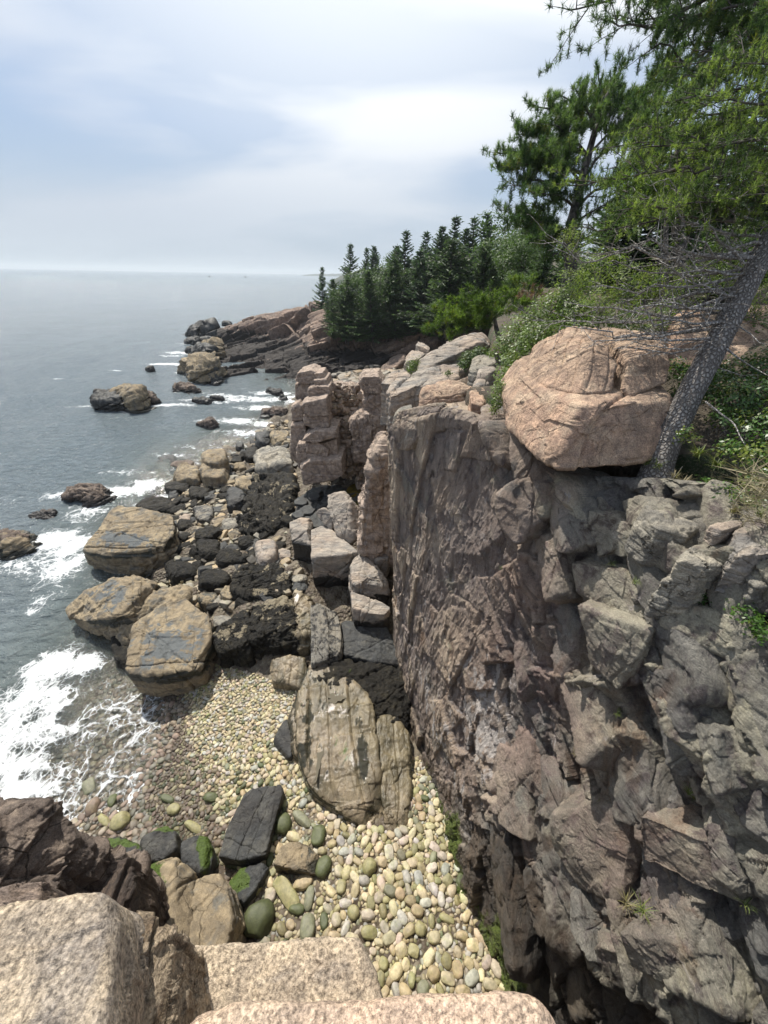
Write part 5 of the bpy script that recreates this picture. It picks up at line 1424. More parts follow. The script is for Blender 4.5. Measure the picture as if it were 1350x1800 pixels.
def scatter(poly, n, r0, r1, expo, rs, rfun=None, tries=1):
    """dart throwing in world space inside a picture-outlined area of ground, big stones first"""
    A_ = np.array([ghit(a, b)[:2] for a, b in poly])
    lo, hi = A_.min(0), A_.max(0)
    X = rs.uniform(lo, hi, (n * 3, 2)); X = X[_inp(X[:, 0], X[:, 1], A_)][:n]
    rr = r0 * (r1 / r0) ** (rs.uniform(0, 1, len(X)) ** expo)
    if rfun is not None: rr = rr * rfun(X)
    o = np.argsort(-rr); X, rr = X[o], rr[o]
    cell = .22; grid = {}; keep = []
    rb = {}
    for i in range(len(X)):
        gx_, gy_ = int(X[i, 0] // cell), int(X[i, 1] // cell); ok = True
        k = int(math.ceil((rr[i] + .30) / cell)) if rr[i] > .05 else 2
        k = min(k, 2)
        for a in range(gx_ - k, gx_ + k + 1):
            for b in range(gy_ - k, gy_ + k + 1):
                for j in grid.get((a, b), ()):
                    d = math.hypot(X[i, 0] - X[j, 0], X[i, 1] - X[j, 1])
                    if d < (rr[i] + rr[j]) * .80: ok = False; break
                if not ok: break
            if not ok: break
        if ok:
            keep.append(i); grid.setdefault((gx_, gy_), []).append(i)
    return X[keep], rr[keep]


rs = np.random.RandomState(7)
# special big cobbles the photo shows
SPC = [  # px centre, length px, width px, angle(px frame deg), colour, label
    (457, 1617, 78, 52, 75, 'mossy green', 'biggest green-stained cobble beside the tan split boulder'),
    (505, 1572, 70, 32, -58, 'olive', 'long grey-olive cobble lying aslant right of the biggest green one'),
    (533, 1553, 42, 26, 30, 'tan', 'tan angular cobble below the rounded tan and black rock'),
    (541, 1632, 56, 28, 85, 'grey-green', 'upright oblong grey-green cobble near the flat ledge'),
    (544, 1580, 50, 18, 82, 'grey-green', 'narrow grey-green cobble standing between olive ones'),
    (522, 1599, 30, 24, 0, 'mossy green', 'small moss-green cobble left of the narrow one'),
    (568, 1526, 46, 28, 65, 'mossy green', 'dark green cobble right of the rounded tan and black rock'),
    (560, 1471, 42, 26, 80, 'mossy green', 'upright green cobble below the smooth ledge'),
    (531, 1441, 44, 22, -40, 'grey-green', 'slanting grey-green cobble below the smooth ledge'),
    (498, 1450, 44, 30, 70, 'mossy green', 'green cobble at the tip of the black slab'),
    (517, 1472, 30, 20, -15, 'cream', 'cream oval cobble beside the slanting grey-green one'),
    (492, 1555, 30, 22, 60, 'olive', 'olive cobble below the rounded tan and black rock'),
    (452, 1560, 34, 22, 80, 'olive', 'olive cobble right of the algae-faced rock'),
    (476, 1575, 30, 20, 80, 'pinkish', 'pink-white cobble between olive ones left of the long grey-olive one'),
    (371, 1403, 26, 18, 0, 'mossy green', 'green cobble at the wash line under the black slab tip'),
    (341, 1455, 34, 20, -25, 'olive', 'green-brown cobble just below the wash line'),
    (306, 1424, 24, 20, 0, 'olive', 'olive-brown cobble at the wash line'), (295, 1405, 24, 15, -20, 'mossy green', 'small green cobble left of the olive-brown one'),
    (213, 1446, 34, 32, 80, 'olive', 'dark olive cobble in the shallow wash near the wet rocks'), (184, 1443, 26, 20, -50, 'olive', 'dark cobble left of the olive one in the shallow wash'),
    (165, 1420, 32, 22, 85, 'wet brown', 'orange-brown cobble in the shallow wash'), (158, 1385, 30, 24, 30, 'grey-green', 'dark oval cobble in the wash, farthest left'),
    (199, 1408, 26, 16, 85, 'mossy green', 'green upright cobble in the shallow wash'), (91, 1398, 26, 18, 60, 'grey', 'pale grey cobble washed by foam'),
    (649, 1640, 32, 30, 0, 'olive', 'large round olive cobble touching the flat ledge'), (649, 1525, 34, 26, 70, 'olive', 'large olive cobble in the middle of the beach'),
    (621, 1605, 28, 24, 60, 'olive', 'round yellow-olive cobble in the middle of the beach'), (600, 1560, 30, 18, 80, 'olive', 'olive oval cobble above the yellow-olive one'),
    (785, 1616, 34, 16, -25, 'olive', 'oblong olive cobble near the cliff foot'), (739, 1634, 30, 22, -60, 'olive', 'olive oval cobble left of the oblong one'),
    (762, 1713, 30, 26, 60, 'tan', 'squarish tan cobble near the rounded lip'), (727, 1672, 26, 22, 80, 'olive', 'olive-green cobble near the rounded lip'),
    (744, 1740, 38, 24, 85, 'grey-green', 'grey-green slabby cobble at the rounded lip'), (674, 1695, 26, 20, 70, 'olive', 'olive cobble by the flat ledge corner'),
    (813, 1743, 28, 26, 0, 'tan', 'flat squarish tan stone at the rounded lip'), (812, 1646, 24, 22, 0, 'tan', 'brownish cobble near the green cliff foot'),
]
cobV = [cobgeo(60 + i, 14) for i in range(10)]
cobM = []
for i, (V_, F_) in enumerate(cobV):
    me_o = mesh('beach_cobble', V_, F_, CM_O); cobM.append(me_o.data); bpy.data.objects.remove(me_o)


def cobble(x, y, z, a, b, c, yaw, col, label, group, k):
    o = bpy.data.objects.new('beach_cobble', cobM[k]); C.objects.link(o)
    o.location = (float(x), float(y), float(z)); o.scale = (float(a), float(b), float(c)); o.rotation_euler = (rs.uniform(-.2, .2), rs.uniform(-.2, .2), yaw)
    o.color = (float(col[0]), float(col[1]), float(col[2]), 1)
    tag(o, label, 'cobble', group); return o


LMK = [((440, 1450), 'the big black slab'), ((520, 1508), 'the rounded tan and black rock'), ((620, 1330), 'the smooth puddled ledge'), ((700, 1465), 'the lower tip of the smooth ledge'), ((457, 1617), 'the biggest green-stained cobble'), ((649, 1525), 'the large olive cobble in mid-beach'),
       ((649, 1640), 'the round olive cobble touching the flat ledge'), ((785, 1616), 'the oblong olive cobble near the cliff foot'), ((744, 1740), 'the slabby cobble at the rounded lip'), ((813, 1743), 'the squarish tan stone at the rounded lip'), ((740, 1350), 'the gap between smooth ledge and cliff'), ((505, 1280), 'the brown wet fin'),
       ((505, 1180), 'the ribbed tan block'), ((380, 1190), 'the nearest surf boulder'), ((360, 1590), 'the split tan boulders'), ((345, 1500), 'the algae-covered rock at the wash'), ((820, 1600), 'the green foot of the cliff'), ((620, 1600), 'the round yellow-olive cobble'), ((544, 1600), 'the narrow grey-green cobble'), ((700, 1580), 'the centre of the pale beach'), ((230, 1390), 'the shallow wash'),
       ((228, 935), 'the farthest big surf boulder'), ((190, 1050), 'the middle surf boulder'), ((375, 820), 'the squared blocks by the water'), ((470, 880), 'the black weedy mound'), ((465, 970), 'the tan standing boulder'), ((355, 905), 'the weed-streaked pale stone'), ((367, 965), 'the black slanting rock'), ((480, 805), 'the pale grey sloping bedrock'), ((400, 980), 'the black wedge rock'), ((388, 1060), 'the flat grey slab'), ((525, 1020), 'the dark square block'), ((320, 1005), 'the long weedy rock'),
       ((540, 660), 'the top of the sea stack'), ((650, 660), 'the cap of the rock column'), ((600, 720), 'the middle of the rubble chute'), ((600, 800), 'the foot block of the stack'), ((645, 800), 'the lower body of the column'), ((575, 755), 'the right end of the waist slab'), ((625, 745), 'the foot of the column shaft'), ((590, 690), 'the top of the rubble chute'), ((620, 835), 'the bottom of the rubble chute'), ((690, 640), 'the dark tilted slab of the inlet')]
ORD = ['closest', 'second closest', 'third closest', 'fourth closest', 'fifth closest', 'sixth closest', 'seventh closest', 'eighth closest', 'ninth closest', 'tenth closest', 'eleventh closest', 'twelfth closest', 'thirteenth closest', 'fourteenth closest', 'fifteenth closest', 'sixteenth closest', 'seventeenth closest', 'eighteenth closest', 'nineteenth closest', 'twentieth closest'] + ['twenty-%s closest' % w for w in ('first', 'second', 'third', 'fourth', 'fifth', 'sixth', 'seventh', 'eighth', 'ninth')] + ['thirtieth closest']


def nearlabels(px, py, kinds, noun):
    """a label each: its look and its rank among its like from the nearest landmark"""
    Lm = np.array([l[0] for l in LMK], float); px, py = np.asarray(px), np.asarray(py)
    D_ = np.hypot(px[:, None] - Lm[None, :, 0], py[:, None] - Lm[None, :, 1]); j = D_.argmin(1); d = D_.min(1)
    out = [''] * len(px); grp = {}
    for i in np.argsort(d): grp.setdefault((kinds[i], int(j[i])), []).append(int(i))
    for (k, l), ii in grp.items():
        for n_, i in enumerate(ii): out[i] = '%s %s %s to %s' % (k, noun, ORD[min(n_, 29)], LMK[l][1])
    return out


spx = []
for i, (px, py, L, Wd, ang, cn_, lab) in enumerate(SPC):
    c = ghit(px, py); dx = ghit(px + L / 2 * math.cos(R(ang)), py - L / 2 * math.sin(R(ang))) - c
    dw = ghit(px + Wd / 2 * math.sin(R(ang)), py + Wd / 2 * math.cos(R(ang))) - c
    a, b = .92 * np.hypot(*dx[:2]), .92 * np.hypot(*dw[:2])
    cc = min(a, b) * .75
    cobble(c[0], c[1], c[2] + cc * .45, a, b, cc, math.atan2(dx[1], dx[0]), KN[cn_] * rs.uniform(.85, 1.1), lab, 'cobbles on the beach', i % 10)
    spx.append((c[0], c[1], max(a, b)))
beach = [(380, 1168), (480, 1195), (535, 1200), (512, 1330), (540, 1345), (600, 1430), (695, 1470), (712, 1400), (708, 1330), (735, 1330), (800, 1450), (850, 1600), (900, 1780), (700, 1850), (560, 1720), (380, 1700), (400, 1600), (395, 1520), (300, 1520), (230, 1460), (240, 1300), (290, 1240)]
def rfun(X):
    x, y, _ = proj(np.stack([X[:, 0], X[:, 1], 0 * X[:, 0] + .6], 1))
    return .58 + .42 * sstep(1180, 1560, y) * sstep(250, 520, x + (y - 1300) * .3)
X, rr = scatter(beach, 46000, .028, .108, 2.0, rs, rfun)
spx = np.array(spx)
keep = np.ones(len(X), bool)
for s_ in spx: keep &= np.hypot(X[:, 0] - s_[0], X[:, 1] - s_[1]) > s_[2] * .8 + rr
X, rr = X[keep], rr[keep]
zc = gz(X[:, 0], X[:, 1])
pxx, pyy, tt = proj(np.stack([X[:, 0], X[:, 1], zc], 1))
wet = sstep(430, 330, pxx + (1420 - pyy) * .45 * (pyy > 1200)) * 1.0
wet = np.maximum(wet, sstep(.25, .05, zc))
names = ['cream', 'olive', 'grey-green', 'pinkish', 'grey', 'mossy green', 'tan', 'wet brown']
prob = np.array([.30, .15, .07, .14, .14, .015, .185, 0])
ci = rs.choice(8, len(X), p=prob / prob.sum())
gm = (rs.uniform(size=len(X)) < .14 * sstep(640, 380, pxx) * (pyy > 1330)); ci[gm] = 5
wb = rs.uniform(size=len(X)) < wet * .8; ci[wb & ~gm] = 7
cols_ = np.array([KN[n] for n in names])[ci] * rs.uniform(.72, 1.15, (len(X), 1)) * (1 - .45 * wet[:, None]) * rs.uniform(.95, 1.05, (len(X), 3))
show = rr / tt * F
order = np.argsort(-show); vis = order[(pxx[order] > 0) & (pxx[order] < 1350) & (pyy[order] < 1800)]
solo = vis[:300 - len(SPC)]
ab = rs.uniform(1.0, 1.35, len(X)); bb = rs.uniform(.72, .95, len(X)); hc = rs.uniform(.5, .75, len(X)); yaw = rs.uniform(0, 6.28, len(X))
labs = dict(zip([int(i) for i in solo], nearlabels(pxx[solo], pyy[solo], [('small ' if show[i] < np.median(show[solo]) else 'large ') + names[int(ci[i])] for i in solo], 'cobble')))
ss_ = set(solo.tolist())
for i in solo:
    cobble(X[i, 0], X[i, 1], zc[i] + rr[i] * .22, rr[i] * ab[i], rr[i] * bb[i], rr[i] * hc[i], yaw[i], cols_[i], labs[int(i)], 'cobbles on the beach', int(i) % 10)
lo = [cobgeo(80 + i, 6) for i in range(6)]
def field(name, mat, X, Z, rr, ab, bb, hc, yaw, cols_, idx, geos=lo, roll=.3):
    Bf = Buf()
    for k, (V_, F_) in enumerate(geos):
        ii = idx[np.arange(len(idx)) % len(geos) == k]
        if not len(ii): continue
        n, v = len(ii), len(V_)
        S = np.stack([rr[ii] * ab[ii], rr[ii] * bb[ii], rr[ii] * hc[ii]], 1)
        L = V_[None] * S[:, None]
        tl = rs.uniform(-roll, roll, n)[:, None]
        y_, z_ = L[..., 1] * np.cos(tl) - L[..., 2] * np.sin(tl), L[..., 1] * np.sin(tl) + L[..., 2] * np.cos(tl)
        c, s = np.cos(yaw[ii])[:, None], np.sin(yaw[ii])[:, None]
        W_ = np.stack([L[..., 0] * c - y_ * s + X[ii, 0:1], L[..., 0] * s + y_ * c + X[ii, 1:2], z_ + Z[ii][:, None]], -1).reshape(-1, 3)
        FF = (F_[None] + (np.arange(n) * v)[:, None, None]).reshape(-1, 4)
        Bf.add(W_, FF, np.repeat(cols_[ii], v, 0))
    return Bf.build(name, mat)
rest = np.array([i for i in range(len(X)) if i not in ss_])
tag(field('cobble_field', CM_A, X, zc + rr * .15, rr, ab, bb, hc, yaw, cols_, rest), 'pale, olive and pinkish rounded cobbles covering the floor of the cove', 'cobbles', kind='stuff')
# a second, lower layer of small ones fills the gaps
X2, r2 = scatter(beach, 14000, .028, .05, 1.2, rs)
z2 = gz(X2[:, 0], X2[:, 1]) - .01
x_, y_, t_ = proj(np.stack([X2[:, 0], X2[:, 1], z2], 1))
wet2 = np.maximum(sstep(430, 330, x_ + (1420 - y_) * .45 * (y_ > 1200)), sstep(.25, .05, z2))
c2_ = np.array([KN[names[k]] for k in rs.choice(8, len(X2), p=prob / prob.sum())]) * rs.uniform(.55, 1.0, (len(X2), 1)) * (1 - .6 * wet2[:, None])
u = lambda a, b: rs.uniform(a, b, len(X2))
tag(field('small_pebbles', CM_A, X2, z2, r2, u(1, 1.3), u(.75, .95), u(.6, .8), u(0, 6.28), c2_, np.arange(len(X2)), lo[:3]), 'small pebbles filling the gaps between the beach cobbles', 'pebbles', kind='stuff')
# cobbles under the shallow wash
washp = [(60, 1400), (130, 1290), (190, 1180), (260, 1230), (330, 1240), (300, 1330), (250, 1420), (310, 1520), (200, 1500), (100, 1470)]
X3, r3 = scatter(washp, 7000, .035, .10, 1.6, rs)
z3 = gz(X3[:, 0], X3[:, 1])
c3_ = (np.array([(.20, .15, .12), (.24, .20, .16), (.14, .13, .11), (.20, .145, .115)]))[rs.randint(0, 4, len(X3))] * rs.uniform(.6, 1.2, (len(X3), 1))
u = lambda a, b: rs.uniform(a, b, len(X3))
tag(field('drowned_cobbles', CM_A, X3, z3 + r3 * .1, r3, u(1, 1.3), u(.75, .95), u(.5, .75), u(0, 6.28), c3_, np.arange(len(X3))), 'brown and grey cobbles lying under the thin wash', 'cobbles', kind='stuff')

# ------------------------------------------------------------------ angular rubble between the boulders
def anggeo(seed, res=7):
    rs_ = np.random.RandomState(seed)
    pts = np.array([[x, y, z] for x in (-1, 1) for y in (-1, 1) for z in (-1, 1)]) * rs_.uniform(.7, 1.1, (8, 3))
    V_, F_, n_ = rockgeo(pts, res=res, k=30, chips=5, amp=.02, seed=seed, chipd=(.7, .92)); return V_, F_
ang = [anggeo(900 + i, 8) for i in range(6)]
angM = []
ANGM = cobblemat('rubble_stone', False)
for i in range(8):
    V_, F_ = anggeo(940 + i, 14); o_ = mesh('rubble_stone', V_, F_, ANGM); angM.append(o_.data); bpy.data.objects.remove(o_)
RZ = [([(300, 880), (400, 850), (440, 830), (450, 760), (505, 740), (520, 830), (515, 900), (505, 960), (545, 1050), (540, 1060), (440, 1060), (380, 1080), (330, 1060), (290, 1030), (300, 960)], 5200, .05, .28, (.27, .23, .175), 'loose pale rubble stones between the shore boulders', 'loose pale angular stone in the rubble by the surf boulders', 130),
      ([(560, 660), (680, 640), (760, 640), (760, 670), (690, 690), (620, 690)], 2600, .12, .7, (.23, .19, .15), 'loose stones on the shore of the inlet behind the stack', 'loose brown stone on the shore behind the sea stack', 40),
      ([(225, 1085), (275, 1030), (330, 1020), (350, 1050), (270, 1070), (235, 1100)], 500, .05, .18, (.30, .27, .19), 'loose tan stones between the surf boulders', 'loose tan stone wedged between the surf boulders', 14)]
for ri, (poly, n, r0, r1, base, grp, lab, nsolo) in enumerate(RZ):
    X, rr = scatter(poly, n, r0, r1, 2.2, rs)
    z = gz(X[:, 0], X[:, 1]) + (.10 if ri != 1 else 0) + rr * .15
    hid = rs.randint(0, 6, len(X)); HN = ['pale', 'tan', 'dark grey', 'cream', 'black', 'pale grey']
    hue = np.array([[1, .97, .92], [.9, .85, .8], [.5, .48, .45], [1.35, 1.2, 1.0], [.14, .13, .11], [.9, .95, 1.0]])[hid]
    cc = np.array(base) * hue * rs.uniform(.8, 1.15, (len(X), 1))
    x_, y_, t_ = proj(np.stack([X[:, 0], X[:, 1], z], 1))
    od = np.argsort(-rr / t_); solo = od[:nsolo]; rest = od[nsolo:]
    u = lambda a, b: rs.uniform(a, b, len(X))
    a_, b_, h_, yw = u(.85, 1.2), u(.6, .9), u(.4, .7), u(0, 6.28)
    lb = dict(zip([int(i) for i in solo], nearlabels(x_[solo], y_[solo], [HN[hid[i]] for i in solo], ['angular stone', 'shore stone', 'wedged stone'][ri])))
    for i in solo:
        o = bpy.data.objects.new('rubble_stone', angM[int(i) % 8]); C.objects.link(o)
        o.location = (float(X[i, 0]), float(X[i, 1]), float(z[i])); o.scale = (float(rr[i] * a_[i]), float(rr[i] * b_[i]), float(rr[i] * h_[i])); o.rotation_euler = (rs.uniform(-.4, .4), rs.uniform(-.4, .4), float(yw[i]))
        o.color = (float(cc[i, 0]), float(cc[i, 1]), float(cc[i, 2]), 1)
        tag(o, lb[int(i)], 'stone', grp)
    tag(field('rubble', CM_A, X, z, rr, a_, b_, h_, yw, cc, rest, ang, .5), ['small angular rubble filling the ground between the shore boulders', 'small stones covering the shore behind the sea stack', 'small stones between the surf boulders'][ri], 'rubble', kind='stuff')
# middle-sized broken blocks packed between the named shore rocks
shp = {}
for kd, mt in (('black', 'black'), ('dark grey', 'slate'), ('tan', 'tan'), ('grey', 'greyledge')):
    q_ = []
    for v_ in range(4):
        pts = np.array([[x, y, z] for x in (-1, 1) for y in (-1, 1) for z in (-.8, .8)]) * np.random.RandomState(990 + v_).uniform(.6, 1.1, (8, 3))
        V_, F_, _n = rockgeo(pts, res=26, k=24, chips=6, amp=.07 if kd == 'black' else .05, seed=990 + v_ * 3, chipd=(.62, .93)); o_ = mesh('shore_block', V_, F_, M[mt]); q_.append(o_.data); bpy.data.objects.remove(o_)
    shp[kd] = q_
X, rr = scatter([(300, 870), (370, 835), (430, 790), (505, 745), (515, 800), (512, 860), (520, 1000), (535, 1055), (440, 1065), (380, 1075), (330, 1040), (292, 1010), (305, 950)], 1500, .14, .42, 1.8, rs)
X, rr = X[:175], rr[:175]; z = gz(X[:, 0], X[:, 1]); x_, y_, t_ = proj(np.stack([X[:, 0], X[:, 1], z], 1))
kds = [['black', 'black', 'dark grey', 'tan', 'black', 'dark grey'][k] for k in rs.randint(0, 6, len(X))]
for i, lb_ in enumerate(nearlabels(x_, y_, kds, 'broken block')):
    o = bpy.data.objects.new('shore_block', shp[kds[i]][i % 4]); C.objects.link(o); r_ = float(rr[i])
    o.location = (float(X[i, 0]), float(X[i, 1]), float(z[i]) + r_ * .25); o.scale = (r_ * rs.uniform(.9, 1.3), r_ * rs.uniform(.7, 1), r_ * rs.uniform(.6, 1)); o.rotation_euler = (rs.uniform(-.4, .4), rs.uniform(-.4, .4), rs.uniform(0, 6.28))
    tag(o, lb_, 'rock', 'broken blocks between the shore boulders')
# rubble spilling down the core of the stack: thrown on the upright slope by distance
Bn = 900
pxs = rs.uniform(556, 662, Bn); pys = rs.uniform(672, 842, Bn)
ok = inpoly(pxs, pys, [(560, 690), (590, 672), (628, 680), (640, 700), (622, 740), (628, 800), (660, 815), (650, 845), (600, 845), (592, 800), (588, 755), (575, 740)])
pxs, pys = pxs[ok], pys[ok]
yy = 19.4 - .009 * (pys - 680) + rs.uniform(-.15, .15, len(pxs))
XY = np.array([Yp(a, b, c) for a, b, c in zip(pxs, pys, yy)])
rr = .07 * (3.2 ** (rs.uniform(0, 1, len(XY)) ** 2)); cc = np.array((.34, .26, .205)) * rs.uniform(.6, 1.15, (len(XY), 1))
u = lambda a, b: rs.uniform(a, b, len(XY)); a_, b_, h_, yw = u(.85, 1.2), u(.6, .95), u(.5, .9), u(0, 6.28)
od = np.argsort(-rr)
qx, qy, _ = proj(XY); lb = dict(zip([int(i) for i in od[:45]], nearlabels(qx[od[:45]], qy[od[:45]], ['pinkish'] * 45, 'chute stone')))
for i in od[:45]:
    o = bpy.data.objects.new('rubble_stone', angM[int(i) % 8]); C.objects.link(o)
    o.location = [float(v) for v in XY[i]]; o.scale = (float(rr[i] * a_[i]), float(rr[i] * b_[i]), float(rr[i] * h_[i])); o.rotation_euler = (rs.uniform(-.6, .6), rs.uniform(-.6, .6), float(yw[i]))
    o.color = (float(cc[i, 0]), float(cc[i, 1]), float(cc[i, 2]), 1); tag(o, lb[int(i)], 'stone', 'loose stones in the chute of the sea stack')
tag(field('rubble', CM_A, XY[:, :2], XY[:, 2], rr, a_, b_, h_, yw, cc, od[45:], ang, .6), 'small pinkish rubble in the chute between stack and column', 'rubble', kind='stuff')

# ------------------------------------------------------------------ plants
def leafmat(name, dark, light, rough=.55, trans=.25):
    q = N(name)
    a_ = q.n('Attribute', attribute_name='zone'); sp = q.n('SeparateColor'); q.set(sp.inputs[0], a_.outputs['Color'])
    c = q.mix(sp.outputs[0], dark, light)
    c = q.mix(sp.outputs[1], c, tuple(x * .75 for x in (.30, .30, .05)))
    b = q.bsdf(Base_Color=c, Roughness=rough); t = q.n('BsdfTranslucent'); q.set(t.inputs[0], q.mix(1.0, c, (1.1, 1.2, .6), 'MULTIPLY'))
    m_ = q.n('MixShader'); m_.inputs[0].default_value = trans; q.set(m_.inputs[1], b.outputs[0]); q.set(m_.inputs[2], t.outputs[0])
    return q.done(m_.outputs[0])
def barkmat(name, a, b, sc_=14, st=(1, 1, .35)):
    q = N(name); pos = q.n('TexCoord').outputs['Object']; m_ = q.mapping(pos, st)
    v = q.voro(q.mix(.06, m_, q.n('TexNoise').outputs['Color']), sc_, 'DISTANCE_TO_EDGE'); n_ = q.noise(m_, sc_ * 2, 6, .7)
    c = q.mix(q.rng(q.math('ADD', q.math('MULTIPLY', v, 1.6), q.math('MULTIPLY', n_, .5)), .2, .75), a, b)
    return q.done(q.bsdf(Base_Color=c, Roughness=.9, Normal=q.bump(q.math('ADD', q.rng(v, 0, .25), q.math('MULTIPLY', n_, .6)), 1.0, .025)).outputs[0])
M['bark'] = barkmat('spruce_bark', (.13, .115, .105), (.30, .28, .26), 27, (1, 1, .6))
M['pinebark'] = barkmat('pine_bark', (.04, .034, .03), (.14, .12, .105), 5)
M['deadwood'] = barkmat('dead_wood', (.22, .20, .185), (.48, .455, .43), 20)
M['twig'] = barkmat('dead_twigs', (.17, .15, .135), (.34, .315, .29), 20)
M['spruce'] = leafmat('spruce_needles', (0.031,0.060,0.029), (0.098,0.153,0.062), trans=0.45)
M['spruce2'] = leafmat('bluish_spruce_needles', (0.029,0.057,0.036), (0.081,0.133,0.073), trans=0.45)
M['pine'] = leafmat('pine_needles', (0.042,0.084,0.031), (0.175,0.259,0.087), trans=0.45)
M['pine2'] = leafmat('bright_pine_needles', (0.054,0.097,0.022), (0.203,0.290,0.061), trans=0.5)
M['lit'] = leafmat('yellow_green_spruce_needles', (0.038,0.072,0.023), (.310,.400,.105), trans=0.5)
M['leaf'] = leafmat('birch_leaves', (0.029,0.058,0.016), (0.098,0.163,0.039), trans=0.4)
M['leafb'] = leafmat('bright_shrub_leaves', (.045, .085, .015), (.19, .27, .05), .45, .35)
M['leafd'] = leafmat('glossy_bayberry_leaves', (.022, .055, .012), (.095, .19, .03), .35, .3)
M['grass'] = leafmat('grass_blades', (.055, .085, .02), (.20, .25, .08), .6, .3)
M['drygrass'] = leafmat('dry_grass_blades', (.12, .10, .06), (.28, .24, .14), .7, .2)
M['rust'] = leafmat('dead_brown_needles', (.12, .07, .05), (.32, .20, .15))


def unit(v):
    return v / (np.linalg.norm(v, axis=-1, keepdims=True) + 1e-9)


def blades(Bf, Pc, D, L, Wd, rs, tone, yel=0., lift=0.0):
    """flat pointed blades: base Pc, direction D"""
    n = len(Pc)
    if n == 0: return
    D = unit(D); L = np.broadcast_to(L, (n,))[:, None]; Wd = np.broadcast_to(Wd, (n,))[:, None]
    S = unit(np.cross(D, rs.normal(size=(n, 3)))) * Wd
    V = np.stack([Pc - S * .5, Pc + S * .5, Pc + D * L], 1).reshape(-1, 3)
    Fc = np.arange(n * 3).reshape(-1, 3)
    z = np.zeros((n, 3)); z[:, 0] = np.clip(tone, 0, 1); z[:, 1] = np.clip(yel, 0, 1)
    Bf.add(V, Fc, np.repeat(z, 3, 0))


def leaves(Bf, Pc, Nr, size, rs, tone, yel=0., aspect=.5):
    n = len(Pc)
    if n == 0: return
    Nr = unit(Nr + rs.normal(size=(n, 3)) * .35)
    A_ = unit(np.cross(Nr, rs.normal(size=(n, 3)))); B_ = np.cross(Nr, A_)
    s = np.broadcast_to(size, (n,))[:, None]
    V = np.stack([Pc - A_ * s * .5, Pc - B_ * s * aspect * .5 + A_ * s * .05, Pc + A_ * s * .5, Pc + B_ * s * aspect * .5 + A_ * s * .05], 1).reshape(-1, 3)
    z = np.zeros((n, 3)); z[:, 0] = np.clip(tone, 0, 1); z[:, 1] = np.clip(yel, 0, 1)
    Bf.add(V, np.arange(n * 4).reshape(-1, 4), np.repeat(z, 4, 0))


def spruce_proto(h, rad, seed, mat, sparse=0.0, name='spruce_tree'):
    """a conical spruce standing at the origin; returns (trunk object, crown object)"""
    rs = np.random.RandomState(seed)
    tr = Buf(); tr.add(*tube([(0, 0, -.6), (.02, 0, h * .5), (0, .01, h)], [h * .018 + .02, h * .010 + .01, .01], 7))
    cr = Buf()
    Pc, D, L, Wd, T = [], [], [], [], []
    z = h * .05
    while z < h * .985:
        f = z / h
        nb = rs.randint(7, 11)
        for k in range(nb):
            if rs.uniform() < sparse: continue
            a = rs.uniform(0, 6.28); l = rad * (1 - f) ** .85 * rs.uniform(.45, 1.15) * (1 + .38 * math.sin(a * 2 + seed + f * 9)) + .08
            if f < .12: l *= .75
            dr = rs.uniform(-.42, -.12) * (1 - f) + .45 * f
            ns = max(4, int(l * 9))
            s = np.linspace(.12, 1, ns)
            d0 = np.array([math.cos(a), math.sin(a), 0])
            pts = d0 * (s * l)[:, None] + np.array([0, 0, 1]) * (z + dr * s * l + .22 * s ** 2 * l)[:, None]
            if l > .3: tr.add(*tube(np.vstack([[0, 0, z], pts[::max(1, ns // 3)]]), .012 * (1 + l), 3, False))
            side = np.array([-math.sin(a), math.cos(a), 0])
            for sg in (-1, 1):
                dd = d0 * rs.uniform(.4, .9, (ns, 1)) + side * sg * rs.uniform(.5, 1, (ns, 1)) + np.array([0, 0, 1]) * rs.uniform(-.65, .1, (ns, 1))
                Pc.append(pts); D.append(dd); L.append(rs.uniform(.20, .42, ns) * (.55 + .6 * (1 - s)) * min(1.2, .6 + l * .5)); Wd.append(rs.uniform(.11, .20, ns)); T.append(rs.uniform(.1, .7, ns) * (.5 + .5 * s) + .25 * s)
            dd = d0 + rs.normal(size=(ns, 3)) * .3; Pc.append(pts + (0, 0, .02)); D.append(dd); L.append(rs.uniform(.2, .36, ns)); Wd.append(rs.uniform(.08, .13, ns)); T.append(rs.uniform(.3, 1, ns))
        z += h * .022 + rs.uniform(.03, .10)
    n = 14; Pc.append(np.tile([[0, 0, h * .97]], (n, 1)) + rs.normal(size=(n, 3)) * (.02, .02, .12)); D.append(rs.normal(size=(n, 3)) * .5 + (0, 0, 1)); L.append(np.full(n, .28)); Wd.append(np.full(n, .06)); T.append(np.full(n, .5))
    blades(cr, np.concatenate(Pc), np.concatenate(D), np.concatenate(L), np.concatenate(Wd), rs, np.concatenate(T))
    to = tr.build('trunk', M['pinebark']); co = cr.build('crown', mat)
    return to, co


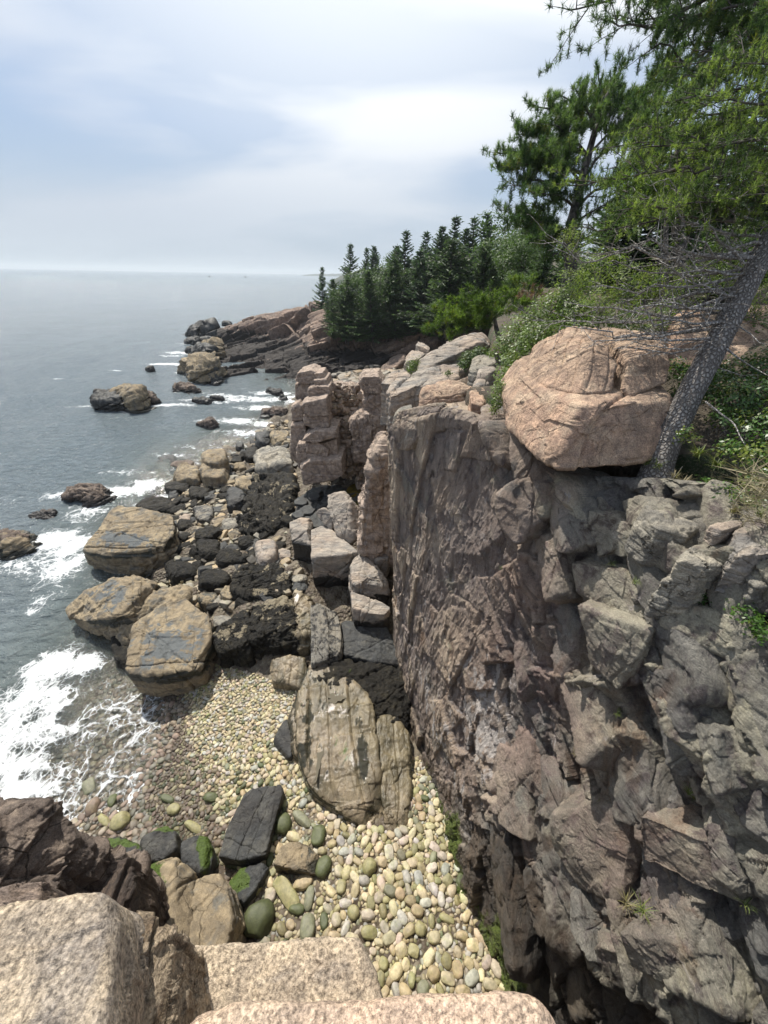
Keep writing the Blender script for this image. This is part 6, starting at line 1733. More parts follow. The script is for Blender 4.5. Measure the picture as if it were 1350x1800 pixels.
def broad_proto(h, rad, seed, mat, leaf=.16, n=5200):
    rs = np.random.RandomState(seed)
    tr = Buf(); cr = Buf()
    tr.add(*tube([(0, 0, -.5), (.1, .05, h * .4), (.05, 0, h * .9)], [.13, .09, .02], 6))
    nc_ = 16
    C_ = np.array([[rad * rs.uniform(.0, .75) * math.cos(a), rad * rs.uniform(0, .75) * math.sin(a), h * rs.uniform(.35, .95)] for a in rs.uniform(0, 6.28, nc_)])
    for c in C_: tr.add(*tube([(0.05, 0, h * .35), c * .6 + np.array([0, 0, h * .15]), c], [.05, .03, .01], 4, False))
    k = rs.randint(0, nc_, n); d = unit(rs.normal(size=(n, 3))); d[:, 2] *= .7
    r = rad * .42 * rs.uniform(.4, 1.05, n) ** .6
    Pc = C_[k] + d * r[:, None]
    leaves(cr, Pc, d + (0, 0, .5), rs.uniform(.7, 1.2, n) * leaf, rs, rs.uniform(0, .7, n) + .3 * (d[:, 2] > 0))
    return tr.build('trunk', M['pinebark']), cr.build('crown', mat)


def place_tree(name, proto, loc, s, yaw, label, cat, group, first):
    e = empty(name, loc, label, cat, group)
    e.rotation_euler = (.07 * math.sin(yaw * 5), .07 * math.cos(yaw * 3), yaw); e.scale = (s[0], s[0], s[1])
    for ob in proto:
        c = ob if first else ob.copy()
        if not first: C.objects.link(c)
        c.parent = e; c.location = (0, 0, 0)
    return e


def tree_at(px, topy, basey, t, name, proto, h0, label, cat, group, wide, used, yaw):
    b = P(px, basey, t); tp = P(px, topy, t)
    # the top stands plumb above the base
    r = ray(px, topy); tt_ = b[1] / r[1]; ztop = CAMH + r[2] * tt_
    h = max(1.0, ztop - b[2])
    e = place_tree(name, proto, (b[0], b[1], b[2] - .1), (h / h0 * wide, h / h0), yaw, label, cat, group, proto not in used)
    used.append(proto); return e


HS = 8.0
def ordw(n):
    o = ['first', 'second', 'third', 'fourth', 'fifth', 'sixth', 'seventh', 'eighth', 'ninth', 'tenth', 'eleventh', 'twelfth', 'thirteenth', 'fourteenth', 'fifteenth', 'sixteenth', 'seventeenth', 'eighteenth', 'nineteenth']
    if n < 20: return o[n - 1]
    T_ = {2: 'twent', 3: 'thirt', 4: 'fort', 5: 'fift'}[n // 10]
    return T_ + 'ieth' if n % 10 == 0 else T_ + 'y-' + o[n % 10 - 1]
sp_protos = [spruce_proto(HS, 2.9, 1, M['spruce']), spruce_proto(HS, 2.6, 2, M['spruce2']), spruce_proto(HS, 3.3, 3, M['spruce']), spruce_proto(HS, 2.3, 4, M['spruce2'], .25)]
br_protos = [broad_proto(6.0, 2.2, 11, M['leaf']), broad_proto(6.0, 2.4, 12, M['leaf'])]
used = []
HSX = 1
FT = [  # px, top, base, depth, kind, width, label
    (566, 468, 566, 66, 3, .85, 'slim dark spruce standing alone at the seaward end of the wood'),
    (614, 427, 556, 72, 3, 1.0, 'sparse spruce rising over the seaward trees'),
    (639, 434, 560, 74, 3, .8, 'narrow spruce tip just right of the sparse one'),
    (662, 431, 562, 66, 1, 1.0, 'bluish spruce left of the tallest pair on the headland'),
    (598, 498, 572, 60, 5, 1.0, 'green broadleaf tree at the seaward edge of the wood'),
    (636, 475, 570, 60, 4, 1.25, 'broadleaf tree below the sparse spruce'),
    (582, 520, 590, 58, 1, .9, 'low spruce hanging over the cliff edge of the headland'),
    (612, 520, 600, 56, 2, .9, 'drooping dark spruce at the headland cliff edge'),
    (655, 500, 575, 56, 2, 1.1, 'dark spruce in the front row above the headland wall'),
    (690, 430, 560, 60, 0, 1.0, 'spruce left of the pointed pair'),
    (708, 404, 560, 58, 3, 1.15, 'pointed spruce with a bare-looking top, left of the pair'),
    (733, 404, 560, 60, 3, 1.0, 'pointed spruce, right of the pair'),
    (706, 470, 565, 54, 2, 1.1, 'broad dark spruce below the pointed pair'),
    (757, 396, 556, 58, 1, 1.1, 'bluish spruce between the pointed pair and the tallest tip'),
    (785, 377, 552, 58, 3, 1.15, 'tallest pointed spruce of the headland wood'),
    (745, 455, 560, 52, 0, 1.1, 'spruce in the front row below the bluish one'),
    (775, 450, 560, 50, 2, 1.1, 'wide spruce in the front row above the little pine'),
    (808, 400, 548, 56, 0, 1.1, 'spruce right of the tallest tip'),
    (826, 379, 545, 56, 3, 1.1, 'slim spruce with a ragged top'),
    (848, 372, 545, 54, 1, 1.1, 'bluish spruce before the ragged broadleaf crown'),
    (812, 455, 556, 44, 1, 1.2, 'bluish spruce behind the little pine'),
    (845, 440, 550, 42, 0, 1.2, 'dark spruce behind the little pine, right one'),
    (884, 350, 540, 44, 5, 1.4, 'tall ragged birch at the left foot of the big pine'),
    (870, 395, 545, 38, 4, 1.4, 'birch mass under the big pine, left one'),
    (905, 400, 540, 32, 5, 1.3, 'birch mass under the big pine, right one'),
    (935, 420, 545, 28, 2, 1.2, 'dark spruce in the shade under the big pine'),
    (975, 400, 540, 30, 0, 1.4, 'shaded spruce behind the trunk of the big pine'),
    (900, 470, 560, 24, 4, 1.2, 'low birch before the wood'),
    (1040, 330, 520, 26, 1, 1.5, 'shaded spruce right behind the big pine'),
    (1100, 250, 520, 24, 0, 1.5, 'tall spruce deep in the wood behind the pines'),
    (1180, 180, 520, 22, 2, 1.5, 'tall spruce closing the wood at the right'),
    (1270, 120, 520, 22, 0, 1.5, 'spruce behind the leaning trunk'),
    (1360, 60, 520, 22, 1, 1.5, 'spruce at the right border of the wood'),
    (1010, 440, 540, 20, 4, 1.3, 'leafy tree behind the trunk of the big pine'),
    (1230, 380, 560, 15, 5, 1.2, 'leafy tree right of the dead branches'),
    (1330, 330, 560, 14, 4, 1.2, 'leafy tree behind the leaning trunk'),
]
sprot = sp_protos + br_protos
_r = np.random.RandomState(5)
FILL = []
for n_ in range(54):
    px = 588 + (910 - 588) * n_ / 53 + _r.uniform(-4, 4); line = np.interp(px, [560, 600, 640, 700, 785, 850, 900], [500, 470, 452, 430, 402, 400, 385])
    ty = line + _r.uniform(10, 105); FILL.append((px, ty, np.interp(px, [560, 640, 760, 900], [590, 600, 585, 560]), _r.uniform(50, 68) if px < 780 else _r.uniform(38, 54), _r.choice([0, 1, 2, 2, 0, 1, 5]), _r.uniform(.95, 1.4)))
for i, (px, ty, by, t, k, w, lab) in enumerate(FT):
    tree_at(px, ty, by, t, 'spruce_tree' if k < 4 else 'birch_tree', sprot[k], 8.0 if k < 4 else 6.2, lab, 'tree', 'trees of the wood above the shore', w, used, i * 1.7)

FT_ = [(f[0], f[1]) for f in FT]
for n_, (px, ty, by, t, k, w) in enumerate(sorted(FILL)):
    hi = ['low', 'middling', 'tall'][int(np.clip((560 - ty) / 45, 0, 2))]
    lab = '%s %s filling the wood, %s from its seaward end' % (hi, ['dark spruce', 'bluish spruce', 'wide dark spruce', 'spruce', 'broadleaf tree', 'rounded broadleaf tree'][k], ordw(n_ + 1))
    tree_at(px, ty, by, t, 'spruce_tree' if k < 4 else 'birch_tree', sprot[k], 8.0 if k < 4 else 6.2, lab, 'tree', 'trees of the wood above the shore', w, used, n_ * 2.1)


# ------------------------------------------------------------------ trees grown limb by limb
class Grow:
    def __init__(s, seed, needle='spruce'):
        s.rs = np.random.RandomState(seed); s.wood = Buf(); s.tw = Buf(); s.S = []; s.needle = needle

    def limb(s, p0, p1, r0, levels=3, sag=.0, live=.35, spread=.33, dens=7.0, dead=False, wob=.08, flat=.4, minl=.10):
        rs = s.rs; p0, p1 = np.array(p0, float), np.array(p1, float)
        L = np.linalg.norm(p1 - p0); n = max(5, int(L * 5))
        t = np.linspace(0, 1, n)[:, None]
        pts = p0 + (p1 - p0) * t + np.array([0, 0, 1]) * (sag * L * np.sin(t * math.pi)) + fbm(np.stack([t[:, 0] * 3 + rs.uniform(0, 99)] * 3, 1) + [[0, 7, 19]], 5, 2)[:, None] * rs.normal(size=3) * wob * L * t
        (s.wood if levels > 1 else s.tw).add(*tube(pts, r0 * (1 - .85 * t[:, 0]) + .0015, 5 if levels > 2 else 3 if levels < 2 else 4, False))
        if levels <= 0 or L < minl:
            s.S.append((pts[-1], pts[-1] - pts[-2], levels)); return
        main = unit(p1 - p0)
        m = max(2, int(L * dens))
        for f in np.linspace(live * .5, 1, m):
            j = f * (n - 1); a = pts[int(j)] * (1 - j % 1) + pts[min(n - 1, int(j) + 1)] * (j % 1)
            d = rs.normal(size=3); d[2] = d[2] * flat + .12
            d = unit(main * .8 + unit(d) * .9)
            l = L * spread * rs.uniform(.5, 1.15) * (1.25 - .8 * f)
            if levels == 1: l = min(l, .22 * max(1, L * 1.0))
            s.limb(a, a + d * l, max(.002, r0 * .42 * (1 - .6 * f)), levels - 1, sag * .5, .25, spread * 1.05, dens * 1.35, dead, wob, flat, minl)
        s.S.append((pts[-1], main, levels))

    def shoots(s, mat, nn, ln, w, seg=.07, tone=(0, 1), yel=0., up=.0, name='crown', parent=None, keep=1.0):
        rs = s.rs; Bf = Buf(); print('shoots', len(s.S))
        A_ = np.array([a for a, _, _ in s.S]); D_ = unit(np.array([d for _, d, _ in s.S]) + np.array([0, 0, up]))
        if keep < 1: k = rs.uniform(size=len(A_)) < keep; A_, D_ = A_[k], D_[k]
        n = len(A_)
        tb = tone[0] + (tone[1] - tone[0]) * (sstep(.35, .8, .5 + .5 * fbm(A_ * 2.2, 4, 3) + rs.uniform(-.3, .3, n)) * .85 + .15 * rs.uniform(0, 1, n))
        K = nn
        base = np.repeat(A_, K, 0) + np.repeat(D_, K, 0) * rs.uniform(-seg, seg * .4, (n * K, 1))
        dd = np.repeat(D_, K, 0) * rs.uniform(.3, 1.1, (n * K, 1)) + rs.normal(size=(n * K, 3)) * .62
        z = np.repeat(tb, K) * rs.uniform(.6, 1.15, n * K)
        blades(Bf, base, dd, rs.uniform(.6, 1.1, n * K) * ln, w, rs, z, np.repeat((rs.uniform(size=n) < yel) * .6, K))
        return Bf.build(name, mat, parent)


def finish(g, e, trunkpts, trad, bark, limbmat, twigmat=None, sides=20, rough=.10):
    b = Buf(); V_, F_ = tube(trunkpts, trad, sides, True, rough, 3); b.add(V_, F_)
    b.build('trunk', M[bark], e, True, e.location)
    if g.wood.n: g.wood.build('branches', M[limbmat], e, True, e.location)
    if g.tw.n: g.tw.build('twigs', M[twigmat or limbmat], e, True, e.location)


def shift_child(o, e):
    o.parent = e; o.location = -Vector(e.location); return o


# the leaning spruce on the cliff edge
tp = np.array([P(1150, 850, 5.0), P(1158, 812, 4.95), P(1170, 780, 4.95), P(1192, 735, 4.93), P(1225, 670, 4.9), P(1262, 600, 4.87), P(1293, 540, 4.85), P(1350, 430, 4.8), P(1430, 280, 4.75), P(1540, 60, 4.7), P(1700, -260, 4.6)])
tp = catmull(tp, 60)
tr_r = np.interp(np.linspace(0, 1, 60), [0, .035, .08, .2, .6, 1], [.25, .205, .178, .160, .138, .07])
e = empty('leaning_spruce', tp[0], 'leaning grey-barked spruce on the cliff edge with a fan of dead branches', 'tree')
def tk(py): # trunk point at a picture height
    return np.array([np.interp(py, [60, 280, 430, 540, 600, 670, 735], [P(1540, 60, 4.7)[i], P(1430, 280, 4.75)[i], P(1350, 430, 4.8)[i], P(1293, 540, 4.85)[i], P(1262, 600, 4.87)[i], P(1225, 670, 4.9)[i], P(1192, 735, 4.93)[i]]) for i in range(3)])
g = Grow(5)
for (y0, px, py, t, r) in [(452, 1130, 418, 4.4, .028), (452, 960, 395, 4.9, .02), (470, 1080, 470, 5.2, .02), (509, 1130, 540, 4.6, .026), (541, 1165, 527, 4.5, .022), (500, 1010, 545, 5.3, .022), (567, 1170, 555, 4.5, .024), (575, 980, 575, 5.2, .022), (590, 1090, 590, 4.6, .02), (560, 1040, 600, 4.7, .018),
                           (600, 1080, 615, 4.7, .014), (430, 1230, 380, 4.3, .02), (420, 1110, 350, 4.7, .02), (520, 1200, 480, 4.2, .018), (480, 1160, 450, 4.2, .018), (480, 1060, 510, 4.9, .02), (545, 930, 560, 5.6, .018), (530, 1060, 560, 5.0, .018), (400, 1180, 300, 4.4, .02), (610, 1120, 600, 4.4, .012), (440, 1040, 440, 5.0, .02), (465, 1190, 400, 4.3, .016)]:
    a = tk(y0); g.limb(a, P(px, py, t), r, 3, -.04, .15, .34, 6.0, True, .14, .5)
for (y0, px, py, t, r) in [(600, 1350, 660, 4.3, .012), (560, 1365, 610, 4.2, .01), (640, 1330, 660, 4.5, .008)]:
    g.limb(tk(y0), P(px, py, t), r, 2, -.03, .2, .3, 4, True, .1, .6)
finish(g, e, tp, tr_r, 'bark', 'deadwood', 'twig')
g = Grow(6)
for (y0, px, py, t, r) in [(400, 1030, 400, 4.9, .02), (380, 1080, 370, 4.6, .02), (300, 1110, 330, 4.8, .025), (280, 1000, 330, 5.4, .025), (250, 1180, 260, 4.6, .025), (200, 1250, 190, 4.4, .025), (150, 1160, 200, 5.0, .025), (330, 1250, 300, 4.1, .02), (250, 1300, 250, 4.0, .02),
                           (120, 1300, 120, 4.4, .02), (280, 1060, 260, 5.4, .02), (350, 1180, 360, 4.2, .014), (100, 1210, 110, 5.0, .02), (360, 1300, 330, 3.9, .014), (200, 1100, 230, 5.4, .02)]:
    g.limb(tk(y0), P(px, py, t), r, 3, .03, .5, .36, 7.5, False, .1, .4)
g.wood.build('branches', M['pinebark'], e, True, e.location); g.tw.build('twigs', M['pinebark'], e, True, e.location)
cr = g.shoots(M['lit'], 24, .055, .0075, .05, (0, 1), .0, .5, keep=1.0)
shift_child(cr, e)

# overhanging boughs at the top right corner, from a pine standing outside the view
e = empty('overhanging_pine', P(1520, 300, 7.0) * (1, 1, 0) + (0, 0, 11), 'dark pine whose boughs hang into the top right corner of the view', 'tree')
g = Grow(9)
for (a, b, r) in [((1480, -20, 6.8), (1040, 5, 6.2), .05), ((1480, 20, 6.8), (1070, 45, 6.2), .05), ((1470, 60, 6.6), (1110, 35, 6.6), .04), ((1480, 90, 6.6), (1130, 95, 6.6), .045), ((1480, 10, 6.4), (1200, 30, 6.0), .04), ((1450, 90, 6.2), (1220, 90, 6.0), .035), ((1480, -60, 6.8), (1120, -40, 6.4), .04), ((1450, 130, 6.4), (1190, 140, 6.6), .03), ((1480, 40, 6.2), (1290, 60, 5.8), .03)]:
    g.limb(P(*a), P(*b), r, 3, .03, .3, .32, 5.5, False, .10, .4)
tpp = np.array([P(1520, 300, 7.0) * (1, 1, 0) + (0, 0, 10.8), P(1500, 100, 7.0), P(1480, -100, 7.0)])
finish(g, e, catmull(tpp, 20), np.linspace(.22, .12, 20), 'pinebark', 'pinebark')
shift_child(g.shoots(M['pine'], 32, .12, .009, .08, (0, .8), .05, .3), e)


def pine(name, label, base, trunk, limbs, seed, mat, nn=16, ln=.16, w=.022, dens=3.0, lv=3, r=.2, spread=.30, yel=.05, live=.45, tone=(0, 1)):
    e = empty(name, base, label, 'tree')
    g = Grow(seed)
    T_ = catmull(np.array([base] + trunk), 30)
    for (f, b, rr_) in limbs:
        a = T_[int(f * 29)]; g.limb(a, b, rr_, lv, .04, live, spread, dens, False, .10, .35, .14)
    finish(g, e, T_, np.linspace(r, r * .3, 30), 'pinebark', 'pinebark', None, 10)
    shift_child(g.shoots(mat, nn, ln, w, ln * .7, tone, yel, .45), e); return e


PB = P(990, 540, 13.5)
pine('big_pine', 'big windswept pine with layered dark crown leaning seaward over the wood', PB, [P(1003, 470, 13.4), P(1000, 420, 13.4), P(1012, 360, 13.4), P(1035, 270, 13.4), P(1060, 180, 13.4)],
     [(.9, P(930, 185, 13), .06), (.95, P(985, 170, 13.2), .06), (1., P(1050, 125, 13.2), .06), (1., P(1100, 110, 13.4), .06), (.9, P(1140, 160, 13.6), .06), (.8, P(905, 235, 12.8), .06), (.75, P(877, 292, 12.6), .06), (.7, P(895, 330, 12.8), .05), (.7, P(1090, 230, 13), .06), (.8, P(960, 215, 12.4), .05), (.9, P(1010, 160, 12.4), .05),
      (.6, P(1110, 300, 13), .06), (.6, P(940, 340, 12.2), .05), (.85, P(1060, 190, 12.2), .05), (.5, P(1080, 350, 13), .05), (.45, P(900, 385, 12.6), .05), (.4, P(940, 420, 12.2), .05), (.35, P(1050, 410, 12.6), .05), (.9, P(1000, 200, 14.6), .05), (.8, P(930, 260, 14.4), .05), (.8, P(1120, 200, 14.6), .05), (.7, P(960, 270, 12.0), .05), (.95, P(1080, 150, 14.4), .05), (.4, P(880, 370, 13.2), .04), (.75, P(885, 270, 13.4), .05), (.3, P(960, 450, 12.6), .04)],
     21, M['pine'], 34, .19, .016, 6.2, 3, .26, .36)
pine('broad_pine', 'broad full pine filling the sky right of the big windswept pine', P(1200, 540, 11.5), [P(1195, 440, 11.4), P(1190, 330, 11.3), P(1200, 220, 11.2), P(1230, 110, 11.2)],
     [(.9, P(1140, 140, 11), .06), (.95, P(1190, 100, 11), .06), (1., P(1250, 60, 11), .06), (1., P(1320, 50, 11), .06), (.85, P(1120, 190, 10.8), .06), (.8, P(1110, 250, 10.6), .06), (.7, P(1090, 310, 10.6), .05), (.8, P(1300, 170, 11), .06), (.9, P(1340, 120, 11), .06), (.7, P(1330, 240, 11), .06), (.8, P(1200, 180, 9.8), .06), (.7, P(1180, 250, 9.8), .06), (.9, P(1260, 140, 9.8), .05),
      (.6, P(1120, 350, 10.2), .05), (.6, P(1260, 290, 10), .05), (.5, P(1080, 390, 10.4), .05), (.85, P(1160, 120, 12.4), .05), (.7, P(1140, 220, 12.4), .05), (.6, P(1200, 330, 9.8), .05), (.95, P(1290, 90, 10.2), .05), (.75, P(1290, 220, 9.8), .05)],
     22, M['pine'], 32, .18, .015, 5.6, 3, .22, .36)
pine('young_pine', 'small bright green pine standing among the dark crowns right of the big pine', P(1170, 520, 9.0), [P(1170, 420, 9.0), P(1175, 340, 9.0), P(1180, 270, 9.0)],
     [(1., P(1180, 262, 8.9), .02), (.95, P(1150, 285, 8.8), .02), (.95, P(1215, 285, 8.8), .02), (.8, P(1130, 320, 8.7), .02), (.8, P(1230, 320, 8.7), .02), (.7, P(1090, 330, 8.6), .02), (.7, P(1180, 320, 8.3), .02), (.6, P(1120, 370, 8.5), .02), (.6, P(1200, 360, 8.3), .02)], 23, M['pine2'], 26, .17, .018, 8, 2, .07, .5)
pine('small_pitch_pine', 'small spreading pine rooted on the pale slabs at the cliff top', P(878, 600, 14.5), [P(872, 575, 14.4), P(868, 550, 14.3), P(865, 525, 14.2)],
     [(.9, P(830, 505, 14), .03), (1., P(860, 500, 14.2), .03), (.9, P(895, 515, 14.2), .03), (.8, P(800, 525, 13.8), .03), (.7, P(770, 545, 13.8), .03), (.6, P(762, 575, 13.6), .03), (.6, P(800, 560, 13.4), .03), (.8, P(845, 530, 13.2), .03), (.7, P(905, 545, 13.8), .03), (.5, P(790, 585, 13.6), .03), (.6, P(880, 550, 13.2), .03), (.7, P(820, 540, 15), .03), (.8, P(890, 530, 15), .03)],
     24, M['pine2'], 26, .19, .020, 5.5, 3, .10, .38, tone=(0, 1))
pine('small_pitch_pine', 'small bushy pine right behind the spreading one', P(925, 580, 14.8), [P(925, 540, 14.8), P(922, 500, 14.7)],
     [(1., P(900, 490, 14.6), .02), (1., P(940, 488, 14.6), .02), (.8, P(890, 515, 14.4), .02), (.8, P(950, 515, 14.4), .02), (.6, P(925, 530, 14), .02)], 25, M['pine2'], 28, .2, .022, 9, 2, .06, .5, tone=(0, 1))
pine('dead_pine_sapling', 'dead rust-brown sapling between green shrubs', P(940, 560, 12.5), [P(940, 530, 12.5), P(940, 505, 12.5)], [(1., P(925, 500, 12.4), .015), (1., P(950, 505, 12.4), .015), (.8, P(915, 520, 12.3), .015), (.8, P(958, 520, 12.3), .015)], 26, M['rust'], 16, .14, .02, 9, 2, .04, .5)


def bush(name, label, cells, mat, leaf, n, seed, group=None, cat='shrub', aspect=.5, yel=.1, stems=True, tone=(0, 1)):
    """cells: list of (px, py, t, radius, flatness)"""
    rs = np.random.RandomState(seed)
    Cc = np.array([onc(a, b, .14) if name == 'leafy_plant' else P(a, b, c) for a, b, c, *_ in cells]); rr_ = np.array([c[3] for c in cells]); fl = np.array([c[4] if len(c) > 4 else .7 for c in cells])
    base = Cc.mean(0); base[2] = (Cc[:, 2] - rr_ * fl).min() - .1
    e = empty(name, base, label, cat, group)
    st = Buf(); lf = Buf()
    k = rs.choice(len(cells), n, p=rr_ ** 2 / (rr_ ** 2).sum())
    # twig ends, each with a rosette of leaves
    nt = max(6, n // 9); kt = rs.choice(len(cells), nt, p=rr_ ** 2 / (rr_ ** 2).sum())
    d = unit(rs.normal(size=(nt, 3)) + (0, 0, .35)); ends = Cc[kt] + d * (rr_[kt] * rs.uniform(.45, 1.05, nt) ** .7)[:, None] * np.stack([np.ones(nt), np.ones(nt), fl[kt]], 1)
    for i in range(0, nt, 2 if nt < 500 else 5):
        a = Cc[kt[i]] * (1, 1, 0) + (0, 0, Cc[kt[i], 2] - rr_[kt[i]] * fl[kt[i]]) + rs.normal(size=3) * .05
        if i % 2 == 0 or True: st.add(*tube([a, (a + ends[i]) / 2 + rs.normal(size=3) * rr_[kt[i]] * .1, ends[i]], [leaf * .09, leaf * .06, leaf * .03], 3, False))
    m_ = n // nt
    Pc = np.repeat(ends, m_, 0) + rs.normal(size=(nt * m_, 3)) * leaf * .75
    leaves(lf, Pc, np.repeat(d, m_, 0) + (0, 0, .6), rs.uniform(.7, 1.15, nt * m_) * leaf, rs, np.repeat(rs.uniform(tone[0], tone[1], nt), m_) * .75 + rs.uniform(0, .25, nt * m_), np.repeat((rs.uniform(size=nt) < yel) * .5, m_), aspect)
    st.build('stems', M['twig'], e, True, base); lf.build('foliage', mat, e, True, base)
    return e


bush('shrub_thicket', 'light green leafy thicket between the little pine and the perched boulder', [(905, 600, 10, .55), (930, 575, 10, .6), (960, 555, 10, .6), (985, 540, 9.5, .6), (905, 640, 8.5, .4), (925, 620, 8.5, .45), (950, 600, 8.5, .5), (1000, 530, 9, .6), (890, 665, 7.6, .25), (880, 620, 11, .4), (1020, 550, 8.5, .5)], M['leafb'], .075, 9000, 31)
bush('shrub_thicket', 'undergrowth of light green leaves behind the perched boulder', [(960, 590, 8.2, .45), (1010, 585, 7.8, .4), (1060, 575, 7.6, .4), (1110, 570, 7.6, .4), (1160, 575, 7.6, .4), (1210, 590, 7.2, .4), (1090, 545, 8.5, .5), (1030, 560, 8.5, .5), (1180, 550, 8.2, .5), (1260, 570, 7.4, .5), (1330, 580, 7, .5)], M['leafb'], .07, 6500, 131, tone=(0, .8))
bush('bayberry_shrub', 'dark bushes under the orange rock wall right of the leaning trunk', [(1250, 655, 5.6, .25, .7), (1300, 650, 5.4, .28, .7), (1350, 640, 5.2, .3, .7), (1215, 690, 5.2, .2, .7), (1190, 650, 5.8, .2, .8)], M['leafd'], .055, 2600, 132, tone=(0, .5))
bush('shrub', 'small bright shrub growing in the cleft left of the perched boulder', [(878, 690, 6.6, .16, 1.2), (872, 705, 6.5, .12, 1.2), (893, 675, 7, .18), (868, 720, 6.5, .08)], M['leafb'], .04, 1600, 32)
bush('shrub', 'dark green shrub hanging over the grey slab', [(830, 630, 12.5, .35, .6), (845, 622, 12.5, .3, .6), (815, 640, 12.3, .18, .5)], M['leaf'], .08, 1500, 33)
bush('shrub', 'tiny green plant on the second tilted slab', [(788, 657, 12, .13, .6)], M['leaf'], .06, 160, 34)
bush('shrub', 'bright green shrub behind the pale jumble of slabs', [(728, 640, 14.5, .25, .8), (722, 650, 14.4, .15, .8)], M['leafb'], .08, 400, 35)
bush('shrub_thicket', 'yellow-green conifer saplings behind the dead branches', [(1010, 430, 8.8, .5), (1060, 470, 7.5, .5), (1110, 500, 7.0, .5), (1160, 500, 7, .5), (1060, 530, 7.2, .4), (1220, 500, 6.6, .45), (1010, 500, 8.5, .5), (1290, 470, 6.8, .5), (1340, 520, 6.5, .5)], M['lit'], .055, 9500, 36, aspect=.3, yel=.2)
bush('bayberry_shrub', 'glossy bayberry bush at the right edge behind the leaning trunk', [(1300, 700, 4.7, .32, .7), (1350, 690, 4.6, .32, .7), (1260, 680, 5.0, .28, .6), (1225, 660, 5.4, .25, .6), (1340, 760, 4.3, .3, .7), (1280, 740, 4.6, .22, .6), (1190, 700, 5.3, .16, .8), (1390, 740, 4.2, .35, .7)], M['leafd'], .052, 5200, 37, tone=(0, .7))
bush('bayberry_shrub', 'bright bayberry sprays at the right edge of the view', [(1330, 800, 3.95, .2, .7), (1370, 830, 3.8, .24, .8), (1290, 790, 4.2, .16, .6), (1340, 850, 3.75, .16, .6)], M['leafd'], .05, 2000, 38, yel=.35)
bush('bayberry_shrub', 'small bright sprig at the foot of the leaning trunk', [(1203, 765, 4.55, .09, .8), (1220, 772, 4.5, .06, .8)], M['leafd'], .045, 170, 39, yel=.5)
bush('bayberry_shrub', 'low green sprigs under the bright sprays, by the dry grass', [(1275, 865, 3.95, .13, .6), (1310, 880, 3.8, .14, .6), (1340, 890, 3.7, .12, .6), (1240, 850, 4.2, .1, .5)], M['leafd'], .042, 800, 40, yel=.3)
bush('leafy_plant', 'dense dark green leafy plant in a cleft of the near cliff', [(1225, 1040, 3.42, .13, .7), (1250, 1055, 3.38, .12, .7), (1210, 1048, 3.4, .08, .6)], M['leafd'], .035, 620, 41, cat='plant', tone=(0, .6))
bush('leafy_plant', 'green plant and grass at the right edge of the near cliff', [(1320, 1085, 3.3, .12, .7), (1340, 1110, 3.2, .10, .6), (1300, 1075, 3.3, .08, .6)], M['leafd'], .04, 420, 42, cat='plant', yel=.2)


def tuft(label, px, py, t, ln, n, seed, mat='grass', droop=.5, lean=(0, 0, 0), group=None, name='grass_tuft'):
    rs = np.random.RandomState(seed); b = P(px, py, t) if py < 900 or px < 700 else onc(px, py, .10); Bf = Buf()
    for i in range(n):
        a = rs.uniform(0, 6.28); d = np.array([math.cos(a) * .7, math.sin(a) * .7, rs.uniform(.5, 1.3)]) + lean; d = unit(d) * ln * rs.uniform(.6, 1.15)
        s = np.linspace(0, 1, 5)[:, None]; o = rs.normal(size=3) * ln * .07
        pts = b + o + d * s - np.array([0, 0, 1]) * droop * ln * s ** 2 * rs.uniform(.4, 1.3)
        side = unit(np.cross(d, (0.1, 0.2, 1))) * (ln * .022)
        w = np.array([1, .9, .7, .45, .05])[:, None]
        V_ = np.concatenate([pts - side * w, pts + side * w]); F_ = np.array([[j, j + 1, j + 6, j + 5] for j in range(4)])
        z = np.tile([[rs.uniform(0, 1), (rs.uniform() < .2) * .5, 0]], (10, 1)); Bf.add(V_, F_, z)
    o = Bf.build(name, M[mat], None, True, b); tag(o, label, 'grass tuft', group); return o


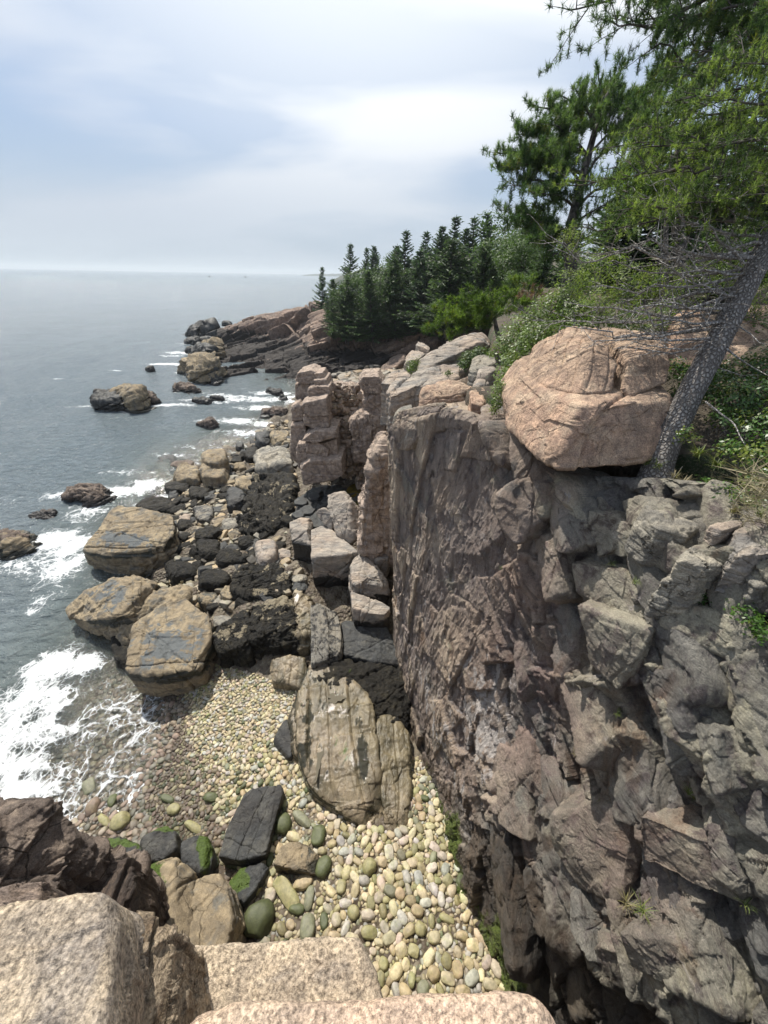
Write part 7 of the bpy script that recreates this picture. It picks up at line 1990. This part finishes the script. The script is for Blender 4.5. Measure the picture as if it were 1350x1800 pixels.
tuft('wiry green grass tuft growing on the flat pinkish ledge', 492, 1745, 1.66, .10, 46, 1, droop=.5)
for i, x in enumerate((392, 405, 418, 430)): tuft(['leftmost', 'second', 'third', 'rightmost'][i] + ' of four dry grass wisps at the lower edge of the flat ledge', x, 1800 + i * 3, 1.5, .09, 7, 50 + i, 'drygrass', .2)
for i, (x, y, t, ln, n, mt, lab) in enumerate([
    (1003, 1420, 4.75, .16, 40, 'grass', 'left grass tuft on the jutting nose of the near cliff'), (1027, 1432, 4.65, .18, 50, 'grass', 'right grass tuft on the jutting nose of the near cliff'), (1055, 1412, 4.7, .14, 24, 'drygrass', 'dry grass tuft right of the two green ones on the cliff nose'),
    (1100, 1590, 3.9, .22, 40, 'drygrass', 'dry drooping grass tuft low on the near cliff'), (1130, 1600, 3.8, .2, 26, 'grass', 'sparse green grass beside the dry drooping tuft'), (1210, 1395, 3.9, .16, 26, 'grass', 'grass tuft under the dark overhang right on the cliff'), (1310, 1590, 3.2, .16, 22, 'grass', 'thin grass tuft near the right edge low on the cliff'),
    (1085, 1255, 4.8, .1, 40, 'grass', 'bright green tuft in a cleft under the big shelf'), (1010, 1325, 5.1, .12, 20, 'drygrass', 'faint dry tuft left on the cliff under the shelf'), (1075, 993, 5.0, .12, 24, 'grass', 'small tuft on the left end of the upper ledge'), (1135, 988, 4.7, .12, 24, 'grass', 'small tuft in the middle of the upper ledge'), (1115, 1025, 4.7, .16, 22, 'grass', 'leafy tuft below the upper ledge'), (1250, 950, 4.0, .09, 20, 'grass', 'tiny tuft under the pale thin rim slab'),
    (1155, 820, 4.85, .22, 70, 'grass', 'fine green grass round the foot of the leaning trunk'), (1135, 815, 4.9, .18, 50, 'grass', 'fine green grass left of the trunk foot'), (1185, 840, 4.6, .16, 40, 'drygrass', 'dry grass right below the trunk foot'), (1225, 800, 4.4, .24, 70, 'grass', 'tall grass right of the leaning trunk'), (1260, 820, 4.2, .22, 60, 'grass', 'tall bright grass between the trunk and the right edge'),
    (1200, 850, 4.45, .18, 40, 'drygrass', 'dry grass on the bank under the trunk'), (1240, 885, 4.1, .16, 40, 'drygrass', 'dry grass on the edge of the bank'), (1290, 900, 3.9, .18, 40, 'drygrass', 'dry grass above the pale rim rock'), (1335, 905, 3.7, .2, 40, 'grass', 'green grass at the right edge above the rim rock'), (1170, 860, 4.6, .12, 30, 'drygrass', 'short dry grass at the upper edge of the cliff face'),
    (880, 1000, 6.3, .08, 14, 'grass', 'tiny tuft on the far cliff wall'), (1215, 1060, 3.5, .12, 24, 'drygrass', 'dry grass under the dark leafy plant'), (1330, 1115, 3.2, .16, 36, 'grass', 'grass at the right edge under the green plant')]):
    tuft(lab, x, y, t, ln, n, 60 + i, mt)
# bare white branch and twigs lying on the bank
for i, (L_, r_, lab) in enumerate([
    ([(1240, 706, 4.5), (1268, 728, 4.35), (1290, 745, 4.2), (1300, 765, 4.1), (1314, 790, 4.0)], .012, 'bare white forked branch hanging in the bayberry'), ([(1175, 843, 4.5), (1220, 846, 4.3), (1270, 852, 4.1), (1296, 858, 4.0)], .006, 'thin pale stick lying on the dry bank'),
    ([(1180, 845, 4.5), (1200, 820, 4.4)], .004, 'short pale twig standing on the dry bank')]):
    Pt = catmull(np.array([P(*p) for p in L_]), 16); V_, F_ = tube(Pt, np.linspace(r_, r_ * .3, 16), 6)
    b_ = Buf(); b_.add(V_, F_)
    tag(b_.build('fallen_branch', M['deadwood'], None, True, Pt[0]), lab, 'branch')
# dry litter of fine twigs on the bank
rs = np.random.RandomState(99); Bf = Buf()
n = 1500; px = rs.uniform(1130, 1400, n); py = rs.uniform(820, 925, n)
hh_ = []
for a, b in zip(px, py):
    p = P(a, b, 4.6)
    for _ in range(5): z_ = float(hill(p[0], p[1])[0]); p = G(a, b, max(z_, 9.3))
    hh_.append(p)
hh_ = np.array(hh_); d = rs.normal(size=(n, 3)) * (1, 1, .45) + (0, 0, .15)
blades(Bf, hh_ + (0, 0, .02), d, rs.uniform(.08, .26, n), .006, rs, rs.uniform(0, 1, n))
tag(Bf.build('plant_litter', M['drygrass'], None, True), 'tangled dry stems and needle litter covering the bank under the trunk', 'plant litter', kind='stuff')

# ------------------------------------------------------------------ far coast and vessels
q = N('far_coast'); pos = q.n('NewGeometry').outputs['Position']
M['far'] = q.done(q.bsdf(Base_Color=q.mix(q.rng(q.noise(pos, .05, 5), .4, .6), (.030, .045, .030), (.06, .07, .05)), Roughness=.95).outputs[0])
def coastm(name, L_, y, dep, seed):
    top = np.array([Yp(a, b, y) for a, b in L_]); top = catmull(top, 120); top[:, 2] += fbm(top * (.08, 0, 0), seed, 4) * (top[:, 2].max() * .12)
    top[:, 2] = np.maximum(top[:, 2], .3)
    rws = []
    for f, h_ in ((0, -.02), (.04, .45), (.3, .9), (.6, 1.0), (1, -.02)): r_ = top.copy(); r_[:, 1] += dep * f; r_[:, 2] = top[:, 2] * h_; rws.append(r_)
    V_ = np.concatenate(rws); tag(mesh(name, V_, gridfaces(5, 120), M['far']), kind='structure')
coastm('far_headland', [(580, 491), (588, 487), (597, 481), (610, 476), (640, 470), (700, 465)], 520, 150, 3)
coastm('distant_shore', [(530, 483), (545, 481.5), (575, 481), (620, 479), (700, 478)], 3000, 600, 4)
q = N('vessel_paint'); M['boat'] = q.done(q.bsdf(Base_Color=(.10, .10, .11), Roughness=.5).outputs[0])
q = N('vessel_cabin'); M['cabin'] = q.done(q.bsdf(Base_Color=(.30, .30, .31), Roughness=.5).outputs[0])
for (px, lab) in ((368, 'tiny dark fishing boat near the horizon'), (431, 'second tiny dark boat near the horizon, nearer the wood')):
    b = G(px, 486.5 if px == 368 else 487.5, 0); s = .9
    e = empty('fishing_boat', b, lab, 'boat')
    hull = np.array([(-4, -1.2, 1.3), (3, -1.2, 1.3), (5.4, 0, 2), (3, 1.2, 1.3), (-4, 1.2, 1.3), (-3.8, -.9, -.2), (3, -.8, -.2), (4.6, 0, -.2), (3, .8, -.2), (-3.8, .9, -.2)]) * s + b
    rock('hull', None, None, hull, M['boat'], res=12, k=30, chips=0, amp=0, parent=e)
    cb = np.array([(x, y_, z_) for x in (0, 2.2) for y_ in (-.8, .8) for z_ in (1.2, 3.4)]) * s + b
    rock('cabin', None, None, cb, M['cabin'], res=8, k=30, chips=0, amp=0, parent=e)
    V_, F_ = tube([b + (-.5, 0, 1.2), b + (-.5, 0, 7)], [.12, .08], 5); bb_ = Buf(); bb_.add(V_, F_); bb_.build('mast', M['boat'], e, True, b)

# ------------------------------------------------------------------ the air over the sea
hm = bmesh.new(); bmesh.ops.create_cube(hm, size=1.0)
for v_ in hm.verts: v_.co = Vector((v_.co.x * 18400, 5900 + v_.co.y * 12800, 31 + v_.co.z * 78))
me = bpy.data.meshes.new('haze'); hm.to_mesh(me); hm.free(); hz_o = bpy.data.objects.new('haze', me); C.objects.link(hz_o)
hmat = bpy.data.materials.new('haze_air'); hmat.use_nodes = True; ht = hmat.node_tree; ht.nodes.clear()
ho = ht.nodes.new('ShaderNodeOutputMaterial'); hv = ht.nodes.new('ShaderNodeVolumePrincipled')
hv.inputs['Color'].default_value = (.80, .88, .95, 1); hv.inputs['Density'].default_value = .00022; hv.inputs['Anisotropy'].default_value = .2
ht.links.new(hv.outputs[0], ho.inputs['Volume']); me.materials.append(hmat); tag(hz_o, 'pale sea haze over the water and the far coast', 'haze', kind='stuff')
